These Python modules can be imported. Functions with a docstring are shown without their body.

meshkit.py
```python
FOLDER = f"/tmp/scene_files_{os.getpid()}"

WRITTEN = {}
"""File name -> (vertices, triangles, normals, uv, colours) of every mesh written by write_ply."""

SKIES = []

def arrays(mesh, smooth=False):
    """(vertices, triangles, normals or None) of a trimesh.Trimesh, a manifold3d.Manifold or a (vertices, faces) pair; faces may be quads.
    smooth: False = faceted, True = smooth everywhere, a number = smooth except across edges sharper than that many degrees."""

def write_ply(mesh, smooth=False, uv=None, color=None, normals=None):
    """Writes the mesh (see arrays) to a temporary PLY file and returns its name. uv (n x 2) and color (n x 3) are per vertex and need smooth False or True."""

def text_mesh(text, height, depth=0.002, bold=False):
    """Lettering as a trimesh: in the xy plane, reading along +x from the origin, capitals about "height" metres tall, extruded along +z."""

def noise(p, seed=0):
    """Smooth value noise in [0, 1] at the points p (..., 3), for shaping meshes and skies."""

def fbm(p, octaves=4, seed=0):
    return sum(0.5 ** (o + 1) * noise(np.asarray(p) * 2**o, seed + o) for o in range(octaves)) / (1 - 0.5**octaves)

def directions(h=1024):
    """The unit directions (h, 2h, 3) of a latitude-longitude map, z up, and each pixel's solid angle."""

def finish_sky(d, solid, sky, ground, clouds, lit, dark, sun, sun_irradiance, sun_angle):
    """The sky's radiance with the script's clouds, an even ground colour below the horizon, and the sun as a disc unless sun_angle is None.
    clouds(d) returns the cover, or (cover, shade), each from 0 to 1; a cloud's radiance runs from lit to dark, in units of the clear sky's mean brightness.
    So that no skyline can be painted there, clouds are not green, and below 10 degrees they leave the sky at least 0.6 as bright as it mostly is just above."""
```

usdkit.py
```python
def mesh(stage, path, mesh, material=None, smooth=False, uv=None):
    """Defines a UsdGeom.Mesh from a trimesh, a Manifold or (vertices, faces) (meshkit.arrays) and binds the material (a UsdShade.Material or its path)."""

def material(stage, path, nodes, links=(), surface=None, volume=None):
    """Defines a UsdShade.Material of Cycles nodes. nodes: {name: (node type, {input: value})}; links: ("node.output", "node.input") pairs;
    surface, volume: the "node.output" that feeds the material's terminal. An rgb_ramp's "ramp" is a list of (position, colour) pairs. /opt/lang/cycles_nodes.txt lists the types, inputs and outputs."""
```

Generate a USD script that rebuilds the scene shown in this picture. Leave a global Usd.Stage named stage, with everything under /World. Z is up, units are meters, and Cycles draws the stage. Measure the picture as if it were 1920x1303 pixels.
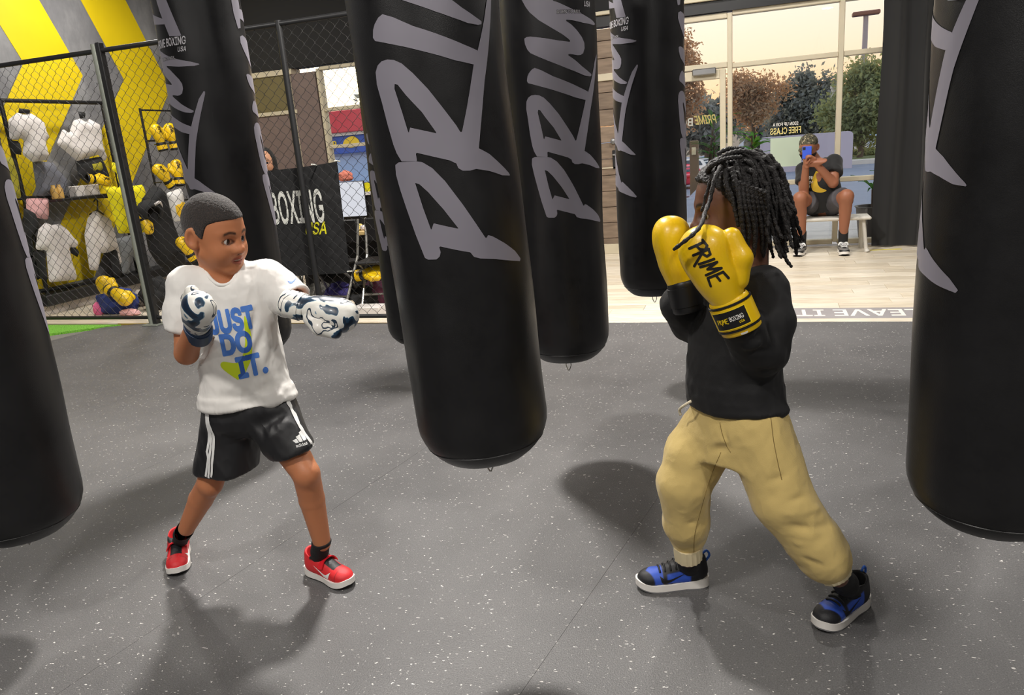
import math, numpy as np, trimesh, shapely, meshkit, usdkit
from shapely import affinity
from shapely.geometry import Polygon, LineString, Point, box as sbox
from pxr import Usd, UsdGeom, UsdLux, UsdShade, Gf, Sdf, Vt
from scipy.spatial import Delaunay

stage = Usd.Stage.CreateInMemory()
UsdGeom.SetStageUpAxis(stage, 'Z'); UsdGeom.SetStageMetersPerUnit(stage, 1.0)
UsdGeom.Xform.Define(stage, '/World'); UsdGeom.Scope.Define(stage, '/World/Looks')
RNG = np.random.default_rng(7)

# ---------------------------------------------------------------- camera (phone held by an adult, pitched down 15 degrees, rolled 4.7)
F, CX, CY, EYE = 1400.0, 960.0, 651.5, np.array([0.0, 0.0, 1.4])
_dn = np.array([420, 5150, 1400.0]); _dn /= np.linalg.norm(_dn)
_xr = np.array([4260, 33, -1400.0]); _xr -= _dn * (_xr @ _dn); _xr /= np.linalg.norm(_xr)
R = np.stack([_xr, np.cross(-_dn, _xr), -_dn])            # camera (right, down, ahead) -> world
cam = UsdGeom.Camera.Define(stage, '/World/camera')
cam.CreateFocalLengthAttr(F / 1920 * 36.0); cam.CreateHorizontalApertureAttr(36.0); cam.CreateVerticalApertureAttr(36.0 * 1303 / 1920)
cam.CreateClippingRangeAttr(Gf.Vec2f(0.05, 1000.0)); cam.CreateExposureAttr(0.0)
M4 = np.eye(4); M4[:3, 0], M4[:3, 1], M4[:3, 2], M4[:3, 3] = R @ [1, 0, 0], R @ [0, -1, 0], R @ [0, 0, -1], EYE
UsdGeom.Xformable(cam).AddTransformOp().Set(Gf.Matrix4d(*M4.T.ravel().tolist()))

def lin(r, g, b):
    c = np.array([r, g, b], float) / 255
    return tuple(np.where(c < 0.04045, c / 12.92, ((c + 0.055) / 1.055) ** 2.4))

def mat(name, nodes, links=(), surface='p.BSDF'):
    return usdkit.material(stage, '/World/Looks/' + name, nodes, links, surface=surface)

# ---------------------------------------------------------------- sky at dusk: peach overhead, bright and warm towards the sunset behind the left window
SUN = np.array([-0.50, 0.86, 0.07]); SUN /= np.linalg.norm(SUN)
dome = UsdLux.DomeLight.Define(stage, '/World/sky')
dome.CreateIntensityAttr(1.0)
sky_look = usdkit.material(stage, '/World/Looks/dusk_sky', {
    'g': ('texture_coordinate', {}), 'z': ('separate_xyz', {}),
    'el': ('rgb_ramp', {'ramp': [(0.0, (.30, .27, .26)), (.495, (.32, .28, .25)), (.503, (1.5, .70, .28)), (.518, (1.5, .86, .45)), (.538, (1.42, 1.04, .74)), (.57, (1.35, 1.16, .96)), (.8, (.80, .86, .94)), (1.0, (.55, .66, .86))]}),
    'zz': ('math', {'math_type': 'multiply_add', 'value2': .5, 'value3': .5}),
    'd': ('vector_math', {'math_type': 'dot_product', 'vector2': tuple(SUN)}),
    'gl': ('rgb_ramp', {'ramp': [(0, (0, 0, 0)), (.80, (0, 0, 0)), (.93, (.15, .10, .06)), (.975, (.8, .56, .3)), (1.0, (3.2, 2.5, 1.5))]}),
    'm': ('mix', {'mix_type': 'add', 'fac': 1.0}), 'b': ('background_shader', {'strength': 1.0})},
    [('g.generated', 'z.vector'), ('z.z', 'zz.value1'), ('zz.value', 'el.fac'), ('g.generated', 'd.vector1'), ('d.value', 'gl.fac'), ('el.color', 'm.color1'), ('gl.color', 'm.color2'), ('m.color', 'b.color')], surface='b.background')
UsdShade.MaterialBindingAPI.Apply(dome.GetPrim()).Bind(sky_look)

# ---------------------------------------------------------------- the gym's high-bay lamps, hung above the frame (x, y, z, strength)
LAMPS = [(-1.9, 4.1, 4.1, 3.9), (1.6, 4.0, 4.1, .9), (-1.5, -.5, 4.1, 1.35), (2.0, -.6, 4.1, 1.0), (-5.6, 3.4, 4.1, 1.0), (-0.4, 7.3, 4.1, 1.1), (-6.4, 6.9, 4.1, .95), (2.9, 6.9, 4.1, .7), (-3.4, -3.4, 4.1, .7), (1.6, -3.6, 4.1, .6)]
LAMP_POWER = 205.0
# ---------------------------------------------------------------- helpers
def ray(px, py): return R @ np.array([(px - CX) / F, (py - CY) / F, 1.0])
def on_floor(px, py, z=0.0): d = ray(px, py); return EYE + d * ((z - EYE[2]) / d[2])
def at_y(px, py, y): d = ray(px, py); return EYE + d * (y / d[1])
def at_x(px, py, x): d = ray(px, py); return EYE + d * (x / d[0])
def at_depth(px, py, z): return EYE + ray(px, py) * z

NAMES = {}
def numbered(path):
    n = NAMES[path] = NAMES.get(path, -1) + 1
    return path if n == 0 else f'{path}_{n:03d}'

def tag(prim, label=None, cat=None, group=None, kind=None):
    for k, v in (('label', label), ('category', cat), ('group', group), ('kind', kind)):
        if v: prim.SetCustomDataByKey(k, v)
    return prim

class Thing:
    """An Xform at the thing's base; its parts are given in world coordinates and stored relative to it."""
    def __init__(self, name, label=None, cat=None, loc=(0, 0, 0), group=None, kind=None):
        self.path = numbered('/World/' + name); self.loc = np.array(loc, float)
        x = UsdGeom.Xform.Define(stage, self.path); x.AddTranslateOp().Set(Gf.Vec3d(*self.loc.tolist()))
        self.prim = tag(x.GetPrim(), label, cat, group, kind)
    def part(self, name, mesh, m, smooth=35, label=None, under=None, kind=None, attrs=None):
        path = numbered((under or self.path) + '/' + name)
        v, f, n = meshkit.arrays(mesh, smooth if attrs is None else True)
        v = v - self.loc
        g = _define(path, v, f, n, m, attrs)
        tag(g.GetPrim(), label, kind=kind)
        return path

def _define(path, v, f, n, m, attrs=None):
    g = UsdGeom.Mesh.Define(stage, path)
    g.CreatePointsAttr(Vt.Vec3fArray.FromNumpy(np.ascontiguousarray(v, np.float32)))
    g.CreateFaceVertexCountsAttr(Vt.IntArray.FromNumpy(np.full(len(f), f.shape[1], np.int32)))
    g.CreateFaceVertexIndicesAttr(Vt.IntArray.FromNumpy(np.ascontiguousarray(f, np.int32).ravel()))
    g.CreateSubdivisionSchemeAttr('none')
    if n is not None:
        g.CreateNormalsAttr(Vt.Vec3fArray.FromNumpy(np.ascontiguousarray(n, np.float32))); g.SetNormalsInterpolation('vertex')
    for k, a in (attrs or {}).items():
        UsdGeom.PrimvarsAPI(g).CreatePrimvar(k, Sdf.ValueTypeNames.Color3fArray, 'vertex').Set(Vt.Vec3fArray.FromNumpy(np.ascontiguousarray(a, np.float32)))
    UsdShade.MaterialBindingAPI.Apply(g.GetPrim()).Bind(m)
    return g

def solid(name, mesh, m, label=None, cat=None, group=None, kind=None, smooth=35, loc=None, attrs=None):
    """A top-level thing that is one mesh."""
    path = numbered('/World/' + name)
    v, f, n = meshkit.arrays(mesh, smooth if attrs is None else True)
    if loc is None: loc = np.array([*(v.min(0) + v.max(0))[:2] / 2, v[:, 2].min()])
    loc = np.array(loc, float)
    g = _define(path, v - loc, f, n, m, attrs)
    UsdGeom.Xformable(g).AddTranslateOp().Set(Gf.Vec3d(*loc.tolist()))
    return tag(g.GetPrim(), label, cat, group, kind)

def struct(name, mesh, m, smooth=35): return solid(name, mesh, m, kind='structure', smooth=smooth, loc=(0, 0, 0))

def copy_of(src, loc, rotz=0.0, label=None, group=None, scale=1.0):
    """A copy of a thing, with its parts, under the next number."""
    base = src.path; path = numbered('/World/' + base.rsplit('/', 1)[1])
    x = UsdGeom.Xform.Define(stage, path)
    x.AddTranslateOp().Set(Gf.Vec3d(*map(float, loc))); x.AddRotateZOp().Set(float(rotz))
    if scale != 1.0: x.AddScaleOp().Set(Gf.Vec3f(scale, scale, scale))
    p = x.GetPrim(); was = src.prim.GetCustomData()
    # the reference brings the source's translate with it, so the copy states its own op order
    p.GetReferences().AddInternalReference(base)
    tag(p, label or was.get('label'), was.get('category'), group or was.get('group')); p.SetInstanceable(True)
    return p

def join(*ms):
    ms = [m for g in ms for m in (g if isinstance(g, (list, tuple)) and not isinstance(g[0], np.ndarray) else [g])]
    vs, fs, k = [], [], 0
    for m in ms:
        v, f, _ = meshkit.arrays(m); vs.append(v); fs.append(f + k); k += len(v)
    return np.vstack(vs), np.vstack(fs)

def bx(x0, x1, y0, y1, z0, z1, bevel=0.0):
    if bevel <= 0:
        m = trimesh.creation.box([x1 - x0, y1 - y0, z1 - z0]); m.apply_translation([(x0 + x1) / 2, (y0 + y1) / 2, (z0 + z1) / 2]); return m
    pts = []
    for sx, cx, o in ((-1, x0, 1), (1, x1, -1)):
        for cy, p in ((y0, 1), (y1, -1)):
            for cz, q in ((z0, 1), (z1, -1)):
                pts += [(cx, cy + p * bevel, cz + q * bevel), (cx + o * bevel, cy, cz + q * bevel), (cx + o * bevel, cy + p * bevel, cz)]
    return trimesh.convex.convex_hull(np.array(pts))

def tube(pts, r, sides=8, cap=True):
    p = np.asarray(pts, float); r = np.broadcast_to(r, (len(p),)).astype(float)
    t = np.gradient(p, axis=0); t /= np.linalg.norm(t, axis=1, keepdims=True) + 1e-12
    a = np.zeros_like(p); ref = np.array([0, 0, 1.0]) if abs(t[0, 2]) < .9 else np.array([1.0, 0, 0])
    cur = np.cross(t[0], ref); cur /= np.linalg.norm(cur)
    for i in range(len(p)):
        cur = cur - t[i] * (cur @ t[i]); cur /= np.linalg.norm(cur) + 1e-12; a[i] = cur
    b = np.cross(t, a); ang = np.arange(sides) * 2 * np.pi / sides
    v = (p[:, None] + r[:, None, None] * (np.cos(ang)[None, :, None] * a[:, None] + np.sin(ang)[None, :, None] * b[:, None])).reshape(-1, 3)
    i, j = np.meshgrid(np.arange(len(p) - 1), np.arange(sides), indexing='ij')
    q = np.stack([i * sides + j, i * sides + (j + 1) % sides, (i + 1) * sides + (j + 1) % sides, (i + 1) * sides + j], -1).reshape(-1, 4)
    f = np.vstack([q[:, [0, 1, 2]], q[:, [0, 2, 3]]])
    if cap:
        v = np.vstack([v, p[:1], p[-1:]]); n = len(v); k = np.arange(sides); e = (len(p) - 1) * sides
        f = np.vstack([f, np.stack([np.full(sides, n - 2), (k + 1) % sides, k], 1), np.stack([np.full(sides, n - 1), e + k, e + (k + 1) % sides], 1)])
    return v, f

def spline(pts, n=40):
    """A Catmull-Rom curve through the points."""
    p = np.asarray(pts, float); p = np.vstack([2 * p[0] - p[1], p, 2 * p[-1] - p[-2]]); out = []
    u = np.linspace(0, len(p) - 3 - 1e-9, n)
    for x in u:
        i = int(x); t = x - i; a, b, c, d = p[i:i + 4]
        out.append(.5 * (2 * b + (c - a) * t + (2 * a - 5 * b + 4 * c - d) * t * t + (3 * b - a - 3 * c + d) * t ** 3))
    return np.array(out)

def lathe(prof, n=48):
    """Profile [(r, z)] from the lower to the upper end, turned about z."""
    prof = np.asarray(prof, float); k = np.arange(n) * 2 * np.pi / n
    v = np.stack([prof[:, None, 0] * np.cos(k), prof[:, None, 0] * np.sin(k), np.broadcast_to(prof[:, None, 1], (len(prof), n))], -1).reshape(-1, 3)
    i, j = np.meshgrid(np.arange(len(prof) - 1), np.arange(n), indexing='ij')
    q = np.stack([i * n + j, i * n + (j + 1) % n, (i + 1) * n + (j + 1) % n, (i + 1) * n + j], -1).reshape(-1, 4)
    return v, np.vstack([q[:, [0, 1, 2]], q[:, [0, 2, 3]]])

def polys(shape): return [g for g in getattr(shape, 'geoms', [shape]) if isinstance(g, Polygon) and g.area > 1e-10]

def prism(shape, o, u, v, depth):
    """A flat shapely shape set at o with axes u, v and given depth along u x v."""
    o, u, v = (np.asarray(x, float) for x in (o, u, v)); n = np.cross(u, v); n /= np.linalg.norm(n)
    ms = []
    for g in polys(shape):
        m = trimesh.creation.extrude_polygon(g, depth, engine='earcut'); w = m.vertices
        ms.append((o + w[:, :1] * u + w[:, 1:2] * v + w[:, 2:] * n, m.faces))
    return join(*ms)

def fine_sheet(shape, step):
    """A flat shape triangulated with points no further apart than step: (2-D points, triangles)."""
    P, T, k = [], [], 0
    for g in polys(shape):
        g = shapely.segmentize(g, step); ring = [np.array(r.coords)[:-1] for r in (g.exterior, *g.interiors)]
        x0, y0, x1, y1 = g.bounds
        gx, gy = np.meshgrid(np.arange(x0 + step / 2, x1, step), np.arange(y0 + step / 2, y1, step)); gx[1::2] += step / 2
        q = np.stack([gx.ravel(), gy.ravel()], 1)
        inner = g.buffer(-step * .45)
        q = q[shapely.contains_xy(inner, q[:, 0], q[:, 1])] if not inner.is_empty else q[:0]
        pts = np.vstack(ring + [q]); tri = Delaunay(pts).simplices
        c = pts[tri].mean(1); tri = tri[shapely.contains_xy(g, c[:, 0], c[:, 1])]
        a = pts[tri]; area = (a[:, 1, 0] - a[:, 0, 0]) * (a[:, 2, 1] - a[:, 0, 1]) - (a[:, 1, 1] - a[:, 0, 1]) * (a[:, 2, 0] - a[:, 0, 0])
        tri = np.where(area[:, None] < 0, tri[:, ::-1], tri)[np.abs(area) > 1e-12]
        P.append(pts); T.append(tri + k); k += len(pts)
    P, T = np.vstack(P), np.vstack(T); keep = np.unique(T); m = np.full(len(P), -1); m[keep] = np.arange(len(keep))
    return P[keep], m[T]

def pillow(shape, o, u, v, thick, step, edge=.05, bump=0.0, seed=0):
    """A stuffed outline: flat shape with a rounded, folded front and back (clothes, bags, leaves)."""
    P, T = fine_sheet(shape, step); o, u, v = (np.asarray(x, float) for x in (o, u, v)); n = np.cross(u, v); n /= np.linalg.norm(n)
    d = shapely.distance(shape.boundary, shapely.points(P)); s = np.clip(d / edge, 0, 1); z = thick * np.sqrt(s * (2 - s))
    if bump: z = z + bump * s * (meshkit.fbm(np.c_[P * 6, np.full(len(P), seed)], 3, seed) - .5) * 2
    base = o + P[:, :1] * u + P[:, 1:] * v
    return join((base + n * z[:, None], T), (base - n * z[:, None] * .6, T[:, ::-1]))

def text_shape(text, height, bold=True, squeeze=1.0, slant=0.0, mirror=False):
    """Lettering as a flat shapely shape, capitals "height" tall, reading along +x from the origin."""
    m = meshkit.text_mesh(text, height, depth=.002, bold=bold)
    z = m.vertices[:, 2]; f = m.faces[(z[m.faces] < 1e-6).all(1)]
    s = shapely.union_all([Polygon(m.vertices[t, :2]).buffer(1e-5) for t in f])
    s = affinity.affine_transform(s, [-squeeze if mirror else squeeze, slant, 0, 1, 0, 0])
    x0, y0, x1, y1 = s.bounds
    return affinity.translate(s, -x0, 0)

def strokes(lines, w, ends=1):
    return shapely.union_all([LineString(l).buffer(w / 2, cap_style=ends) for l in lines])

# ---- sculpting with distance fields: every soft form (bodies, clothes, gloves, shoes) is one continuous surface
def d_cap(a, b, ra, rb):
    a, b = np.asarray(a, np.float32), np.asarray(b, np.float32); ba = b - a; L = float(ba @ ba) + 1e-9
    def f(P):
        pa = P - a; h = np.clip(pa @ ba / L, 0, 1)
        return np.linalg.norm(pa - h[:, None] * ba, axis=1) - (ra + (rb - ra) * h)
    return f
def d_ell(c, r, rot=None):
    c, r = np.asarray(c, np.float32), np.asarray(r, np.float32); rot = None if rot is None else np.asarray(rot, np.float32)
    def f(P):
        p = P - c
        if rot is not None: p = p @ rot                    # columns of rot: the ellipsoid's axes
        k0 = np.linalg.norm(p / r, axis=1); k1 = np.linalg.norm(p / (r * r), axis=1)
        return k0 * (k0 - 1) / np.maximum(k1, 1e-6)
    return f
def d_box(c, h, rad, rot=None):
    c, h = np.asarray(c, np.float32), np.asarray(h, np.float32) - rad; rot = None if rot is None else np.asarray(rot, np.float32)
    def f(P):
        p = P - c
        if rot is not None: p = p @ rot
        q = np.abs(p) - h
        return np.linalg.norm(np.maximum(q, 0), axis=1) + np.minimum(q.max(1), 0) - rad
    return f
def d_half(o, n):
    o, n = np.asarray(o, np.float32), np.asarray(n, np.float32); n = n / np.linalg.norm(n)
    return lambda P: (P - o) @ n
def smin(a, b, k):
    if k <= 0: return np.minimum(a, b)
    h = np.maximum(k - np.abs(a - b), 0) / k
    return np.minimum(a, b) - h * h * k * .25
def smax(a, b, k): return -smin(-a, -b, k)
def blend(fs, k):
    def f(P):
        d = fs[0](P)
        for g in fs[1:]: d = smin(d, g(P), k)
        return d
    return f
def chain(pts, rad, k=.02):
    return blend([d_cap(pts[i], pts[i + 1], rad[i], rad[i + 1]) for i in range(len(pts) - 1)], k)
def cut(f, g, k=.004): return lambda P: smax(f(P), -g(P), k)
def meet(f, g, k=.004): return lambda P: smax(f(P), g(P), k)

def surface(f, lo, hi, h, relax=2):
    """The zero surface of the distance field f in the box lo..hi with cells of h: surface nets, worked out only near the surface."""
    lo = np.asarray(lo, float); n = np.ceil((np.asarray(hi, float) - lo) / h).astype(int); B = 8
    n = (np.ceil(n / B) * B).astype(int); nb = n // B
    D = np.full(n + 1, 1.0, np.float32)
    bi = np.stack(np.meshgrid(*[np.arange(k) for k in nb], indexing='ij'), -1).reshape(-1, 3)
    c = lo + (bi + .5) * B * h; dc = np.concatenate([f(c[i:i + 200000].astype(np.float32)) for i in range(0, len(c), 200000)])
    near = np.abs(dc) < B * h * .87 * 1.35 + .012
    for b, d in zip(bi[~near], dc[~near]):
        if d < 0: D[b[0] * B:b[0] * B + B + 1, b[1] * B:b[1] * B + B + 1, b[2] * B:b[2] * B + B + 1] = -1
    off = np.stack(np.meshgrid(*[np.arange(B + 1)] * 3, indexing='ij'), -1).reshape(-1, 3)
    bn = bi[near]
    for i in range(0, len(bn), 400):
        idx = (bn[i:i + 400, None] * B + off[None]).reshape(-1, 3)
        D[idx[:, 0], idx[:, 1], idx[:, 2]] = f((lo + idx * h).astype(np.float32))
    s = D < 0
    cells = np.zeros(n, np.int8)
    corners = [(i, j, k) for i in (0, 1) for j in (0, 1) for k in (0, 1)]
    for i, j, k in corners: cells += s[i:n[0] + i, j:n[1] + j, k:n[2] + k]
    act = np.argwhere((cells > 0) & (cells < 8)); ids = np.full(n, -1, np.int64); ids[tuple(act.T)] = np.arange(len(act))
    acc, cnt = np.zeros((len(act), 3)), np.zeros(len(act))
    for a in corners:
        for ax in range(3):
            if a[ax]: continue
            b = list(a); b[ax] = 1
            da = D[act[:, 0] + a[0], act[:, 1] + a[1], act[:, 2] + a[2]]; db = D[act[:, 0] + b[0], act[:, 1] + b[1], act[:, 2] + b[2]]
            x = (da < 0) != (db < 0); t = np.where(x, da / np.where(x, da - db, 1), 0)
            p = np.array(a, float)[None].repeat(len(act), 0); p[:, ax] = t
            acc += p * x[:, None]; cnt += x
    V = lo + (act + acc / cnt[:, None]) * h
    quads = []
    for ax in range(3):
        u, v = (ax + 1) % 3, (ax + 2) % 3
        sl0 = [slice(1, n[0]), slice(1, n[1]), slice(1, n[2])]; sl0[ax] = slice(0, n[ax])
        sl1 = list(sl0); sl1[ax] = slice(1, n[ax] + 1)
        A, Bv = s[tuple(sl0)], s[tuple(sl1)]
        e = np.argwhere(A != Bv); base = e + 1; base[:, ax] -= 1
        flip = A[tuple(e.T)]
        def cid(du, dv):
            q = base.copy(); q[:, u] -= du; q[:, v] -= dv; return ids[tuple(q.T)]
        q = np.stack([cid(1, 1), cid(0, 1), cid(0, 0), cid(1, 0)], 1)
        q = np.where(flip[:, None], q, q[:, ::-1]); quads.append(q)
    Q = np.vstack(quads); Q = Q[(Q >= 0).all(1)]
    T = np.vstack([Q[:, [0, 1, 2]], Q[:, [0, 2, 3]]])
    for _ in range(relax):                                 # smooth along the surface
        nb_s, nb_c = np.zeros_like(V), np.zeros(len(V))
        for a, b in ((0, 1), (1, 2), (2, 3), (3, 0)):
            np.add.at(nb_s, Q[:, a], V[Q[:, b]]); np.add.at(nb_s, Q[:, b], V[Q[:, a]]); np.add.at(nb_c, Q[:, a], 1); np.add.at(nb_c, Q[:, b], 1)
        V = V * .5 + .5 * nb_s / np.maximum(nb_c, 1)[:, None]
    return V, T

def normals(v, f):
    n = np.zeros_like(v); c = np.cross(v[f[:, 1]] - v[f[:, 0]], v[f[:, 2]] - v[f[:, 0]])
    for k in range(3): np.add.at(n, f[:, k], c)
    return n / np.maximum(np.linalg.norm(n, axis=1, keepdims=True), 1e-12)

def decal(shape, target, o, u, v, step=.006, lift=.0012, reach=.3):
    """A flat print laid on the surface of target: points o + x u + y v are cast along -(u x v)."""
    P, T = fine_sheet(shape, step); o, u, v = (np.asarray(x, float) for x in (o, u, v)); n = np.cross(u, v); n /= np.linalg.norm(n)
    tm = trimesh.Trimesh(*meshkit.arrays(target)[:2], process=False)
    org = o + P[:, :1] * u + P[:, 1:] * v + n * reach
    loc, ri, ti = tm.ray.intersects_location(org, np.broadcast_to(-n, org.shape), multiple_hits=False)
    out = np.full((len(P), 3), np.nan); out[ri] = loc
    vn = normals(tm.vertices, tm.faces); fn = np.zeros((len(P), 3)); fn[ri] = vn[tm.faces[ti]].mean(1)
    ok = ~np.isnan(out[:, 0]); T = T[ok[T].all(1)]
    e = np.linalg.norm(out[T] - out[np.roll(T, 1, 1)], axis=2).max(1); T = T[e < step * 8]
    keep = np.unique(T); m = np.full(len(P), -1); m[keep] = np.arange(len(keep))
    return out[keep] + lift * fn[keep], m[T]

def frame(fwd, up=(0, 0, 1)):
    """Columns: right-hand side x, forward y, up z."""
    y = np.asarray(fwd, float); y = y / np.linalg.norm(y); x = np.cross(y, up); x /= np.linalg.norm(x)
    return np.stack([x, y, np.cross(x, y)], 1)

# ---------------------------------------------------------------- common materials
def plain(name, col, rough=.6, metal=0.0, spec=.5, bump=0.0, bscale=60.0, vary=0.0, vscale=8.0, coat=0.0, sheen=0.0, sub=0.0, detail=4.0):
    n = {'p': ('principled_bsdf', {'base_color': col, 'roughness': rough, 'metallic': metal, 'specular_ior_level': spec, 'coat_weight': coat, 'sheen_weight': sheen})}
    if sub: n['p'][1].update(subsurface_weight=sub, subsurface_scale=.006, subsurface_radius=(1.0, .35, .2))
    l = []
    if bump or vary: n['tc'] = ('texture_coordinate', {})
    if vary:
        n['nv'] = ('noise_texture', {'scale': vscale, 'detail': detail}); n['rv'] = ('rgb_ramp', {'ramp': [(.25, tuple(np.array(col) * (1 - vary))), (.75, tuple(np.minimum(np.array(col) * (1 + vary), 1)))]})
        l += [('tc.object', 'nv.vector'), ('nv.fac', 'rv.fac'), ('rv.color', 'p.base_color')]
    if bump:
        n['nb'] = ('noise_texture', {'scale': bscale, 'detail': detail}); n['bu'] = ('bump', {'strength': min(bump, 1.0), 'distance': .004})
        l += [('tc.object', 'nb.vector'), ('nb.fac', 'bu.height'), ('bu.normal', 'p.normal')]
    return mat(name, n, l)

def attr_mat(name, rough=.6, bump=0.0, bscale=200.0, sub=0.0, spec=.5, coat=0.0, sheen=0.0):
    """Colour from the mesh's own "tone" primvar: print, dye and skin tones that belong to the surface."""
    n = {'a': ('attribute', {'attribute': 'tone'}), 'p': ('principled_bsdf', {'roughness': rough, 'specular_ior_level': spec, 'coat_weight': coat, 'sheen_weight': sheen})}
    l = [('a.color', 'p.base_color')]
    if sub: n['p'][1].update(subsurface_weight=sub, subsurface_scale=.006, subsurface_radius=(1.0, .35, .2))
    if bump:
        n['tc'] = ('texture_coordinate', {}); n['nb'] = ('noise_texture', {'scale': bscale, 'detail': 3.0}); n['bu'] = ('bump', {'strength': bump, 'distance': .003})
        l += [('tc.object', 'nb.vector'), ('nb.fac', 'bu.height'), ('bu.normal', 'p.normal')]
    return mat(name, n, l)
BLACK = plain('black_paint', lin(24, 24, 26), .45)
STEEL = plain('grey_steel', lin(150, 150, 150), .35, .9)
# ================================================================ the room
WX, WY, FY = -7.65, 9.17, 5.6                               # left wall, window wall, fence line
# rubber flooring: black rolls flecked with white granules
_rub = {'tc': ('texture_coordinate', {}), 'm': ('mapping', {'scale': (.6, 1.15, 1.0)}),
        'w': ('noise_texture', {'scale': 55.0, 'detail': 2.0}), 'ws': ('mix', {'mix_type': 'linear_light', 'fac': .012}),
        'v': ('voronoi_texture', {'scale': 62.0, 'randomness': 1.0}), 'v2': ('voronoi_texture', {'scale': 150.0, 'randomness': 1.0}),
        'sel': ('separate_color', {}), 's1': ('math', {'math_type': 'greater_than', 'value2': .5}), 'f1': ('math', {'math_type': 'less_than', 'value2': .14}),
        'sel2': ('separate_color', {}), 's2': ('math', {'math_type': 'greater_than', 'value2': .8}), 'f2': ('math', {'math_type': 'less_than', 'value2': .2}),
        'a': ('math', {'math_type': 'multiply'}), 'b': ('math', {'math_type': 'multiply'}), 'b5': ('math', {'math_type': 'multiply', 'value2': .45}), 'c': ('math', {'math_type': 'maximum'}),
        'n': ('noise_texture', {'scale': 2.2, 'detail': 5.0, 'roughness': .6}), 'r': ('rgb_ramp', {'ramp': [(.3, (.094, .092, .093)), (.7, (.126, .123, .123))]}),
        'nf': ('noise_texture', {'scale': 240.0, 'detail': 2.0}), 'rf': ('rgb_ramp', {'ramp': [(.3, (.72, .72, .72)), (.7, (1.25, 1.25, 1.25))]}), 'g': ('mix', {'mix_type': 'multiply', 'fac': 1.0}),
        'mx': ('mix', {'color2': (.62, .60, .57)}), 'bu': ('bump', {'strength': .35, 'distance': .003}), 'p': ('principled_bsdf', {'roughness': .5, 'specular_ior_level': .45})}
RUBBER = mat('flecked_rubber', _rub, [('tc.object', 'm.vector'), ('m.vector', 'w.vector'), ('m.vector', 'ws.color1'), ('w.color', 'ws.color2'), ('ws.color', 'v.vector'), ('ws.color', 'v2.vector'),
    ('v.color', 'sel.color'), ('sel.r', 's1.value1'), ('v.distance', 'f1.value1'), ('s1.value', 'a.value1'), ('f1.value', 'a.value2'),
    ('v2.color', 'sel2.color'), ('sel2.g', 's2.value1'), ('v2.distance', 'f2.value1'), ('s2.value', 'b.value1'), ('f2.value', 'b.value2'), ('b.value', 'b5.value1'), ('a.value', 'c.value1'), ('b5.value', 'c.value2'),
    ('tc.object', 'n.vector'), ('n.fac', 'r.fac'), ('tc.object', 'nf.vector'), ('nf.fac', 'rf.fac'), ('r.color', 'g.color1'), ('rf.color', 'g.color2'), ('g.color', 'mx.color1'), ('c.value', 'mx.fac'), ('mx.color', 'p.base_color'), ('nf.fac', 'bu.height'), ('bu.normal', 'p.normal')])
SUBFLOOR = plain('concrete_slab', lin(120, 116, 110), .8)
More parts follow.
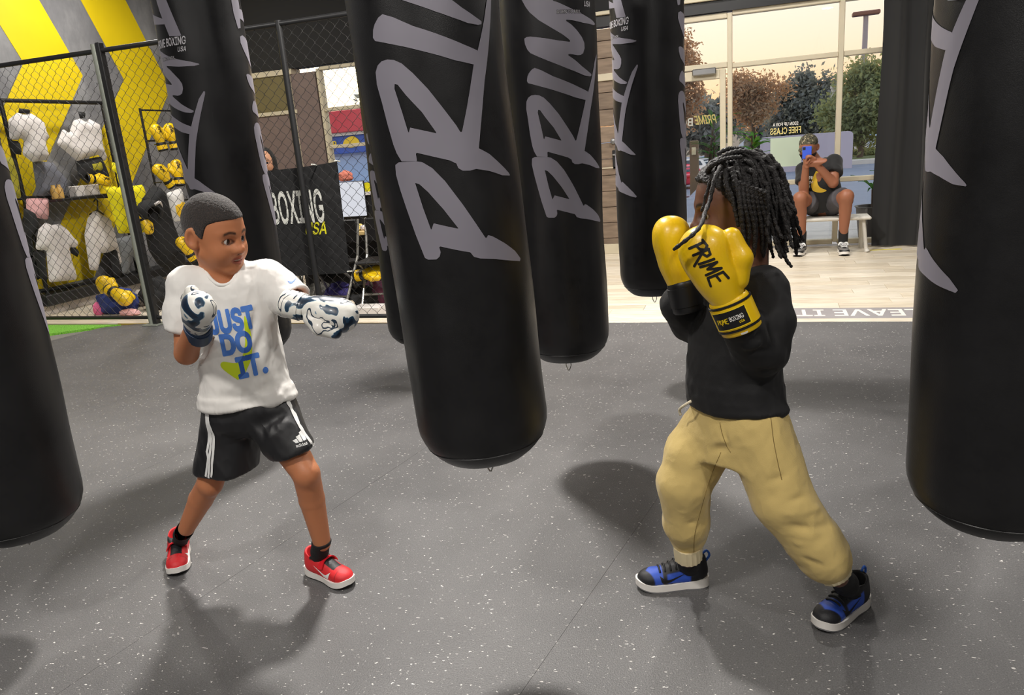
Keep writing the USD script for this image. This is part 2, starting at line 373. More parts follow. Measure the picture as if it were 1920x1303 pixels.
def wood(name, a, b, rough=.35):
    return mat(name, {'tc': ('texture_coordinate', {}), 'm': ('mapping', {'scale': (1.2, 14.0, 14.0)}), 'oi': ('object_info', {}), 'n': ('noise_texture', {'scale': 3.0, 'detail': 6.0, 'roughness': .6, 'dimensions': '4D'}),
        'k': ('math', {'math_type': 'multiply', 'value2': 40.0}), 'r': ('rgb_ramp', {'ramp': [(.3, b), (.62, a)]}), 'hv': ('hsv', {}), 'kv': ('math', {'math_type': 'multiply_add', 'value2': .16, 'value3': .92}), 'p': ('principled_bsdf', {'roughness': rough})},
        [('tc.object', 'm.vector'), ('m.vector', 'n.vector'), ('oi.random', 'k.value1'), ('k.value', 'n.w'), ('n.fac', 'r.fac'), ('oi.random', 'kv.value1'), ('kv.value', 'hv.value'), ('r.color', 'hv.color'), ('hv.color', 'p.base_color')])
PLANK = [wood('pale_plank_a', lin(226, 214, 192), lin(188, 174, 152)), wood('pale_plank_b', lin(232, 222, 204), lin(200, 188, 166))]
TURF = mat('green_turf', {'tc': ('texture_coordinate', {}), 'n': ('noise_texture', {'scale': 90.0, 'detail': 4.0}), 'r': ('rgb_ramp', {'ramp': [(.3, lin(74, 140, 30)), (.7, lin(140, 205, 72))]}), 'bu': ('bump', {'strength': 1.0, 'distance': .01}), 'p': ('principled_bsdf', {'roughness': .9})},
    [('tc.object', 'n.vector'), ('n.fac', 'r.fac'), ('r.color', 'p.base_color'), ('n.fac', 'bu.height'), ('bu.normal', 'p.normal')])
floor = Thing('floor', kind='structure')
floor.part('slab', bx(WX - .2, 6.2, -5.2, WY + .25, -.2, -.012), SUBFLOOR)
# the seam between two rolls runs from the middle of the floor towards the camera's left; a second, fainter one crosses behind the boxers
_sa, _sb = on_floor(1003, 1262), on_floor(1216, 958); _sd = (_sb - _sa)[:2] / np.linalg.norm((_sb - _sa)[:2])
_mat = sbox(WX, -5.0, 6.0, FY + .02).difference(Polygon([(-9, 4.90), (-9, 5.7), (-5.55, 5.7), (-6.0, 5.52), (-6.6, 5.02)]))
_sn = np.array([_sd[1], -_sd[0]])
for k in range(-5, 6):                                     # rolls 1.22 m wide, a hair's width apart
    a0 = _sa[:2] + _sn * (k * 1.22 + .0005); a1 = _sa[:2] + _sn * ((k + 1) * 1.22 - .0005)
    strip = Polygon([a0 - _sd * 14, a0 + _sd * 14, a1 + _sd * 14, a1 - _sd * 14]).intersection(_mat)
    if strip.area > .01: floor.part('rubber_roll', prism(strip, (0, 0, -.012), (1, 0, 0), (0, 1, 0), .012), RUBBER)
floor.part('turf_strip', prism(Polygon([(WX, 4.96), (WX, 5.56), (-5.9, 5.56), (-6.02, 5.50), (-6.6, 5.08), (-6.62, 4.96)]), (0, 0, -.012), (1, 0, 0), (0, 1, 0), .022), TURF, label='bright green artificial turf strip')
_n = 0
y = FY + .46
while y < WY - .02:                                        # pale planks, each with its own edges, laid along the window wall
    y1 = min(y + .178, WY + .05); x = WX - RNG.random() * 1.2
    while x < 4.2:
        x1 = x + 1.5
        if x1 > WX:
            floor.part('plank', bx(max(x, WX) + .001, min(x1, 4.2) - .001, y + .0012, y1 - .0012, -.012, -.0005 + RNG.random() * .0008, .0018), PLANK[_n % 2]); _n += 1
        x = x1
    y = y1
_y = FY + .03
while _y < FY + .45:                                       # behind the fence the planks start at the fence line
    x = WX
    while x < -2.0:
        floor.part('plank', bx(x + .001, min(x + 1.5, -1.9) - .001, _y + .001, _y + .141, -.012, -.0005, .0018), PLANK[_n % 2]); _n += 1; x += 1.5
    _y += .143
floor.part('edge_trim', bx(-6.0, -1.92, FY + .018, FY + .030, -.012, .004), plain('yellow_edge_trim', lin(206, 176, 84), .5))
EDGE_WHITE = plain('white_vinyl_edge', lin(232, 226, 216), .4)
BAND_GREY = plain('grey_floor_vinyl', lin(150, 145, 146), .4, vary=.06)
for k in range(4): floor.part('plank', bx(-1.9 + k * 1.5, -.401 + k * 1.5, FY + .03, FY + .128, -.012, .0005, .002), PLANK[k % 2])
for k in range(2): floor.part('plank', bx(-1.9 + k * .74, -1.161 + k * .74, FY + .13, FY + .458, -.012, -.0005, .002), PLANK[k % 2])
band = Thing('floor_banner', 'grey floor strip with upside-down white lettering along the wood floor edge', 'floor sign', (.35, FY + .28, 0))
band.part('backing', prism(sbox(-.42, FY + .13, 4.2, FY + .458), (0, 0, -.012), (1, 0, 0), (0, 1, 0), .0128), BAND_GREY)
_t = text_shape('LEAVE IT ON THE', .2, True, .72); _t = affinity.scale(_t, 1.62 / _t.bounds[2], 1, origin=(0, 0))
band.part('lettering', prism(affinity.rotate(_t, 180, origin=(0, 0)), (1.12, FY + .40, .0009), (1, 0, 0), (0, 1, 0), .0006), EDGE_WHITE)

# ---- left wall: grey rendered wall with two painted yellow chevrons
GREY_WALL = mat('mottled_grey_wall', {'tc': ('texture_coordinate', {}), 'm': ('mapping', {'scale': (1, 1.0, .55)}), 'n': ('noise_texture', {'scale': 1.7, 'detail': 8.0, 'roughness': .62}), 'r': ('rgb_ramp', {'ramp': [(.25, lin(84, 84, 88)), (.5, lin(122, 122, 124)), (.75, lin(160, 160, 160))]}), 'p': ('principled_bsdf', {'roughness': .7})},
    [('tc.object', 'm.vector'), ('m.vector', 'n.vector'), ('n.fac', 'r.fac'), ('r.color', 'p.base_color')])
YELLOW_WALL = plain('yellow_wall_paint', lin(226, 198, 10), .6, vary=.06, vscale=2.0)
CEIL = plain('black_ceiling', lin(22, 22, 24), .8)
WHITE_WALL = plain('dull_white_wall', lin(150, 148, 145), .8)
wl = Thing('wall_left', kind='structure')
wl.part('surface', bx(WX - .2, WX, -5.2, WY + .25, 0, 4.8), GREY_WALL)
def on_left(pts): return [tuple(at_x(px, py, WX)[1:]) for px, py in pts]
def chevron(pts): wl.part('chevron', prism(Polygon(on_left(pts)), (WX, 0, 0), (0, 1, 0), (0, 0, 1), .003), YELLOW_WALL, label='yellow painted chevron')
_a, _b = at_x(73, 0, WX), at_x(155, 142, WX); _sl = (_b[2] - _a[2]) / (_b[1] - _a[1])      # slope of the upper limbs
def limb(py, pz, s, dy): return (py + dy, pz + s * dy)
for apex_r, apex_l, low_r, low_l in (((155, 142), (44, 118), (92, 291), (4, 219)), ((319, 166), (232, 149), (252, 332), (196, 236))):
    r, l, r2, l2 = (at_x(*p, WX)[1:] for p in (apex_r, apex_l, low_r, low_l))
    sl = (r2[1] - r[1]) / (r2[0] - r[0])
    top = 4.6; k = _sl
    up = lambda q: (q[0] + (top - q[1]) / k, top)
    dn = lambda q: (q[0] - q[1] / sl + .25 / sl, .25)
    wl.part('chevron', prism(Polygon([up(l), up(r), tuple(r), dn(r), dn(l), tuple(l)]), (WX, 0, 0), (0, 1, 0), (0, 0, 1), .003), YELLOW_WALL, label='yellow painted chevron')
struct('wall_right', bx(6.0, 6.2, -5.2, WY + .25, 0, 4.8), WHITE_WALL)
struct('wall_front', bx(WX - .2, 6.2, -5.4, -5.2, 0, 4.8), WHITE_WALL)
cl = Thing('ceiling', kind='structure')
cl.part('deck', bx(WX - .2, 6.2, -5.2, WY + .25, 4.8, 5.0), CEIL)
for k in range(8): cl.part('joist', bx(WX, 6.0, -4.0 + k * 1.75 + .62, -3.9 + k * 1.75 + .62, 4.5, 4.8), CEIL)
cl.part('bag_rail', bx(-7.6, 5, 1.80, 1.88, 3.3, 3.42, .01), BLACK); cl.part('bag_rail', bx(-7.6, 5, 2.98, 3.06, 3.3, 3.42, .01), BLACK); cl.part('bag_rail', bx(-7.6, 5, 4.04, 4.12, 3.3, 3.42, .01), BLACK)
for xx in (-7.3, -3.6, -1.5, 1.9, 4.6):
    for yy in (1.84, 3.02, 4.08): cl.part('rail_hanger', bx(xx - .03, xx + .03, yy - .03, yy + .03, 3.42, 4.8), BLACK)

# ---- window wall: cream frames, black header, brown panelling
CREAM = plain('cream_window_frame', lin(196, 186, 162), .45, vary=.04)
BROWN = mat('brown_wall_panel', {'tc': ('texture_coordinate', {}), 'm': ('mapping', {'scale': (1.5, 1, 9.0)}), 'n': ('noise_texture', {'scale': 2.5, 'detail': 6.0}), 'oi': ('object_info', {}), 'hv': ('hsv', {}), 'kv': ('math', {'math_type': 'multiply_add', 'value2': .35, 'value3': .82}),
    'r': ('rgb_ramp', {'ramp': [(.3, lin(104, 88, 74)), (.7, lin(136, 118, 100))]}), 'p': ('principled_bsdf', {'roughness': .6})}, [('tc.object', 'm.vector'), ('m.vector', 'n.vector'), ('n.fac', 'r.fac'), ('oi.random', 'kv.value1'), ('kv.value', 'hv.value'), ('r.color', 'hv.color'), ('hv.color', 'p.base_color')])
MAUVE = plain('mauve_brown_cladding', lin(112, 96, 92), .6, vary=.1, vscale=6)
OLIVE = plain('olive_cladding', lin(104, 94, 60), .6, vary=.08, vscale=6)
GLASS = mat('window_glass', {'t': ('transparent_bsdf', {'color': (.93, .95, .95)}), 'g': ('glossy_bsdf', {'roughness': .02, 'color': (.9, .9, .9)}), 'f': ('fresnel', {'IOR': 1.45}), 'm': ('mix_closure', {})}, [('t.BSDF', 'm.closure1'), ('g.BSDF', 'm.closure2'), ('f.fac', 'm.fac')], surface='m.closure')
wb = Thing('wall_back', kind='structure')
wb.part('header', bx(WX, 6.0, WY - .02, WY + .2, 2.78, 4.8), CEIL)
wb.part('header_trim', bx(-2.2, 6.0, WY - .06, WY + .1, 2.74, 2.78, .005), CREAM)
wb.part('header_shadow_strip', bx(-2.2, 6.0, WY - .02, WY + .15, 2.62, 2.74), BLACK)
wb.part('header_fascia', bx(WX, -2.2, WY - .02, WY + .2, 2.6, 2.78), CEIL)
wb.part('cladding', bx(WX, -5.99, WY, WY + .2, 0, 2.03), MAUVE)
wb.part('cladding', bx(WX, -5.99, WY, WY + .2, 2.08, 2.53), OLIVE)
wb.part('cladding', bx(-5.93, -5.56, WY, WY + .2, 0, 2.53), MAUVE)
for z0, z1 in ((2.03, 2.08), (2.53, 2.6)): wb.part('cladding_trim', bx(WX, -5.9, WY - .02, WY + .2, z0, z1, .004), CREAM)
wb.part('cladding_trim', bx(-5.99, -5.93, WY - .02, WY + .2, 0, 2.6, .004), CREAM)
wb.part('sill', bx(-5.56, -2.2, WY, WY + .2, 0, .12), MAUVE)
z = 0.0; k = 0
while z < 2.6:                                             # brown boards between the storefronts, each its own board
    z1 = min(z + .19, 2.6)
    for x0, x1 in ((-2.2, -1.55), (-1.55, -.95)): wb.part('board', bx(x0 + .002, x1 - .002, WY, WY + .2, z + .003, z1 - .003, .004), BROWN)
    z = z1
wb.part('cladding_trim', bx(-2.2, -.95, WY - .025, WY, 2.03, 2.11, .004), CREAM); wb.part('cladding_trim', bx(-2.2, -.95, WY - .012, WY, 1.03, 1.045), CREAM); wb.part('cladding_trim', bx(-2.2, -.95, WY - .03, WY, .0, .12, .004), CREAM)
wb.part('pier', bx(2.35, 6.0, WY, WY + .2, 0, 2.62), MAUVE)

def window(xs, zs, y=WY, deep=.12, w=.045, skip=(), panes=True, low=None):
    wd = Thing('window_%d' % (NAMES.setdefault('win', 0) + 1), kind='structure'); NAMES['win'] += 1
    for x in xs: wd.part('mullion', bx(x - w / 2, x + w / 2, y, y + deep, zs[0], zs[-1], .006), CREAM)
    for i in range(len(xs) - 1):
        for zz in zs: wd.part('rail', bx(xs[i] + w / 2, xs[i + 1] - w / 2, y + .01, y + deep - .01, zz - w / 2, zz + w / 2, .006), CREAM)
        for j in range(len(zs) - 1):
            wd.part('pane', bx(xs[i] + w / 2, xs[i + 1] - w / 2, y + .055, y + .061, zs[j] + w / 2, zs[j + 1] - w / 2), GLASS, smooth=False)
    return wd
w1 = window([-5.52, -4.0, -2.22], [.12, 1.56, 2.04, 2.56])
w2 = window([-.315, .825, 1.55, 2.33], [.05, .74, 2.055, 2.60], w=.052)
w3 = Thing('window_3', kind='structure')                    # the light above the glazed door
w3.part('mullion', bx(-.95, -.90, WY, WY + .12, 0, 2.6, .006), CREAM)
for zz in (2.07, 2.58): w3.part('rail', bx(-.90, -.341, WY + .01, WY + .11, zz - .03, zz + .03, .006), CREAM)
w3.part('pane', bx(-.90, -.341, WY + .055, WY + .061, 2.10, 2.55), GLASS, smooth=False)
d1 = Thing('door_1', kind='structure')
for a, b, c, d in ((-.895, -.83, .02, 2.03), (-.425, -.36, .02, 2.03)): d1.part('stile', bx(a, b, WY + .02, WY + .08, c, d, .005), CREAM)
for c, d in ((.02, .2), (1.93, 2.03)): d1.part('door_rail', bx(-.83, -.425, WY + .02, WY + .08, c, d, .005), CREAM)
d1.part('pane', bx(-.83, -.425, WY + .047, WY + .053, .2, 1.93), GLASS, smooth=False)
d1.part('door_closer', bx(-.72, -.46, WY - .05, WY + .02, 1.98, 2.05, .01), STEEL)
# dark door lock plate seen beside the third bag
lock = Thing('door_lock', 'chrome door lever and lock cylinder on the brown panelling beside the hanging bag', 'door lock', at_y(1150, 290, WY - .01))
lock.part('plate', bx(-.0 + at_y(1152, 300, WY)[0] - .02, at_y(1152, 300, WY)[0] + .03, WY - .012, WY, 1.02, 1.24, .004), BLACK)
_p = at_y(1150, 265, WY); lock.part('cylinder', (lathe([(0, 0), (.03, 0), (.034, .01), (.03, .03), (0, .034)], 20)[0] @ np.array([[1, 0, 0], [0, 0, 1], [0, -1, 0]]).T[:, :] * [1, -1, 1] + [_p[0], WY, _p[2]], lathe([(0, 0), (.03, 0), (.034, .01), (.03, .03), (0, .034)], 20)[1]), STEEL)
_p = at_y(1154, 290, WY); lock.part('lever', tube([(_p[0] - .02, WY - .012, _p[2]), (_p[0] - .02, WY - .05, _p[2]), (_p[0] + .08, WY - .06, _p[2])], .011), STEEL)

# ---- vinyl lettering on the glass, read from outside (so mirrored in here)
GOLD_VINYL = plain('pale_yellow_window_vinyl', lin(222, 206, 130), .6)
WHITE_VINYL = plain('white_window_vinyl', lin(226, 224, 214), .6)
GREEN_POSTER = mat('pale_green_window_poster', {'d': ('diffuse_bsdf', {'color': lin(218, 228, 214)}), 't': ('translucent_bsdf', {'color': lin(226, 236, 222)}), 'm': ('mix_closure', {'fac': .55})}, [('d.BSDF', 'm.closure1'), ('t.BSDF', 'm.closure2')], surface='m.closure')
DARK_VINYL = plain('dark_window_vinyl', lin(70, 74, 80), .6)
GY = WY + .052
def glass_text(name, text, px0, px1, py0, py1, m, label, slant=0.0, squeeze=.8, backing=None):
    a, b = at_y(px0, py1, GY), at_y(px1, py0, GY); hgt = abs(at_y((px0 + px1) / 2, py0, GY)[2] - at_y((px0 + px1) / 2, py1, GY)[2])
    s = text_shape(text, hgt, True, squeeze, slant, mirror=True); s = affinity.scale(s, (b[0] - a[0]) / s.bounds[2], 1, origin=(0, 0))
    zc = at_y((px0 + px1) / 2, py1, GY)[2]
    return solid(name, prism(s, (a[0], GY - .001, zc), (1, 0, 0), (0, 0, 1), .001), m, label, 'window lettering')
glass_text('window_lettering', 'PRIME', 1301, 1344, 216, 232, GOLD_VINYL, 'pale yellow mirrored lettering on the glazed door beside the third bag', slant=-.3)
glass_text('window_lettering', 'BOX', 1262, 1299, 223, 237, WHITE_VINYL, 'white mirrored lettering on the door glass, partly behind the third bag')
glass_text('window_lettering', 'SIGN UP FOR A', 1449, 1497, 229.5, 235.5, WHITE_VINYL, 'small white mirrored line of lettering above the larger words on the window')
glass_text('window_lettering', 'FREE CLASS', 1444, 1502, 239, 250.5, GOLD_VINYL, 'pale yellow mirrored words above the pale green window poster')
_a, _b = at_y(1444, 309, GY), at_y(1503, 252, GY)
solid('window_poster', bx(_a[0], _b[0], GY - .003, GY - .001, _a[2] - .03, _b[2] - .02), GREEN_POSTER, 'plain pale green poster stuck on the window behind the seated man', 'poster')
# ---- high-bay lamps
LAMP_SHELL = plain('lamp_housing', lin(60, 60, 62), .4, .6)
LAMP_LENS = mat('lamp_lens', {'e': ('emission', {'color': (1.0, .97, .93), 'strength': 14.0})}, surface='e.emission')
for i, (x, y, z, s) in enumerate(LAMPS):
    l = UsdLux.DiskLight.Define(stage, '/World/lamp_light_%03d' % i); l.CreateRadiusAttr(.20); l.CreateIntensityAttr(LAMP_POWER * s); l.CreateColorAttr(Gf.Vec3f(1.0, .955, .90))
    l.AddTranslateOp().Set(Gf.Vec3d(x, y, z - .03))
t0 = None
for i, (x, y, z, s) in enumerate(LAMPS):
    if t0 is None:
        t0 = Thing('high_bay_lamp', 'round dark high-bay ceiling lamp above the gym floor', 'lamp', (x, y, z), group='high-bay lamps over the gym')
        sh = lathe([(.0, .0), (.25, .0), (.255, .02), (.22, .08), (.12, .16), (.06, .2), (0, .2)], 32); t0.part('housing', (sh[0] + [x, y, z], sh[1]), LAMP_SHELL)
        t0.part('stem', tube([(x, y, z + .2), (x, y, 4.8)], .012), LAMP_SHELL)
    else: copy_of(t0, (x, y, z))
# ================================================================ the hanging heavy bags and their printed lettering
# outlines on the unrolled bag, in metres: along the girth, and up from 0.6 m above the bag's foot
PR_P = [(-0.099, 0.279), (-0.086, 0.284), (-0.039, 0.281), (-0.024, 0.277), (-0.003, 0.261), (0.022, 0.228), (0.054, 0.170), (0.078, 0.121), (0.097, 0.082), (0.103, 0.090), (0.113, 0.086), (0.147, 0.063), (0.181, 0.037), (0.201, 0.015), (0.196, 0.009), (0.161, 0.017), (0.110, 0.031), (0.077, 0.038), (0.063, 0.044), (0.056, 0.056), (0.029, 0.065), (-0.015, 0.080), (-0.013, 0.065), (-0.017, 0.055), (-0.026, 0.049), (-0.048, 0.050), (-0.056, 0.055), (-0.072, 0.113), (-0.086, 0.176), (-0.096, 0.222), (-0.102, 0.257)]
PR_PH = [(-0.049, 0.231), (-0.040, 0.227), (-0.022, 0.207), (0.008, 0.164), (0.035, 0.117), (-0.020, 0.136), (-0.028, 0.122), (-0.039, 0.171)]
PR_R = [(-0.038, 0.284), (-0.039, 0.281), (-0.077, 0.285), (-0.088, 0.305), (-0.094, 0.325), (-0.101, 0.370), (-0.106, 0.423), (-0.111, 0.462), (-0.108, 0.489), (-0.099, 0.502), (-0.086, 0.509), (-0.070, 0.510), (-0.053, 0.506), (-0.036, 0.496), (-0.014, 0.472), (0.014, 0.434), (0.041, 0.389), (0.065, 0.348), (0.074, 0.328), (0.093, 0.379), (0.128, 0.477), (0.081, 0.489), (0.026, 0.510), (-0.020, 0.528), (-0.071, 0.546), (-0.095, 0.554), (-0.100, 0.562), (-0.089, 0.587), (-0.077, 0.600), (-0.065, 0.605), (-0.040, 0.593), (0.002, 0.569), (0.055, 0.545), (0.107, 0.522), (0.144, 0.507), (0.162, 0.544), (0.198, 0.601), (0.217, 0.617), (0.193, 0.564), (0.153, 0.441), (0.123, 0.338), (0.108, 0.282), (0.112, 0.291), (0.137, 0.276), (0.167, 0.251), (0.196, 0.226), (0.199, 0.219), (0.169, 0.223), (0.131, 0.237), (0.097, 0.246), (0.081, 0.244), (0.065, 0.246), (0.056, 0.253), (0.053, 0.264), (0.039, 0.273), (-0.035, 0.305)]
PR_RH = [(-0.060, 0.454), (-0.054, 0.452), (-0.038, 0.427), (-0.008, 0.386), (0.017, 0.338), (-0.040, 0.358), (-0.045, 0.348), (-0.052, 0.392), (-0.062, 0.445)]
PR_M = [(-0.098, 0.843), (-0.085, 0.818), (-0.070, 0.797), (-0.037, 0.766), (0.006, 0.737), (0.046, 0.711), (0.067, 0.694), (0.077, 0.683), (0.026, 0.692), (-0.018, 0.703), (-0.074, 0.715), (-0.089, 0.715), (-0.099, 0.711), (-0.098, 0.692), (-0.089, 0.671), (-0.078, 0.658), (-0.046, 0.641), (-0.001, 0.619), (0.055, 0.593), (0.093, 0.578), (0.127, 0.566), (0.155, 0.562), (0.166, 0.564), (0.168, 0.570), (0.149, 0.580), (0.117, 0.599), (0.090, 0.619), (0.056, 0.642), (0.071, 0.642), (0.100, 0.637), (0.114, 0.638), (0.127, 0.644), (0.136, 0.662), (0.136, 0.681), (0.125, 0.700), (0.103, 0.723), (0.080, 0.744), (0.053, 0.762), (0.091, 0.757), (0.135, 0.750), (0.205, 0.747), (0.231, 0.752), (0.195, 0.764), (0.151, 0.775), (0.107, 0.788), (0.069, 0.805), (0.034, 0.821), (0.006, 0.831)]
PR_M = PR_M + [(.06, .833), (.03, .845), (-.03, .868), (-.07, .876), (-.095, .868)]
_I = [(.128, .477), (.081, .489), (.026, .51), (-.02, .528), (-.071, .546), (-.095, .554), (-.1, .562), (-.096, .578), (-.089, .589), (-.077, .6), (-.065, .605), (-.04, .594), (.002, .569), (.055, .545), (.107, .522), (.144, .507)]
_R = [(-.036, .296), (-.036, .281), (-.077, .285), (-.088, .305), (-.094, .325), (-.101, .37), (-.106, .423), (-.111, .462), (-.108, .489), (-.099, .502), (-.086, .509), (-.07, .51), (-.053, .506), (-.036, .496), (-.014, .472), (.014, .434), (.041, .389), (.065, .348), (.074, .328),
      (.093, .379), (.128, .477), (.144, .507), (.162, .544), (.198, .615), (.224, .645), (.229, .643), (.227, .632), (.193, .55), (.153, .441), (.123, .338), (.108, .282), (.112, .291), (.137, .276), (.167, .251), (.196, .226), (.201, .219), (.169, .223), (.131, .237), (.097, .246), (.081, .244), (.065, .246), (.056, .253), (.053, .264), (.039, .273), (-.035, .300)]
_E = [[(-.118, 1.24), (-.07, 1.25), (-.055, 1.0), (-.075, .905), (-.098, .90), (-.112, .96)], [(-.08, .985), (-.03, .985), (.06, .955), (.13, .93), (.15, .915), (.06, .925), (-.07, .945)],
      [(.04, 1.16), (.10, 1.14), (.14, .99), (.175, .866), (.116, .872), (.085, .97)], [(-.08, 1.11), (-.02, 1.12), (.06, 1.09), (.10, 1.06), (.02, 1.07), (-.07, 1.075)]]
def _round(p, r=.004): return Polygon(p).buffer(0).buffer(-r * .5).buffer(r * 1.2).buffer(-r * .7)
_logo = affinity.translate(text_shape('PRIME BOXING', .030, True, .5, .12), .0, .835)
_logo = affinity.scale(_logo, .19 / (_logo.bounds[2] - _logo.bounds[0]), 1, origin=(0, 0)); _usa = affinity.translate(text_shape('USA', .018, True, .8, .3), .145, .808)
_born = affinity.translate(text_shape('BORN TO BOX.', .011, False, .9), .03, .783); _born = affinity.scale(_born, 1.0, 1)
PRINT = [_round(PR_P).difference(Polygon(PR_PH).buffer(.001)), _round(_R).difference(Polygon(PR_RH).buffer(.001)), _round(_I), _round(PR_M), *[_round(e) for e in _E]]
LOGO = shapely.union_all([_logo, _usa])
PRINT_BIG = shapely.union_all([PRINT[0].union(PRINT[1]).union(PRINT[2]), *PRINT[3:]]).difference(_logo.buffer(.0025)).difference(_born.buffer(.0015))

VINYL = mat('black_bag_vinyl', {'tc': ('texture_coordinate', {}), 'n': ('noise_texture', {'scale': 420.0, 'detail': 2.0}), 'n2': ('noise_texture', {'scale': 5.0, 'detail': 6.0, 'roughness': .65}), 'r': ('rgb_ramp', {'ramp': [(.35, (.33, .33, .33)), (.7, (.48, .48, .48))]}),
    'c': ('rgb_ramp', {'ramp': [(.3, (.0060, .0060, .0068)), (.75, (.0115, .0115, .0125))]}), 'bu': ('bump', {'strength': .25, 'distance': .001}), 'p': ('principled_bsdf', {'specular_ior_level': .42})},
    [('tc.object', 'n.vector'), ('tc.object', 'n2.vector'), ('n2.fac', 'r.fac'), ('r.color', 'p.roughness'), ('n2.fac', 'c.fac'), ('c.color', 'p.base_color'), ('n.fac', 'bu.height'), ('bu.normal', 'p.normal')])
BAG_INK = plain('lilac_grey_bag_print', (.235, .222, .262), .5, vary=.08, vscale=4.0)
BAG_LOGO = plain('pale_bag_lettering', (.52, .51, .54), .55)
CHROME = plain('bright_wire', lin(190, 188, 182), .25, 1.0)
BR, BL = .18, 1.83
_prof = []
for h in np.concatenate([np.array([0, .004, .012, .024, .04, .06, .085, .11]), np.linspace(.15, BL - .06, 60), BL - np.array([.03, .015, .005, 0])]):
    r = BR * (1 + .012 * math.sin(h * 2.1) )
    if h < .11: r *= math.sqrt(max(0, 1 - ((.11 - h) / .11) ** 2 * .58)) if h > 0 else math.sqrt(.42)
    if h > BL - .05: r *= 1 - .12 * ((h - BL + .05) / .05) ** 2
    _prof.append((r, h))
_prof = np.array(_prof)
def bag_radius(th, h, seed):
    r = np.interp(h, _prof[:, 1], _prof[:, 0])
    q = np.stack([np.cos(th) * 1.3, np.sin(th) * 1.3, np.asarray(h) * 2.6 + seed * 11.3], -1)
    w = np.clip(h / .25, 0.15, 1)
    dent = (meshkit.fbm(q, 2, seed) - .5) * .016 * w
    fold = (meshkit.noise(np.stack([np.cos(th) * 4, np.sin(th) * 4, np.asarray(h) * 5 + seed], -1), seed + 3) - .5) * .0028
    return r + dent + fold

def bag(foot, tilt, phi, h0, label, seed, rad=1.0, second=174.0, twist=0.0):
    foot = np.array(foot, float); a = np.array([tilt[0], tilt[1], 1.0]); a /= np.linalg.norm(a)
    ex = np.array([1.0, 0, 0]) - a * a[0]; ex /= np.linalg.norm(ex); ey = np.cross(a, ex)
    t = Thing('heavy_bag', label, 'punching bag', foot, group='black heavy bags hanging in rows')
    pos = lambda th, h, lift=0.0: foot + a * np.asarray(h)[..., None] + ((bag_radius(th, h, seed) * rad + lift) * np.cos(th))[..., None] * ex + ((bag_radius(th, h, seed) * rad + lift) * np.sin(th))[..., None] * ey
    n, hs = 96, _prof[:, 1]
    th, hh = np.meshgrid(np.arange(n) * 2 * np.pi / n, hs); v = pos(th, hh).reshape(-1, 3)
    i, j = np.meshgrid(np.arange(len(hs) - 1), np.arange(n), indexing='ij')
    q = np.stack([i * n + j, i * n + (j + 1) % n, (i + 1) * n + (j + 1) % n, (i + 1) * n + j], -1).reshape(-1, 4)
    f = np.vstack([q[:, [0, 1, 2]], q[:, [0, 2, 3]]]); k = np.arange(n); m = len(v)
    v = np.vstack([v, [foot - a * .012], [foot + a * BL]]); e = (len(hs) - 1) * n
    f = np.vstack([f, np.stack([np.full(n, m), (k + 1) % n, k], 1), np.stack([np.full(n, m + 1), e + k, e + (k + 1) % n], 1)])
    body = t.part('shell', (v, f), VINYL, smooth=True)
    p2 = math.radians(phi + second + 96)                     # the stitched seam of the wrap
    hs2 = np.linspace(.06, BL - .02, 50); t.part('seam', tube(pos(np.full(50, p2), hs2, .0002), .0016, 5), VINYL, under=None)
    th3 = np.linspace(0, 2 * np.pi, 73); t.part('seam', tube(pos(th3, np.full(73, .045), .0), .0022, 5), VINYL)
    for s0 in (phi, phi + second):
        for shape, ink, nm in ((PRINT_BIG, BAG_INK, 'print'), (LOGO, BAG_LOGO, 'lettering'), (_born, BAG_LOGO, 'lettering')):
            P, T = fine_sheet(shape, .012 if nm == 'print' else .006)
            ang = math.radians(s0) + P[:, 0] / BR
            t.part(nm, (pos(ang, P[:, 1] + h0, .0012 if nm == 'print' else .0016), T), ink, smooth=True, label='large lilac-grey graffiti lettering running up the bag' if nm == 'print' else None)
    b = foot - a * .012                                       # wire hook under the foot
    w = .012; dz = .042 + .006 * (seed % 3)
    t.part('bottom_hook', tube([b + ex * w + a * .02, b + ex * w * .9 - a * dz * .6, b + ex * w * .2 - a * dz, b - ex * w * .2 - a * dz, b - ex * w * .9 - a * dz * .6, b - ex * w + a * .02], .0022, 6), CHROME)
    topc = foot + a * BL; hook = topc + np.array([0, 0, .42])
    for g in range(4):
        an = g * math.pi / 2 + .5; t.part('hanging_strap', tube([topc + BR * .86 * (math.cos(an) * ex + math.sin(an) * ey) - a * .02, hook], [.012, .008], 6), BLACK)
    links = []
    zc = hook[2]
    while zc < 3.3:
        an = np.linspace(0, 2 * np.pi, 13); s = (len(links) % 2)
        links.append(tube(np.stack([hook[0] + np.cos(an) * .012 * (1 - s), hook[1] + np.cos(an) * .012 * s, zc + .02 + np.sin(an) * .022], 1), .004, 5, cap=False)); zc += .034
    t.part('chain', join(*links), STEEL)
    return t
BAG_MAIN = bag((-.719, 1.82, .574), (-.05, 0), -77, .526, 'black heavy bag hanging between the two children, its big lilac lettering facing the camera', 1)
bag((-.782, 3.03, .497), (0, 0), -73.7, .566, 'black heavy bag right behind the central one, with BORN TO BOX lettering near the top', 2)
bag((-.537, 4.05, .56), (0, 0), -170.3, .521, 'smaller-looking black heavy bag hanging in front of the brown panelled wall and glazed door', 3)
bag((-2.32, 2.95, .535), (0, 0), -133.6, .54, 'black heavy bag hanging behind the boy in the white shirt', 4, second=170.0)
bag((-2.01, 4.1, .27), (0, 0), -100, .54, 'farthest left black heavy bag, mostly hidden behind the central bag', 5)
bag((.515, 1.80, .49), (0, 0), -200, .543, 'black heavy bag at the right edge of the photo, cut off by the frame', 6)
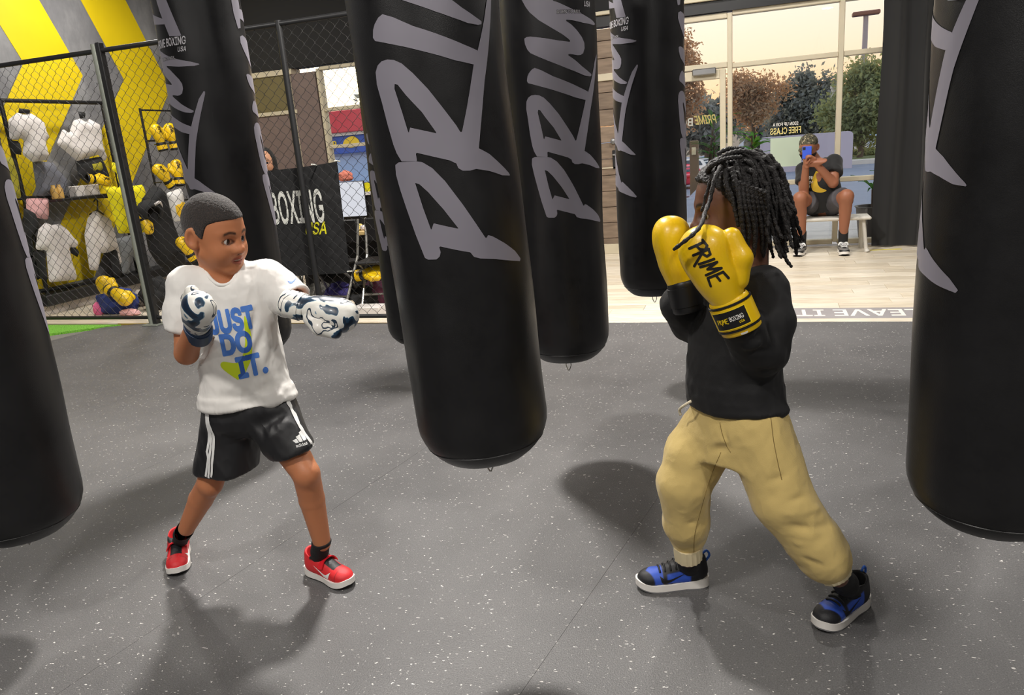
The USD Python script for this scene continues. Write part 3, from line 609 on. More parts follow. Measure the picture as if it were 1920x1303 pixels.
bag((.765, 3.0, .42), (0, 0), -165, .58, 'black heavy bag peeking out from behind the one at the right edge', 7)
bag((.94, 4.1, .53), (0, 0), -158, .56, 'rearmost black heavy bag at the right, seen as a thin strip by the curtain', 8)
bag((-2.215, 1.55, .34), (.015, 0), -122, .57, 'black heavy bag at the left edge of the photo, close to the camera', 9, second=180.0)
# ================================================================ people: shared builders
def placed(f, c, rot, s=1.0, rb=None):
    """The field f of a local form, set at c with axes rot (columns) and size s; rb: its reach, to skip far points."""
    c, rot = np.asarray(c, np.float32), np.asarray(rot, np.float32); sv = np.asarray(s, np.float32); s = float(np.mean(s))
    def g(P):
        if rb is None: return f((P - c) @ rot / sv) * s
        d = np.linalg.norm(P - c, axis=1) - rb * s; out = d + .04
        k = d < .05
        if k.any(): out[k] = f((P[k] - c) @ rot / sv) * s
        return out
    return g
def d_loft(o, X, Y, Z, tab, n=2.3):
    """A tube of rounded section along Z: tab rows (z, half width, half depth, x centre, y centre)."""
    o, B = np.asarray(o, np.float32), np.stack([X, Y, Z], 1).astype(np.float32); t = np.array(tab, np.float32)
    def f(P):
        q = (P - o) @ B; z = q[:, 2]
        w, d, xc, yc = (np.interp(z, t[:, 0], t[:, k]) for k in (1, 2, 3, 4))
        k = (np.abs((q[:, 0] - xc) / w) ** n + np.abs((q[:, 1] - yc) / d) ** n) ** (1 / n)
        side = (k - 1) * np.minimum(w, d) * (1 + .25 * (np.abs(q[:, 0] - xc) > np.abs(q[:, 1] - yc)))
        return np.maximum(side, np.maximum(t[0, 0] - z, z - t[-1, 0]))
    return f
def folds(mesh, amp, freq, seed, rot=None, ridge=True):
    """Cloth folds: moves the surface along its normals by stretched noise. freq: cycles per metre along the three axes of rot."""
    v, f = mesh; n = normals(v, f); q = v if rot is None else v @ rot
    x = meshkit.fbm(q * np.asarray(freq, float) + 31.7, 3, seed)
    x = (1 - np.abs(2 * x - 1) * 2.2) if ridge else (2 * x - 1)
    return v + n * (amp * x)[:, None], f
def crease(mesh, a, b, width, depth):
    """One fold line from a to b: positive depth a valley, negative a ridge."""
    v, f = mesh; a, b = np.asarray(a), np.asarray(b); ba = b - a; h = np.clip((v - a) @ ba / (ba @ ba), 0, 1)
    d = np.linalg.norm(v - a - h[:, None] * ba, axis=1); n = normals(v, f)
    return v - n * (depth * np.exp(-(d / width) ** 2) * np.sin(np.pi * np.clip(h * .9 + .05, 0, 1)))[:, None], f

def head_form(mouth_open=.0016, ears=True):
    """A child's head, about 0.21 m from chin to crown; x its right-hand side, y ahead, z up; origin between the ears."""
    skull = blend([d_ell((0, -.010, .036), (.0735, .092, .080)), d_ell((0, .030, .012), (.0635, .062, .080)), d_ell((0, .034, -.034), (.0525, .056, .066))], .035)
    soft = [skull]
    for s in (-1, 1):
        soft += [d_cap((s * .050, .004, -.045), (s * .020, .066, -.084), .018, .016), d_ell((s * .036, .058, -.036), (.025, .027, .027))]
    soft += [d_ell((0, .071, -.083), (.020, .016, .015))]
    f = blend(soft, .024)
    f = blend([f] + [d_cap((s * .012, .086, .022), (s * .044, .068, .021), .0075, .0065) for s in (-1, 1)], .014)
    for s in (-1, 1): f = cut(f, d_ell((s * .031, .094, .000), (.019, .015, .0125)), .014)
    nose = blend([d_cap((0, .086, .010), (0, .101, -.021), .0068, .0105), d_ell((0, .1035, -.026), (.0125, .0115, .0105))] + [d_ell((s * .0125, .092, -.0295), (.009, .0115, .0082)) for s in (-1, 1)], .009)
    f = blend([f, nose], .011)
    f = cut(f, blend([d_ell((s * .0062, .1005, -.0385), (.0036, .005, .004)) for s in (-1, 1)], .0), .003)
    lips = []
    for s in (-1, 1):
        lips += [d_cap((0, .0945, -.0520 + mouth_open * .3), (s * .0245, .0785, -.0570), .0054, .0028), d_cap((0, .0930, -.0618 - mouth_open), (s * .0215, .0785, -.0590), .0066, .0030)]
        lips += [d_cap((s * .004, .0962, -.0490), (s * .012, .0915, -.0520), .0035, .0035)]
    f = blend([f, blend(lips, .003)], .006)
    f = cut(f, d_ell((0, .0955, -.0570 - mouth_open * .3), (.0215, .014, max(.0012, mouth_open))), .0022)
    for s in (-1, 1):                                      # lids round each eye
        lid = cut(d_ell((s * .0308, .0705, -.001), (.0174, .0166, .0166)), d_ell((s * .0320, .0905, -.0010), (.0172, .0155, .0078)), .002)
        f = blend([cut(f, d_ell((s * .0308, .0715, -.001), (.0164, .0156, .0154)), .001), lid], .003)
        f = cut(f, d_ell((s * .0320, .0905, -.0010), (.0170, .0155, .0075)), .002)
        if ears:
            a = math.radians(18); r = np.array([[math.cos(.42), -s * math.sin(.42), 0], [s * math.sin(.42), math.cos(.42), 0], [0, 0, 1]])
            ear = blend([d_ell((s * .0805, -.012, .002), (.0085, .0205, .0310), r), d_ell((s * .0775, -.004, -.020), (.0075, .011, .012), r)], .006)
            ear = cut(ear, d_ell((s * .0905, -.0075, .005), (.0105, .0120, .0215), r), .003)
            f = blend([f, ear], .006)
    return f
def head_tone(v, c, rot, s, skin, lip, brow, dark):
    """Skin tones at the points of a head: lips, eyebrows and nostrils have their own colour."""
    q = (v - np.asarray(c)) @ np.asarray(rot) / s; col = np.repeat(np.array(skin, float)[None], len(v), 0)
    ax = np.abs(q[:, 0])
    def put(w, colour): nonlocal col; w = np.clip(w, 0, 1)[:, None]; col = col * (1 - w) + np.array(colour) * w
    front = q[:, 1] > .05
    near = np.linalg.norm(q, axis=1) < .16
    lipd = ((q[:, 0]) / .0255) ** 2 + ((q[:, 2] + .0565) / .0115) ** 2
    put(front * near * np.clip((1.1 - lipd) * 4, 0, 1) * .85, lip)
    bz = .0215 + .004 * np.sin(np.clip((ax - .012) / .036, 0, 1) * np.pi) - .003 * np.clip((ax - .03) / .02, 0, 1)
    put(front * near * np.clip(1.6 - np.abs(q[:, 2] - bz) / .0036, 0, 1) * np.clip((ax - .010) / .004, 0, 1) * np.clip((.0495 - ax) / .006, 0, 1) * .9, brow)
    put(near * (q[:, 1] > .085) * (np.hypot(ax - .0062, q[:, 2] + .0375) < .0045) * .8, dark)
    put(near * front * np.clip(1.3 - np.abs(np.hypot((ax - .0315) / .0170, (q[:, 2] + .001) / .0080) - 1) / .16, 0, 1) * .75, dark)
    put(near * (ax > .070) * (np.hypot(q[:, 1] + .008, (q[:, 2] - .002) / 1.5) < .011) * .25, (.35, .12, .07))
    return col
EYE_MAT = attr_mat('eye', .12, coat=.6)
def eyeballs(t, c, rot, s, look, iris=lin(38, 22, 14), under=None):
    for k in (-1, 1):
        m = trimesh.creation.icosphere(4, .0148); d = np.asarray(look, float); d = d / np.linalg.norm(d)
        cosang = m.vertices @ d / .0148; col = np.where(cosang[:, None] > .93, np.array([.004, .004, .004]), np.where(cosang[:, None] > .74, np.array(iris), np.array(lin(214, 204, 196))))
        v = m.vertices + [k * .0308, .0698, -.001]
        t.part('eye', ((v * s) @ np.asarray(rot).T + c, m.faces), EYE_MAT, under=under, attrs={'tone': col})

def glove_form():
    """A boxing glove without its cuff: x the thumb's side, y towards the knuckles, z the back of the hand."""
    main = blend([d_ell((-.006, .038, .012), (.058, .064, .043)), d_ell((-.004, .056, -.012), (.053, .042, .040)), d_ell((-.004, -.015, .010), (.050, .062, .036)), d_cap((0, -.035, .002), (0, -.092, 0), .042, .040)], .03)
    thumb = blend([d_cap((.038, -.050, -.006), (.062, -.005, -.014), .025, .0255), d_cap((.062, -.005, -.014), (.058, .047, -.022), .0255, .0235)], .012)
    return blend([main, thumb], .0035)
def glove_cuff(r=.0465, y0=-.170, y1=-.080):
    k = np.arange(40) * 2 * np.pi / 40; prof = [(y0 + .003, r * .80), (y0, r * .93), (y0 + .003, r), (y0 + .012, r * 1.02), (y1 - .012, r * 1.0), (y1 - .004, r * .97), (y1, r * .9)]
    v, f = lathe([(b, a) for a, b in prof], 40); return v[:, [0, 2, 1]] * [1.06, 1, .92], f[:, ::-1]
def band_ring(y0, y1, r):
    v, f = lathe([(r * .99, y0), (r + .0022, y0 + .001), (r + .0022, y1 - .001), (r * .99, y1)], 40); return v[:, [0, 2, 1]] * [1.06, 1, .92], f[:, ::-1]

def shoe_parts(L=.21):
    """A child's trainer: x its right, y towards the toe, z up, sole on z = 0, heel at y = -L/2."""
    s = L / .21
    def sole_outline(g):
        c = [(-.105, 0), (-.100, .022), (-.075, .031), (-.035, .029), (.0, .030), (.045, .038), (.08, .034), (.10, .018), (.106, 0), (.100, -.018), (.08, -.030), (.045, -.036), (.0, -.033), (-.035, -.030), (-.075, -.031), (-.100, -.022)]
        p = spline([(y, x) for x, y in c] + [(c[0][1], c[0][0])], 80); return Polygon(p).buffer(g)
    def plate(z0, z1, grow, lift):
        pr = []
        g = sole_outline(grow); m = trimesh.creation.extrude_polygon(g, 1.0, engine='earcut').subdivide().subdivide(); v = m.vertices.copy()
        y = v[:, 1]; spring = .012 * np.clip((y - .05) / .055, 0, 1) ** 2
        heel = .010 * np.clip((-y - .0) / .10, 0, 1)
        v[:, 2] = (z0 + (z1 - z0 + heel * (z1 > .01)) * v[:, 2]) + spring
        return v * s, m.faces
    up = blend([d_ell((0, -.062, .045), (.031, .043, .040)), d_ell((0, -.02, .043), (.031, .055, .038)), d_ell((.001, .035, .034), (.035, .058, .026)), d_ell((.001, .070, .030), (.031, .032, .021)), d_cap((0, -.066, .05), (0, -.072, .082), .030, .029), d_cap((0, -.028, .05), (0, -.040, .084), .027, .026)], .022)
    up = meet(up, d_half((0, 0, .012), (0, 0, -1)), .003)
    up = cut(up, d_cap((0, -.056, .070), (0, -.062, .13), .025, .032), .006)
    up = meet(up, d_half((0, -.05, .0905), (0, .25, 1)), .006)
    return plate, placed(up, (0, 0, 0), np.eye(3), s), s
def swoosh(L=.07, flip=False):
    a = spline([(0, .30), (.08, .05), (.25, .02), (.5, .12), (1.0, .42)], 30); b = spline([(1.0, .42), (.5, .20), (.28, .16), (.16, .20), (0, .30)], 30)
    p = np.vstack([a, b[1:-1]]) * L
    if flip: p[:, 0] = -p[:, 0]
    return Polygon(p).buffer(0)
# ================================================================ the boy in the white shirt
def plane_at(p0):
    p0 = np.array(p0, float); L = np.linalg.norm(p0); n = np.array([p0[0], p0[1], 0]) / L
    def at(px, py, o=0.0): d = ray(px, py); return EYE + d * ((L - o) / (d @ n))
    e_c = -n; e_u = np.array([0, 0, 1.0]); e_r = np.cross(e_u, e_c)
    return at, e_r, e_u, e_c
def axes(y, z, flip=False):
    y = np.array(y, float); y /= np.linalg.norm(y); z = np.array(z, float); z -= y * (z @ y); z /= np.linalg.norm(z); x = np.cross(y, z)
    return np.stack([-x if flip else x, y, z], 1)
def moved(m, c, rot, s=1.0):
    v, f = m[:2]; v = (np.asarray(v) * s) @ np.asarray(rot).T + np.asarray(c)
    return (v, f[:, ::-1]) if np.linalg.det(rot) < 0 else (v, f)

BOY, b_r, b_u, b_c = plane_at((-1.65, 1.89))
SKIN_A, LIP_A = lin(188, 122, 84), lin(150, 78, 66)
HAIR_DARK = lin(30, 22, 18)
SKIN = attr_mat('skin', .48, bump=.12, bscale=260.0, sub=.12, spec=.4)
def limbs(pts, rad, k=.006): return chain([np.array(p) for p in pts], rad, k)

def bbox(pts, m): p = np.array(pts); return p.min(0) - m, p.max(0) + m

j = dict(hipR=BOY(438, 775, -.04), hipL=BOY(500, 770, .04), kneeR=BOY(394, 905, -.06), kneeL=BOY(574, 888, .16), ankR=BOY(350, 990, -.17), ankL=BOY(604, 1018, .13),
         shR=BOY(352, 536, -.02), shL=BOY(504, 522, .0), neck=BOY(414, 522, -.01), elR=BOY(350, 662, .04), wrR=BOY(365, 615, .17), elL=BOY(558, 577, .08), wrL=BOY(584, 574, .20))
HS = np.array([1.01, 1.00, 1.09])
hc = BOY(402, 441, .0); h_rot = frame(b_c * math.cos(math.radians(43)) + b_r * math.sin(math.radians(43)) - b_u * .20, b_u + b_r * -.05)
head = placed(head_form(.0034), hc, h_rot, HS, .155)
neck = limbs([hc + h_rot @ [0, -.025, -.045] * HS, j['neck'] + b_u * -.01, j['neck'] - b_u * .10], [.044, .047, .06])
chest_c = (j['shR'] + j['shL']) / 2 - b_u * .08
body_f = blend([head, neck, limbs([j['shR'], j['elR'], j['wrR']], [.044, .036, .028]), limbs([j['shL'], j['elL'], j['wrL']], [.044, .037, .029]),
    limbs([(j['shR'] + j['shL']) / 2 - b_u * .06, (j['hipR'] + j['hipL']) / 2 + b_u * .02], [.072, .08]), limbs([j['shR'], j['shL']], [.040, .040]),
    limbs([j['hipR'], j['kneeR'], (j['kneeR'] * .62 + j['ankR'] * .38) - b_c * .012, j['ankR']], [.066, .042, .0405, .028]), limbs([j['hipL'], j['kneeL'], (j['kneeL'] * .62 + j['ankL'] * .38) - b_c * .012, j['ankL']], [.068, .044, .042, .029]),
    d_ell(j['kneeL'] + b_c * .024 + b_u * .004, (.022, .020, .030)), d_ell(j['kneeR'] + b_c * .020, (.022, .020, .030))], .03)
lo, hi = bbox(list(j.values()) + [hc + b_u * .16], .13)
v, f = surface(body_f, lo, hi, .0034, 1)
boy = Thing('person', 'boy in a white short-sleeved shirt, black striped shorts and red shoes throwing a straight punch', 'person', on_floor(490, 1090))
boy.part('body', (v, f), SKIN, attrs={'tone': head_tone(v, hc, h_rot, HS, SKIN_A, LIP_A, HAIR_DARK, lin(60, 30, 22))})
eyeballs(boy, hc, h_rot, HS, (-.30, 1.0, -.05))
tv = trimesh.creation.icosphere(2, 1.0); boy.part('teeth', ((tv.vertices * [.0165, .012, .0032] + [0, .0815, -.0565]) * HS @ h_rot.T + hc, tv.faces), plain('tooth', lin(232, 226, 212), .25), smooth=True)
# close-cropped hair: follows the skull inside the hairline
def buzz(P):
    q = P; y = q[:, 1]; line = np.interp(y, [-.12, -.07, -.045, -.022, .0, .016, .024, .040, .056, .075, .09], [-.058, -.056, -.044, -.022, .014, .004, .002, .044, .052, .058, .060])
    sk = blend([d_ell((0, -.010, .036), (.0735, .092, .080)), d_ell((0, .030, .012), (.0635, .062, .080))], .035)(P)
    return smax(sk - .0035, line - q[:, 2], .006)
hv, hf = surface(placed(buzz, hc, h_rot, HS, .17), hc - .19, hc + .19, .0032, 1)
hv = hv + normals(hv, hf) * ((meshkit.noise(hv * 260, 3) - .5) * .0022)[:, None]
BUZZ = mat('cropped_hair', {'tc': ('texture_coordinate', {}), 'n': ('noise_texture', {'scale': 330.0, 'detail': 3.0}), 'r': ('rgb_ramp', {'ramp': [(.34, lin(12, 9, 8)), (.62, lin(46, 35, 29)), (.75, lin(80, 63, 52))]}), 'bu': ('bump', {'strength': .9, 'distance': .003}), 'p': ('principled_bsdf', {'roughness': .75, 'sheen_weight': .2})},
    [('tc.object', 'n.vector'), ('n.fac', 'r.fac'), ('r.color', 'p.base_color'), ('n.fac', 'bu.height'), ('bu.normal', 'p.normal')])
boy.part('hair', (hv, hf), BUZZ, smooth=True)

# shirt
Z = (j['shR'] + j['shL']) / 2 - (j['hipR'] + j['hipL']) / 2; Z /= np.linalg.norm(Z); X = j['shL'] - j['shR']; X -= Z * (X @ Z); X /= np.linalg.norm(X); Y = np.cross(X, Z); Y = -Y if Y @ b_c < 0 else Y
O = (j['hipR'] + j['hipL']) / 2; HT = float((((j['shR'] + j['shL']) / 2) - O) @ Z)
tab = [(.048, .142, .098, .0, .0), (.06, .138, .096, .0, .0), (.14, .128, .092, .0, .002), (.24, .126, .094, -.002, .006), (.33, .124, .090, -.002, .004), (HT - .01, .112, .078, 0, 0), (HT + .03, .078, .062, .0, -.006), (HT + .055, .050, .048, 0, -.010)]
sh_end_R, sh_end_L = BOY(433, 878, -.03), BOY(553, 844, .13)
waist = d_loft(O, X, Y, Z, [(-.060, .100, .066, 0, 0), (-.03, .128, .088, 0, 0), (.0, .136, .096, 0, 0), (.06, .128, .09, 0, 0)], 2.3)
def leg_short(h, e, r0, r1): return d_cap(h, e + (e - h) * .06, r0, r1)
shorts = blend([waist, leg_short(j['hipR'] - b_u * .0 + b_r * -.012, sh_end_R, .082, .090), leg_short(j['hipL'] - b_u * .01 + b_r * .016, sh_end_L, .074, .060)], .022)
legs_in = blend([limbs([j['hipR'], j['kneeR']], [.066, .038]), limbs([j['hipL'], j['kneeL']], [.066, .040])], .03)
shorts = blend([shorts, lambda P: legs_in(P) - .018], .02)
dR, dL = b_u * -1 + b_r * -.02, sh_end_L - j['hipL']; dL /= np.linalg.norm(dL); dR = dR / np.linalg.norm(dR)
dL = dL * .7 - b_u * .45 - b_c * .3; dL /= np.linalg.norm(dL)
mid = (sh_end_R + sh_end_L) / 2; mn = sh_end_L - sh_end_R; mn -= b_u * (mn @ b_u); mn /= np.linalg.norm(mn)
shorts = meet(shorts, lambda P: np.where((P - mid) @ mn < 0, (P - sh_end_R) @ dR, (P - sh_end_L) @ dL), .003)
shorts = cut(shorts, d_cap(sh_end_R - dR * .07, sh_end_R + dR * .05, .066, .086), .003); shorts = cut(shorts, d_cap(sh_end_L - dL * .01, sh_end_L + dL * .05, .044, .054), .003)
slR_end, slL_end = BOY(340, 620, .0), BOY(550, 563, .08)
torso = d_loft(O, X, Y, Z, tab, 2.4)
sleeves = [chain([j['shR'] + b_u * -.006 + X * .012, BOY(341, 585, -.005), slR_end], [.042, .042, .044], .02), chain([j['shL'] - X * .012, (j['shL'] + slL_end) / 2, slL_end], [.046, .051, .055], .02)]
inner = blend([limbs([j['shR'], j['elR']], [.044, .036]), limbs([j['shL'], j['elL']], [.044, .037]), limbs([(j['shR'] + j['shL']) / 2 - b_u * .06, (j['hipR'] + j['hipL']) / 2 + b_u * .02], [.072, .08]), limbs([j['shR'], j['shL']], [.040, .040])], .028)
shirt = blend([torso, *sleeves, lambda P: np.maximum(np.minimum(inner(P) - .009, shorts(P) - .007), (O + Z * .048 - P) @ Z.astype(np.float32))], .03)
aR, aL = slR_end - j['shR'], slL_end - j['shL']; aR /= np.linalg.norm(aR); aL /= np.linalg.norm(aL)
shirt = meet(shirt, lambda P: -smin((slR_end + aR * .002 - P) @ aR.astype(np.float32) + 10 * (np.linalg.norm(P - slR_end, axis=1) > .12), (slL_end + aL * .002 - P) @ aL.astype(np.float32) + 10 * (np.linalg.norm(P - slL_end, axis=1) > .12), 0), .004)
nk = BOY(420, 519, .0); shirt0 = shirt; shirt = cut(shirt, blend([d_cap(nk - b_u * .006 + b_c * .020, nk + b_u * .12 + b_c * .0, .046, .068)], 0), .006)
shirt = cut(shirt, d_cap(slR_end - aR * .05, slR_end + aR * .03, .040, .051), .003); shirt = cut(shirt, d_cap(slL_end - aL * .05, slL_end + aL * .03, .042, .053), .003)
shirt = cut(shirt, d_loft(O - Z * .05, X, Y, Z, [(-.03, .132, .086, 0, 0), (.115, .128, .086, 0, 0)], 2.4), .003)
lo, hi = bbox([j['shR'], j['shL'], slR_end, slL_end, O, nk], .13)
sm = surface(shirt, lo - .06, hi, .0042, 2)
TB = np.stack([X, Y, Z], 1)
sm = folds(sm, .0075, (9, 9, 4), 5, TB); sm = folds(sm, .0022, (26, 26, 14), 9, TB)
for a, b, w, d in (((-.09, .35), (-.02, .20), .012, .007), ((.10, .30), (.03, .18), .013, .007), ((.11, .27), (.06, .13), .012, -.006), ((.12, .14), (.02, .06), .013, .008), ((.13, .10), (.05, .02), .012, -.007), ((-.08, .10), (.02, .05), .014, .006), ((.07, .36), (.045, .25), .010, .006)):
    A, B = (O + X * q[0] + Z * q[1] + Y * .10 for q in (a, b)); sm = crease(sm, A, B, w * 1.3, d * 1.5)
WHITE_TEE = plain('white_jersey', lin(232, 229, 224), .75, bump=.1, bscale=900.0, sheen=.15)
shp = boy.part('shirt', sm, WHITE_TEE, smooth=True, label='white short-sleeved shirt with a blue and lime print on the chest')
na, nb = nk - b_u * .006 + b_c * .020, nk + b_u * .12; ax_ = (nb - na) / np.linalg.norm(nb - na); n1 = np.cross(ax_, b_r); n1 /= np.linalg.norm(n1); n2 = np.cross(ax_, n1); ring = []
for a_ in np.linspace(0, 2 * np.pi, 49)[:-1]:
    h_ = np.linspace(-.385, .8, 300); pts = na + (nb - na) * h_[:, None] + (math.cos(a_) * n1 + math.sin(a_) * n2) * np.where(h_ < 0, np.sqrt(np.maximum(.046 ** 2 - (h_ * np.linalg.norm(nb - na)) ** 2, 1e-6)), np.interp(h_, [0, 1], [.046, .068]))[:, None]; ins = shirt0(pts.astype(np.float32)) < 0
    k_ = np.nonzero(ins)[0]; ring.append(pts[k_[-1]] if len(k_) else pts[5])
ring = np.array(ring); ring = sum(np.roll(ring, d_, 0) for d_ in (-2, -1, 0, 1, 2)) / 5; boy.part('neckband', tube(np.vstack([ring, ring[:2]]), .0062, 8, cap=False), WHITE_TEE, smooth=True, under=shp)
# chest print
BLUE_INK, NAVY_INK, LIME_INK = plain('blue_print', lin(78, 128, 212), .6), plain('deep_blue_print', lin(50, 94, 176), .6), plain('lime_print', lin(206, 226, 30), .6)
u_, v_ = X * math.cos(.05) + Z * math.sin(.05), Z * math.cos(.05) - X * math.sin(.05)
def bold(word, h, w):
    s = text_shape(word, h, True, 1.0).buffer(.0032 * h / .06); s = affinity.scale(s, w / (s.bounds[2] - s.bounds[0]), 1, origin=(0, 0)); return affinity.translate(s, -s.bounds[0], 0)
pc = O + Y * .10
words = [(bold('JUST', .064, .136), (-.058, .296)), (bold('DO', .060, .092), (-.036, .226)), (bold('IT.', .062, .090), (-.004, .146))]
lime = Polygon(spline([(-.008, .140), (-.046, .185), (-.040, .205), (.005, .196), (.034, .245), (.050, .335), (.058, .275), (.046, .205), (.018, .158)], 40)).buffer(0)
allw = shapely.union_all([affinity.translate(s, *t) for s, t in words])
T0 = pc - X * .0
boy.part('print', decal(lime.difference(allw), sm, T0, u_, v_, .006, .0010, .2), LIME_INK, smooth=True, under=shp)
boy.part('print', decal(allw.difference(lime), sm, T0, u_, v_, .005, .0012, .2), BLUE_INK, smooth=True, under=shp, label='blue block letters reading JUST DO IT.')
boy.part('print', decal(allw.intersection(lime), sm, T0, u_, v_, .005, .0012, .2), NAVY_INK, smooth=True, under=shp)
sw = affinity.rotate(swoosh(.035), 0, origin=(0, 0))
boy.part('print', decal(sw, sm, BOY(546, 537, .15), b_r, b_u * .9 - b_r * .3, .004, .001, .25), BLUE_INK, smooth=True, under=shp, label='small blue curved tick on the sleeve')

# shorts
lo, hi = bbox([O + Z * .06, O + X * .15, O - X * .16, sh_end_R, sh_end_L], .11)
so = surface(shorts, lo, hi, .0045, 2)
so = folds(so, .0075, (9, 9, 3.2), 15, TB); so = folds(so, .002, (24, 24, 12), 19, TB)
for a, b, w, d in (((470, 800), (550, 770), .02, .012), ((480, 790), (540, 815), .018, .010), ((476, 785), (505, 835), .015, .008), ((420, 790), (410, 885), .02, .006), ((450, 790), (455, 885), .02, -.006)):
    so = crease(so, BOY(*a, .12), BOY(*b, .14), w, d)
BLACK_KNIT = plain('black_sports_cloth', lin(24, 24, 27), .5, bump=.08, bscale=800.0, sheen=.03)
shs = boy.part('shorts', so, BLACK_KNIT, smooth=True, label='loose black sports shorts with three white side stripes')
WHITE_TRIM = plain('white_trim', lin(230, 230, 228), .6)
for k in range(3):                                          # three stripes down each side
    st = sbox(-.0045, -.30, .0045, .30); o = BOY(389 + k * 0, 820, .01)
    L_ = np.array([BOY(384 + 7 * k + (2 - k) * 0, 745, .03), BOY(385 + 8 * k, 800, .04), BOY(382 + 9 * k, 850, .04), BOY(379 + 11 * k, 897, .03)])
    c = spline(L_, 30); tm = trimesh.Trimesh(*so, process=False)
    R_ = np.array([BOY(546 + 4 * k, 712 + k, .10), BOY(560 + 4 * k, 760, .13), BOY(573 + 4 * k, 800, .16), BOY(582 + 4 * k, 860, .17)]); c2 = spline(R_, 30)
    for cc, side in ((c, -b_r + b_c * .8), (c2, b_r + b_c * .35)):
        p, dist, tid = trimesh.proximity.closest_point(tm, cc); nn = tm.face_normals[tid]; tg = np.gradient(p, axis=0); tg /= np.linalg.norm(tg, axis=1, keepdims=True) + 1e-9
        wv = np.cross(nn, tg); A, B = p + wv * .0042 , p - wv * .0042
        A, ta = trimesh.proximity.closest_point(tm, A)[0::2]; B, tb = trimesh.proximity.closest_point(tm, B)[0::2]
        vv = np.vstack([A + tm.face_normals[ta] * .0016, B + tm.face_normals[tb] * .0016]); n = len(p); i = np.arange(n - 1)
        boy.part('stripe', (vv, np.vstack([np.stack([i, i + 1, n + i + 1], 1), np.stack([i, n + i + 1, n + i], 1)])), WHITE_TRIM, smooth=True, under=shs)
bars = shapely.union_all([Polygon([(-.019 + k * .0125, 0), (-.019 + k * .0125 + .0100, 0), (-.019 + k * .0125 + .0100 - .0040, .012 + k * .0085), (-.019 + k * .0125 - .0095 + .0025, .0085 + k * .0085)]) for k in range(3)])
mark = shapely.union_all([affinity.translate(bars, 0, .012), affinity.translate(affinity.scale(text_shape('adidas', .0085, True, 1.0), 1.0, 1, origin=(0, 0)), -.021, .0)])
boy.part('print', decal(mark, so, BOY(569, 838, .20), b_r, b_u + b_r * -.1, .004, .0012, .2), WHITE_TRIM, smooth=True, under=shs, label='white three-bar mark on the shorts leg')

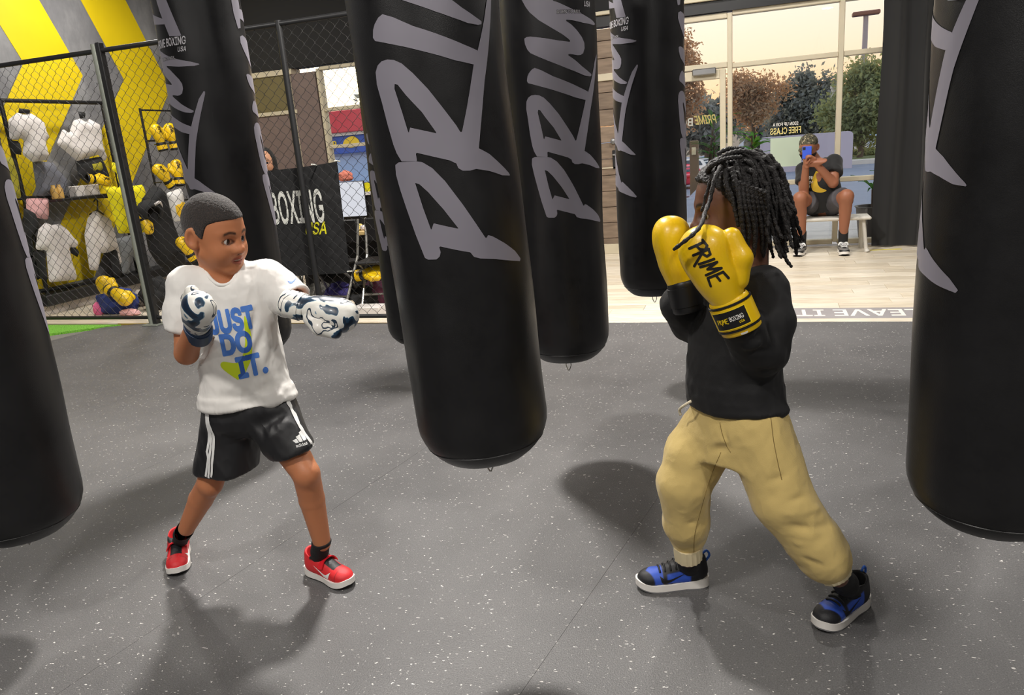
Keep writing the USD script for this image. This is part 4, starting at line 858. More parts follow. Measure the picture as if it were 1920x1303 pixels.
# socks and shoes
SOCK = plain('black_sock_knit', lin(20, 20, 22), .8, bump=.4, bscale=500.0)
RED, RED_STRAP, RUB_W, RUB_B, TONGUE = plain('red_shoe_mesh', lin(214, 40, 44), .5, vary=.1, vscale=60, bump=.25, bscale=700.0), plain('red_strap', lin(226, 26, 42), .45), plain('white_shoe_foam', lin(236, 232, 226), .5), plain('black_outsole', lin(16, 16, 16), .6), plain('black_shoe_tongue', lin(26, 27, 30), .6, bump=.3, bscale=500.0)
def trainer(t, ank, toe_dir, heel_floor, L, yaw_side, cols, name='shoe', pitch=0.0, boy_style=True, roll=0.0):
    plate, up, s = shoe_parts(L); fw = np.array([toe_dir[0], toe_dir[1], 0.0]); fw /= np.linalg.norm(fw); rot = frame(fw)
    if pitch: c_, s_ = math.cos(pitch), math.sin(pitch); rot = rot @ np.array([[1, 0, 0], [0, c_, -s_], [0, s_, c_]])
    if roll: c_, s_ = math.cos(roll), math.sin(roll); rot = rot @ np.array([[c_, 0, s_], [0, 1, 0], [-s_, 0, c_]])
    c = np.array([heel_floor[0], heel_floor[1], 0.0]) + fw * L / 2
    if pitch: c = np.array([heel_floor[0], heel_floor[1], heel_floor[2]]) + rot @ [0, L / 2, 0]
    um = surface(up, (-.06 * s, -.125 * s, -.01), (.06 * s, .125 * s, .12 * s), .0022 * s, 2)
    mm = lambda m: moved(m, c, rot)
    q = um[0] / s; top = np.clip((q[:, 2] - .030 - .012 * (q[:, 1] > .0)) / .01, 0, 1); vamp = (np.abs(q[:, 0]) < .021) * (q[:, 1] > -.036) * (q[:, 1] < .052) * (q[:, 2] > .036)
    tone = np.repeat(np.array(cols['upper'])[None], len(q), 0)
    for w, colr in cols['zones'](q): w = np.clip(w, 0, 1)[:, None]; tone = tone * (1 - w) + np.array(colr) * w
    p = t.part(name, mm(um), cols['mat'], attrs={'tone': tone}, label=cols['label'])
    t.part('sole', mm(plate(.004, .024, .003, 0)), RUB_W, smooth=40, under=p, label='white foam midsole'); t.part('outsole', mm(plate(0.0, .0045, .0025, 0)), cols['out'], smooth=40, under=p)
    tmu = trimesh.Trimesh(*um, process=False)
    if boy_style:
        bl = []
        a = np.linspace(-1.25, 1.25, 22)
        org = np.stack([np.sin(a) * .09, np.full(22, -.003), .045 + np.cos(a) * .09], 1) * s; tgt = np.stack([np.zeros(22), np.full(22, -.003), np.full(22, .040)], 1) * s
        loc, ri, _ = tmu.ray.intersects_location(org, tgt - org, multiple_hits=False); loc = loc[np.argsort(ri)]; w = .011 * s
        nn = loc - np.array([0, -.003, .040]) * s; nn /= np.linalg.norm(nn, axis=1, keepdims=True); y_ = np.array([0, 1, .25]); k = len(loc)
        vv = np.vstack([loc + nn * .001 - y_ * w, loc + nn * .005 - y_ * w, loc + nn * .005 + y_ * w, loc + nn * .001 + y_ * w]); i = np.arange(k - 1)
        ff = np.vstack([np.vstack([np.stack([a_ * k + i, a_ * k + i + 1, b_ * k + i + 1], 1), np.stack([a_ * k + i, b_ * k + i + 1, b_ * k + i], 1)]) for a_, b_ in ((0, 1), (1, 2), (2, 3))])
        t.part('strap', mm((vv, ff[:, ::-1])), RED_STRAP, smooth=40, under=p, label='red hook-and-loop strap')
        t.part('pull_loop', mm(tube(spline(np.array([(-.006, -.012, .078), (-.004, -.017, .102), (.004, -.017, .102), (.006, -.012, .078)]) * s, 14), .003 * s, 6)), RED_STRAP, smooth=True, under=p)
    else:
        for yy in (-.008, .008, .024, .039):                # laces
            a = np.linspace(-.62, .62, 9); org = np.stack([np.sin(a) * .08, np.full(9, yy), .03 + np.cos(a) * .08], 1) * s; tgt = np.array([0, yy, .025]) * s
            loc, ri, _ = tmu.ray.intersects_location(org, tgt - org, multiple_hits=False); loc = loc[np.argsort(ri)] + [0, 0, .002]
            t.part('lace', mm(tube(loc, .0030 * s, 6)), cols['lace'], smooth=True, under=p)
        t.part('pull_loop', mm(tube(spline(np.array([(0, -.098, .070), (0, -.112, .092), (0, -.104, .108), (0, -.090, .098)]) * s, 14), .0035 * s, 6)), cols['loop'], smooth=True, under=p, label='blue heel loop')
        a = np.linspace(-1.0, 1.0, 18)
        org = np.stack([np.sin(a) * .09, np.full(18, -.024), .045 + np.cos(a) * .09], 1) * s; tgt = np.stack([np.zeros(18), np.full(18, -.024), np.full(18, .040)], 1) * s
        loc, ri, _ = tmu.ray.intersects_location(org, tgt - org, multiple_hits=False); loc = loc[np.argsort(ri)]
        if len(loc) > 4: t.part('strap', mm(tube(loc + [0, 0, .002], .008 * s, 6)), cols['lace'], smooth=True, under=p, label='black ankle strap')
    for sd in (-1, 1):
        sw_ = affinity.translate(swoosh(.078 * s), -.050 * s, .016 * s) if sd > 0 else affinity.translate(swoosh(.078 * s, True), .050 * s, .016 * s)
        o = np.array([sd * .06 * s, -.008 * s, .012 * s])
        # seen from the side: x runs to the viewer's right
        uu = np.array([0, 1.0, 0]) * (1 if sd > 0 else -1)
        d = decal(affinity.scale(sw_, -1, 1, origin=(0, 0)), um, o, uu, (0, 0, 1.0), .004, .0010, .06)
        if len(d[1]): t.part('emblem', mm(d), cols['swoosh'], smooth=True, under=p, label='curved tick emblem')
    return c, rot
def red_zones(q):
    r = [(((np.abs(q[:, 0]) < .019) & (q[:, 1] > -.045) & (q[:, 1] < .048)) * np.clip((q[:, 2] - .036) / .004, 0, 1), lin(26, 27, 30))]
    r.append((np.clip((q[:, 2] - .074) / .004, 0, 1) * (q[:, 1] > -.055), lin(26, 26, 28)))
    r.append((np.clip(1 - np.abs(q[:, 1] - .066) / .002, 0, 1) * (np.abs(q[:, 0]) > .012) * .8, lin(60, 14, 18)))
    return r
SHOE_TONE = attr_mat('shoe_upper', .5, bump=.25, bscale=700.0)
RED_COLS = dict(upper=lin(212, 38, 44), zones=red_zones, mat=SHOE_TONE, out=RUB_B, swoosh=WHITE_TRIM, label='red trainer with white midsole', lace=TONGUE, loop=RED_STRAP)
tR, tL = on_floor(334, 1081), on_floor(660, 1101)
dRf = b_c * 1.0 - b_r * .06; dLf = b_c * .86 + b_r * .52
for toe, d, ank in ((tR, dRf, 'ankR'), (tL, dLf, 'ankL')):
    d = d / np.linalg.norm(d); c, rot = trainer(boy, j[ank], d, toe - d * .215, .215, 0, RED_COLS)
    top = c + rot @ [0, -.056, .062]
    leg_ax = j['kneeR' if ank == 'ankR' else 'kneeL'] - j[ank]; leg_ax /= np.linalg.norm(leg_ax)
    sk = chain([top - [0, 0, .02], top + (j[ank] - top) * .5, j[ank] + leg_ax * .012], [.026, .029, .0335], .01); sk = meet(sk, d_half(j[ank] + leg_ax * .008, leg_ax), .003)
    sv = surface(sk, top - .09, top + .13, .003, 1); boy.part('sock', sv, SOCK, smooth=True)

# camouflage gloves
CAMO = mat('camouflage_glove', {'tc': ('texture_coordinate', {}), 'n': ('noise_texture', {'scale': 15.0, 'detail': 1.5, 'roughness': .55, 'distortion': .9}), 'n2': ('noise_texture', {'scale': 36.0, 'detail': 1.0}), 'r': ('rgb_ramp', {'interpolate': False, 'ramp': [(0, lin(22, 38, 56)), (.40, lin(30, 58, 82)), (.455, lin(112, 140, 158)), (.47, lin(228, 226, 218)), (.60, lin(222, 218, 210)), (.625, lin(34, 52, 70)), (.66, lin(226, 222, 214))]}), 'p': ('principled_bsdf', {'roughness': .38, 'coat_weight': .15})},
    [('tc.object', 'n.vector'), ('n.fac', 'r.fac'), ('r.color', 'p.base_color')])
NAVY_CUFF = plain('navy_cuff', lin(28, 52, 84), .5, vary=.2, vscale=20)
GLOVE = surface(glove_form(), (-.09, -.15, -.09), (.12, .13, .09), .003, 2)
def glove(t, c, y, z, flip, s, m, cuffm, bandm, label):
    rot = axes(y, z, flip); p = t.part('boxing_glove', moved(GLOVE, c, rot, s), m, smooth=True, label=label)
    t.part('cuff', moved(glove_cuff(), c, rot, s), cuffm, smooth=40, under=p)
    t.part('strap', moved(band_ring(-.152, -.096, .0475), c, rot, s), bandm, smooth=40, under=p)
    return rot, p
glove(boy, BOY(372, 588, .24), b_c * .80 + b_u * .62 + b_r * .10, b_r * -.75 + b_c * .5 - b_u * .2, True, .83, CAMO, NAVY_CUFF, NAVY_CUFF, 'white and navy camouflage boxing glove held at the chest')
glove(boy, BOY(616, 588, .30), b_r * .80 - b_u * .28 + b_c * .54, b_u * .75 + b_c * .5, False, .86, CAMO, CAMO, CAMO, 'white and navy camouflage boxing glove on the outstretched arm')
# ================================================================ the child with locs and yellow gloves
KID, k_r, k_u, k_c = plane_at((-.02, 2.05))
SKIN_B, LIP_B = lin(104, 70, 54), lin(92, 54, 46)
g = dict(hipR=KID(1330, 800, -.05), hipL=KID(1420, 788, .05), kneeR=KID(1283, 905, .0), ankR=KID(1290, 1046, -.05), kneeL=KID(1468, 935, .09), ankL=KID(1570, 1080, .09),
         shR=KID(1338, 548, -.09), shL=KID(1431, 548, .05), neck=KID(1405, 510, -.02), elR=KID(1296, 604, -.10), wrR=KID(1270, 566, -.04), elL=KID(1424, 656, .10), wrL=KID(1386, 598, .17))
KS = np.array([1.06, 1.10, 1.15])
kc = KID(1382, 391, -.02); k_rot = frame(k_c * math.cos(math.radians(74)) - k_r * math.sin(math.radians(74)) - k_u * .10, k_u + k_r * -.02)
head = placed(head_form(.0014), kc, k_rot, KS, .155)
neck = limbs([kc + k_rot @ [0, -.03, -.045] * KS, g['neck'] - k_u * .02, g['neck'] - k_u * .10], [.047, .048, .06])
body_f = blend([head, neck, limbs([g['shR'], g['elR'], g['wrR']], [.040, .034, .028]), limbs([g['shL'], g['elL'], g['wrL']], [.040, .034, .028]), limbs([g['shR'], g['shL']], [.042, .042]),
    limbs([(g['shR'] + g['shL']) / 2 - k_u * .05, (g['hipR'] + g['hipL']) / 2], [.07, .075]), limbs([g['hipR'], g['kneeR'], g['ankR']], [.06, .044, .030]), limbs([g['hipL'], g['kneeL'], g['ankL']], [.06, .044, .030])], .028)
lo, hi = bbox(list(g.values()) + [kc + k_u * .15], .13)
v, f = surface(body_f, lo, hi, .0034, 1)
kid = Thing('person', 'child with long dark locs, black sweatshirt and tan trousers guarding with yellow boxing gloves', 'person', on_floor(1420, 1130))
SKIN2 = attr_mat('deep_skin', .42, bump=.1, bscale=260.0, sub=.06, spec=.45)
kid.part('body', (v, f), SKIN2, attrs={'tone': head_tone(v, kc, k_rot, KS, SKIN_B, LIP_B, lin(18, 13, 11), lin(26, 16, 13))})
eyeballs(kid, kc, k_rot, KS, (.0, 1.0, -.06), lin(24, 15, 11))
LOCS = mat('loc_hair', {'tc': ('texture_coordinate', {}), 'n': ('noise_texture', {'scale': 300.0, 'detail': 3.0}), 'r': ('rgb_ramp', {'ramp': [(.3, lin(8, 7, 7)), (.75, lin(30, 24, 22))]}), 'bu': ('bump', {'strength': 1.0, 'distance': .004}), 'p': ('principled_bsdf', {'roughness': .5, 'sheen_weight': .03})},
    [('tc.object', 'n.vector'), ('n.fac', 'r.fac'), ('r.color', 'p.base_color'), ('n.fac', 'bu.height'), ('bu.normal', 'p.normal')])
def scalp(P):
    y = P[:, 1]; line = np.interp(y, [-.12, -.07, -.045, -.022, .0, .016, .03, .045, .060, .075, .09], [-.05, -.05, -.044, -.026, .018, .002, .020, .045, .062, .072, .078])
    sk = blend([d_ell((0, -.010, .036), (.0735, .092, .080)), d_ell((0, .030, .012), (.0635, .062, .080))], .035)(P)
    return smax(sk - .011, line - P[:, 2], .008)
hv, hf = surface(placed(scalp, kc, k_rot, KS, .17), kc - .19, kc + .19, .0035, 1)
hv = hv + normals(hv, hf) * ((meshkit.noise(hv * 130, 3) - .5) * .007)[:, None]
hp = kid.part('hair', (hv, hf), LOCS, smooth=True)
rng = np.random.default_rng(21)
def out_of_head(p, pad):                                    # keeps a lock outside the head
    q = (p - kc) @ k_rot / KS; e = (q - [0, -.006, .018]) / (np.array([.0745, .093, .098]) + pad); r = np.linalg.norm(e)
    if r < 1: q = [0, -.006, .018] + e / r * (np.array([.0745, .093, .098]) + pad)
    return kc + k_rot @ (q * KS)
def loc(root, d0, length, drift, r0, n=34, wob=.10):
    p = kc + k_rot @ (np.array(root) * KS); d = k_rot @ np.array(d0, float); d /= np.linalg.norm(d); pts = [p]; st = length / n; ph = rng.random() * 6; lift = rng.random()
    for i in range(n):
        t = i / n; want = np.array([0, 0, -1.0]) + drift * (.3 + t) + wob * np.array([math.sin(ph + i * .9), math.cos(ph * 1.7 + i * .8), 0])
        d = d * .72 + want / np.linalg.norm(want) * .28 * (1 + .4 * t); d /= np.linalg.norm(d)
        p = out_of_head(p + d * st, .010 + .010 * lift); pts.append(p)
    pts = np.array(pts); k = np.arange(n + 1); rad = r0 * (1 - .35 * k / n) * (1 + .20 * np.sin(k * 2.1 + ph) + .12 * np.sin(k * 1.1 + 2 * ph)); rad[-1] *= .5; rad[0] *= .7
    return tube(pts, rad, 8)
back, side = -k_rot[:, 1], k_rot[:, 0]
n_l = 0
for row, (zz, cnt) in enumerate(((.112, 8), (.098, 15), (.078, 20), (.052, 22), (.025, 20), (-.004, 22), (-.03, 20))):
    for i in range(cnt):
        a = 2 * math.pi * (i + .5 * (row % 2)) / cnt + rng.normal(0, .08); yy, xx = math.cos(a), math.sin(a)
        rr = math.sqrt(max(0, 1 - ((zz - .036) / .083) ** 2)); y = -.010 + yy * .092 * rr; x = xx * .0735 * rr
        if zz < np.interp(y, [-.12, -.05, .0, .016, .03, .045, .06, .075, .09], [-.06, -.05, .02, .01, .03, .05, .066, .075, .078]): continue
        if row >= 2 and y > .018: continue
        d0 = (x * 6, (y + .01) * 4 - .55, .55 if row < 3 else .15)
        L = .085 + .070 * rng.random() + .05 * (row < 3) - .02 * (row > 5)
        drift = back * (.08 + .22 * rng.random()) + side * (x * 2.5) + rng.normal(0, .20, 3)
        kid.part('dreadlock', loc((x, y, zz), d0, L, drift, .0056 + .0016 * rng.random(), wob=.32), LOCS, smooth=True, under=hp); n_l += 1
# the loc that falls across the face and over the far glove, and two shorter ones at the temple
def hand_loc(pts, r0): 
    c = spline([KID(*p) for p in pts], 40); k = np.arange(40); kid.part('dreadlock', tube(c, r0 * (1 - .3 * k / 40) * (1 + .2 * np.sin(k * 1.9)), 8), LOCS, smooth=True, under=hp)
hand_loc([(1352, 312, .07), (1342, 330, .10), (1336, 352, .115), (1331, 375, .125), (1322, 398, .17), (1316, 418, .245), (1303, 436, .285), (1284, 452, .292), (1263, 468, .275)], .0062)
hand_loc([(1362, 318, .07), (1362, 345, .10), (1372, 370, .105), (1380, 400, .105), (1385, 425, .10)], .0072)
hand_loc([(1372, 315, .08), (1380, 345, .105), (1388, 375, .11), (1396, 395, .11)], .0075)
hand_loc([(1326, 322, .04), (1334, 311, .055), (1352, 301, .06), (1370, 296, .06), (1392, 294, .06)], .0075)
hand_loc([(1345, 303, .02), (1362, 291, .02), (1385, 284, .02), (1410, 287, .02), (1432, 302, .02)], .008)

for k_ in range(7):
    x_ = 1389 + 8 * k_; hand_loc([(x_ - 5, 340 + 3 * k_, .10), (x_ - 1, 385, .118 - .006 * k_), (x_ + 4 + (k_ % 3) * 3, 430, .105 - .008 * k_), (x_ + 8 - (k_ % 2) * 6, 468 + 7 * (k_ % 3), .090 - .010 * k_)], .0072)
# trousers
TAN = plain('tan_fleece', lin(208, 182, 114), .85, bump=.25, bscale=700.0, vary=.04, sheen=.2)
Z = (g['shR'] + g['shL']) / 2 - (g['hipR'] + g['hipL']) / 2; Z /= np.linalg.norm(Z); X = g['hipL'] - g['hipR'] ; X = X * .5 + (g['shL'] - g['shR']) * .5; X -= Z * (X @ Z); X /= np.linalg.norm(X); Y = np.cross(X, Z)
if Y @ (k_c - k_r) < 0: Y = -Y
O = (g['hipR'] + g['hipL']) / 2; HT = float((((g['shR'] + g['shL']) / 2) - O) @ Z); TB = np.stack([X, Y, Z], 1)
waist = d_loft(O, X, Y, Z, [(-.09, .120, .098, 0, 0), (0, .120, .098, 0, 0), (.10, .112, .09, 0, 0)], 2.2)
legR = chain([g['hipR'] - k_u * .02, (g['hipR'] + g['kneeR']) / 2 + k_r * -.004, g['kneeR'], g['kneeR'] * .5 + g['ankR'] * .5, g['ankR'] + k_u * .095, g['ankR'] + k_u * .06], [.084, .085, .077, .064, .055, .044], .012)
legL = chain([g['hipL'] - k_u * .02, g['kneeL'], g['kneeL'] * .45 + g['ankL'] * .55, g['ankL'] * .76 + g['kneeL'] * .24, g['ankL'] * .83 + g['kneeL'] * .17], [.085, .078, .070, .066, .048], .012)
pants_f = blend([waist, legR, legL], .035)
lo, hi = bbox([O + Z * .06, g['hipR'], g['hipL'], g['kneeR'], g['kneeL'], g['ankR'], g['ankL']], .14)
pm = surface(pants_f, lo, hi, .0045, 2)
pm = folds(pm, .0045, (8, 8, 4), 25, TB); pm = folds(pm, .0022, (22, 22, 13), 29, TB)
def px_crease(m, a, b, w, d, o=.1, fn=KID): return crease(m, fn(*a, o) if len(a) == 2 else fn(*a), fn(*b, o) if len(b) == 2 else fn(*b), w, d)
for a, b, w, d in (((1368, 838, .12), (1310, 852, .10), .013, .010), ((1366, 826, .12), (1318, 836, .10), .010, -.005), ((1352, 790, .12), (1368, 845, .12), .006, .004), ((1470, 945, .19), (1535, 925, .14), .012, .012), ((1465, 965, .18), (1545, 950, .12), .011, -.007), ((1480, 990, .18), (1560, 985, .12), .012, .010), ((1480, 1020, .17), (1560, 1010, .12), .010, -.005),
                   ((1500, 1050, .17), (1590, 1055, .12), .011, .010), ((1300, 1010, .03), (1265, 1000, .0), .010, .007), ((1305, 985, .05), (1262, 960, .02), .010, .006), ((1270, 780, .10), (1300, 800, .12), .010, .006), ((1450, 820, .12), (1440, 900, .16), .012, -.006), ((1475, 890, .15), (1440, 910, .18), .012, .008)):
    pm = crease(pm, KID(*a), KID(*b), w, d)
ps = kid.part('trousers', pm, TAN, smooth=True, label='baggy tan fleece trousers bunched at the ankles')
def seam_line(t, target, pts, fn, m, r=.0011, under=None, name='seam'):
    c = spline([fn(*p) for p in pts], 40); tm = trimesh.Trimesh(*target[:2], process=False); dirs = c - EYE; dirs /= np.linalg.norm(dirs, axis=1, keepdims=True)
    loc_, ri, _ = tm.ray.intersects_location(np.repeat(EYE[None], len(c), 0), dirs, multiple_hits=False); loc_ = loc_[np.argsort(ri)]
    if len(loc_) > 3: t.part(name, tube(loc_, r, 5), m, smooth=True, under=under)
SEAM_TAN = plain('tan_seam', lin(138, 116, 66), .9)
seam_line(kid, pm, [(1441, 752), (1446, 790), (1451, 830), (1459, 870), (1466, 900)], KID, SEAM_TAN, under=ps)
seam_line(kid, pm, [(1350, 792), (1354, 812), (1362, 835), (1370, 848)], KID, SEAM_TAN, under=ps)
seam_line(kid, pm, [(1352, 848), (1332, 895), (1316, 950), (1303, 1000), (1301, 1040)], KID, SEAM_TAN, under=ps)
for an, kn, s_ in (('ankR', 'kneeR', 0), ('ankL', 'kneeL', .0)):
    ax = g[kn] - g[an]; ax /= np.linalg.norm(ax); c = g[an] + ax * (.020 if an == 'ankR' else .018)
    fr = frame(ax, k_c); m = lathe([(.0, -.012), (.038, -.022), (.0425, -.018), (.0435, .0), (.0425, .03), (.0, .03)], 36); q = m[0].copy(); an_ = np.arctan2(q[:, 1], q[:, 0]); q[:, :2] *= (1 + .03 * np.sign(np.sin(an_ * 18)))[:, None]
    kid.part('trouser_cuff', (c + q @ np.stack([fr[:, 0], fr[:, 2], fr[:, 1]], 1).T, m[1][:, ::-1]), plain('cream_ribbed_cuff', lin(214, 200, 164), .9) if an == 'ankR' else stage_cuff, smooth=40, under=ps, label='pale ribbed ankle cuff') if an == 'ankR' else None
    if an == 'ankR': stage_cuff = UsdShade.Material.Get(stage, '/World/Looks/cream_ribbed_cuff')
    else: kid.part('trouser_cuff', (c + q @ np.stack([fr[:, 0], fr[:, 2], fr[:, 1]], 1).T, m[1][:, ::-1]), stage_cuff, smooth=40, under=ps, label='pale ribbed ankle cuff')
CORD = plain('cream_cord', lin(216, 204, 176), .8)
kid.part('drawcord', tube(spline([KID(1296, 752, .075), KID(1283, 760, .07), KID(1274, 768, .05), KID(1276, 778, .045)], 16), .004, 6), CORD, smooth=True, under=ps)

# sweatshirt
SWEAT = plain('black_sweatshirt', lin(15, 15, 17), .75, bump=.2, bscale=700.0, sheen=.04)
tab = [(.062, .118, .096, .0, .0), (.09, .128, .108, .0, .0), (.13, .130, .108, 0, .004), (.20, .126, .100, 0, .004), (.29, .122, .094, 0, 0), (HT - .01, .104, .076, 0, -.004), (HT + .03, .074, .060, 0, -.010), (HT + .055, .052, .050, 0, -.014)]
inner = blend([limbs([g['shR'], g['elR'], g['wrR']], [.040, .034, .028]), limbs([g['shL'], g['elL'], g['wrL']], [.040, .034, .028]), limbs([g['shR'], g['shL']], [.042, .042])], .03)
arms = [chain([g['shL'], g['elL'] * .5 + g['shL'] * .5 + k_r * .012, g['elL'] + k_r * .004, g['wrL'] + k_u * -.02], [.052, .060, .056, .044], .03), chain([g['shR'], g['elR'], g['wrR'] - k_u * .01], [.050, .044, .038], .03)]
sweat = blend([d_loft(O, X, Y, Z, tab, 2.3), *arms, lambda P: np.maximum(np.minimum(inner(P) - .009, pants_f(P) - .008), (O + Z * .064 - P) @ Z.astype(np.float32))], .032)
nk = g['neck']; sweat = cut(sweat, d_cap(nk + k_u * .0, nk + k_u * .12, .052, .062), .006)
sweat = cut(sweat, d_loft(O - Z * .05, X, Y, Z, [(-.03, .108, .088, 0, 0), (.125, .108, .088, 0, 0)], 2.3), .003)
lo, hi = bbox([O, g['shR'], g['shL'], g['elL'], g['elR'], g['wrL'], g['wrR'], nk], .16)
sm = surface(sweat, lo, hi, .0045, 2)
sm = folds(sm, .0070, (8, 8, 4), 35, TB); sm = folds(sm, .0020, (24, 24, 14), 39, TB)
for a, b, w, d in (((1318, 660, .13), (1330, 742, .13), .014, -.010), ((1355, 690, .14), (1335, 745, .13), .014, .008), ((1385, 640, .20), (1430, 625, .20), .010, .010), ((1390, 655, .20), (1440, 640, .20), .010, -.008), ((1400, 668, .20), (1450, 655, .18), .010, .008), ((1440, 600, .16), (1455, 650, .16), .012, .008), ((1425, 610, .17), (1432, 650, .18), .010, -.006), ((1420, 700, .16), (1455, 690, .14), .013, .010), ((1430, 720, .15), (1452, 700, .14), .012, -.007), ((1300, 720, .11), (1335, 745, .13), .012, .008)):
    sm = crease(sm, KID(*a), KID(*b), w, d)
sw_p = kid.part('sweatshirt', sm, SWEAT, smooth=True, label='loose black sweatshirt')
# shoes
BLUE, INKBLK = lin(46, 84, 190), lin(22, 23, 27)
def blue_zones(q):
    side = (np.abs(q[:, 0]) > .016); y, z = q[:, 1], q[:, 2]
    toe = np.clip((y - .030) / .004, 0, 1) * np.clip((.078 - y - .6 * np.abs(q[:, 0])) / .004 + .5, 0, 1) * np.clip((z - .024) / .004, 0, 1)
    quarter = side * np.clip((y + .050) / .004, 0, 1) * np.clip((.022 - y) / .004, 0, 1) * np.clip((z - .026) / .004, 0, 1) * np.clip((.066 - z - .25 * (y + .02)) / .004, 0, 1)
    return [(toe, BLUE), (quarter, BLUE)]
BLK_LACE, BLUE_LOOP, OUT_DK, SWOOSH_BLK = plain('black_lace', lin(20, 21, 24), .6), plain('blue_heel_loop', lin(44, 96, 190), .6), plain('grey_outsole', lin(120, 120, 122), .6), plain('black_tick', lin(16, 17, 22), .5)
BLUE_COLS = dict(upper=INKBLK, zones=blue_zones, mat=SHOE_TONE, out=OUT_DK, swoosh=SWOOSH_BLK, label='blue and black trainer with white sole', lace=BLK_LACE, loop=BLUE_LOOP)
t1, h1 = on_floor(1195, 1102), on_floor(1326, 1092); t2, h2 = on_floor(1534, 1184), on_floor(1628, 1118)
for toe, heel, an, kn in ((t1, h1, 'ankR', 'kneeR'), (t2, h2, 'ankL', 'kneeL')):
    d = (toe - heel); d[2] = 0; L = float(np.linalg.norm(d)); d /= L; L = min(max(L, .20), .225)
    c, rot = trainer(kid, g[an], d, toe - d * L, L, 0, BLUE_COLS, boy_style=False)
    top = c + rot @ [0, -.056, .062]
    kid.part('sock', surface(chain([top - [0, 0, .02], top * .5 + g[an] * .5, g[an] + k_u * .01], [.028, .031, .031], .02), np.minimum(top, g[an]) - .08, np.maximum(top, g[an]) + .08, .0032, 1), SOCK, smooth=True)
# gloves
YGLOVE = mat('yellow_glove_leather', {'tc': ('texture_coordinate', {}), 'n': ('noise_texture', {'scale': 9.0, 'detail': 5.0}), 'r': ('rgb_ramp', {'ramp': [(.3, lin(226, 180, 8)), (.7, lin(240, 202, 22))]}), 'nb': ('noise_texture', {'scale': 160.0, 'detail': 3.0}), 'bu': ('bump', {'strength': .18, 'distance': .002}), 'p': ('principled_bsdf', {'roughness': .36, 'coat_weight': .12})},
    [('tc.object', 'n.vector'), ('n.fac', 'r.fac'), ('r.color', 'p.base_color'), ('tc.object', 'nb.vector'), ('nb.fac', 'bu.height'), ('bu.normal', 'p.normal')])
BLK_BAND, BLK_INK, WHT_INK, YEL_INK = plain('black_glove_strap', lin(20, 20, 22), .45), plain('black_glove_print', lin(22, 20, 18), .5), plain('white_patch_lettering', lin(236, 234, 228), .5), plain('yellow_patch_lettering', lin(240, 206, 20), .5)
GS = 1.02
gc = KID(1339, 500, .205); gy, gz = k_u * .94 - k_r * .38 + k_c * .05, k_c * .92 - k_r * .30 + k_u * .1
rot, gp = glove(kid, gc, gy, gz, False, GS, YGLOVE, YGLOVE, YGLOVE, 'near yellow boxing glove with black handwritten PRIME and a wrist patch')
gm = moved(GLOVE, gc, rot, GS)
# handwritten word, running down the back of the hand
brush = [[[(.0, .9), (.05, .0)], [(-.12, .95), (.25, 1.02), (.42, .80), (.30, .55), (.04, .46)]],                       # P
         [[(.0, 1.0), (.02, .0)], [(-.02, .98), (.30, .92), (.34, .68), (.04, .50)], [(.10, .50), (.62, -.30)]],         # R
         [[(.05, .95), (.02, .02)]],
         [[(.0, .0), (.08, 1.0), (.26, .30), (.50, 1.02), (.56, .02)]],
         [[(.45, 1.05), (.0, .98), (.02, .02), (.52, -.10)], [(.0, .52), (.40, .56)]]]
adv, xx, lines = [.46, .58, .20, .74, .6], 0.0, []
for L_, a in zip(brush, adv): lines += [[(p[0] + xx + .18 * p[1], p[1]) for p in l] for l in L_]; xx += a
word = affinity.scale(strokes(lines, .15), .042, .038, origin=(0, 0))
wu, wv = k_r * .50 - k_u * .86, k_r * .80 + k_u * .50
kid.part('print', decal(word, gm, KID(1290, 468, .28), wu / np.linalg.norm(wu), wv / np.linalg.norm(wv), .004, .001, .2), BLK_INK, smooth=True, under=gp, label='black handwritten word PRIME')
patch_u, patch_v = k_r * .90 + k_u * .42, k_u * .90 - k_r * .42
cuffm = moved(band_ring(-.152, -.096, .0475), gc, rot, GS)
for y0, y1 in ((-.095, -.089), (-.158, -.152)): kid.part('cuff_binding', moved(band_ring(y0, y1, .0480), gc, rot, GS), BLK_BAND, smooth=40, under=gp)
po = gc - rot[:, 1] * .124 * GS
kid.part('patch', decal(sbox(-.040, -.022, .040, .022), cuffm, po, rot[:, 0], rot[:, 1], .005, .0012, .2), plain('black_wrist_patch', lin(12, 12, 13), .5), smooth=True, under=gp, label='black wrist patch with yellow and white lettering')
edge_ = sbox(-.0425, -.0245, .0425, .0245).difference(sbox(-.040, -.022, .040, .022)); kid.part('patch_border', decal(edge_, cuffm, po, rot[:, 0], rot[:, 1], .004, .0013, .2), YEL_INK, smooth=True, under=gp)
pr = affinity.scale(word, .030 / word.bounds[2], .30, origin=(0, 0)); kid.part('print', decal(affinity.translate(pr, -.033, -.006), cuffm, po, rot[:, 0], rot[:, 1], .003, .0019, .2), YEL_INK, smooth=True, under=gp)
bt = text_shape('BOXING', .011, True, .55); bt = affinity.scale(bt, .032 / bt.bounds[2], 1, origin=(0, 0)); kid.part('print', decal(affinity.translate(bt, .000, -.004), cuffm, po, rot[:, 0], rot[:, 1], .003, .0019, .2), WHT_INK, smooth=True, under=gp)
bt = text_shape('USA', .006, True, .7); kid.part('print', decal(affinity.translate(bt, .019, -.014), cuffm, po, rot[:, 0], rot[:, 1], .003, .0019, .2), YEL_INK, smooth=True, under=gp)
kid.part('label', decal(sbox(.010, -.008, .026, .003), moved(glove_cuff(), gc, rot, GS), gc - rot[:, 1] * .166 * GS, rot[:, 0], rot[:, 1], .004, .001, .2), WHT_INK, smooth=True, under=gp)
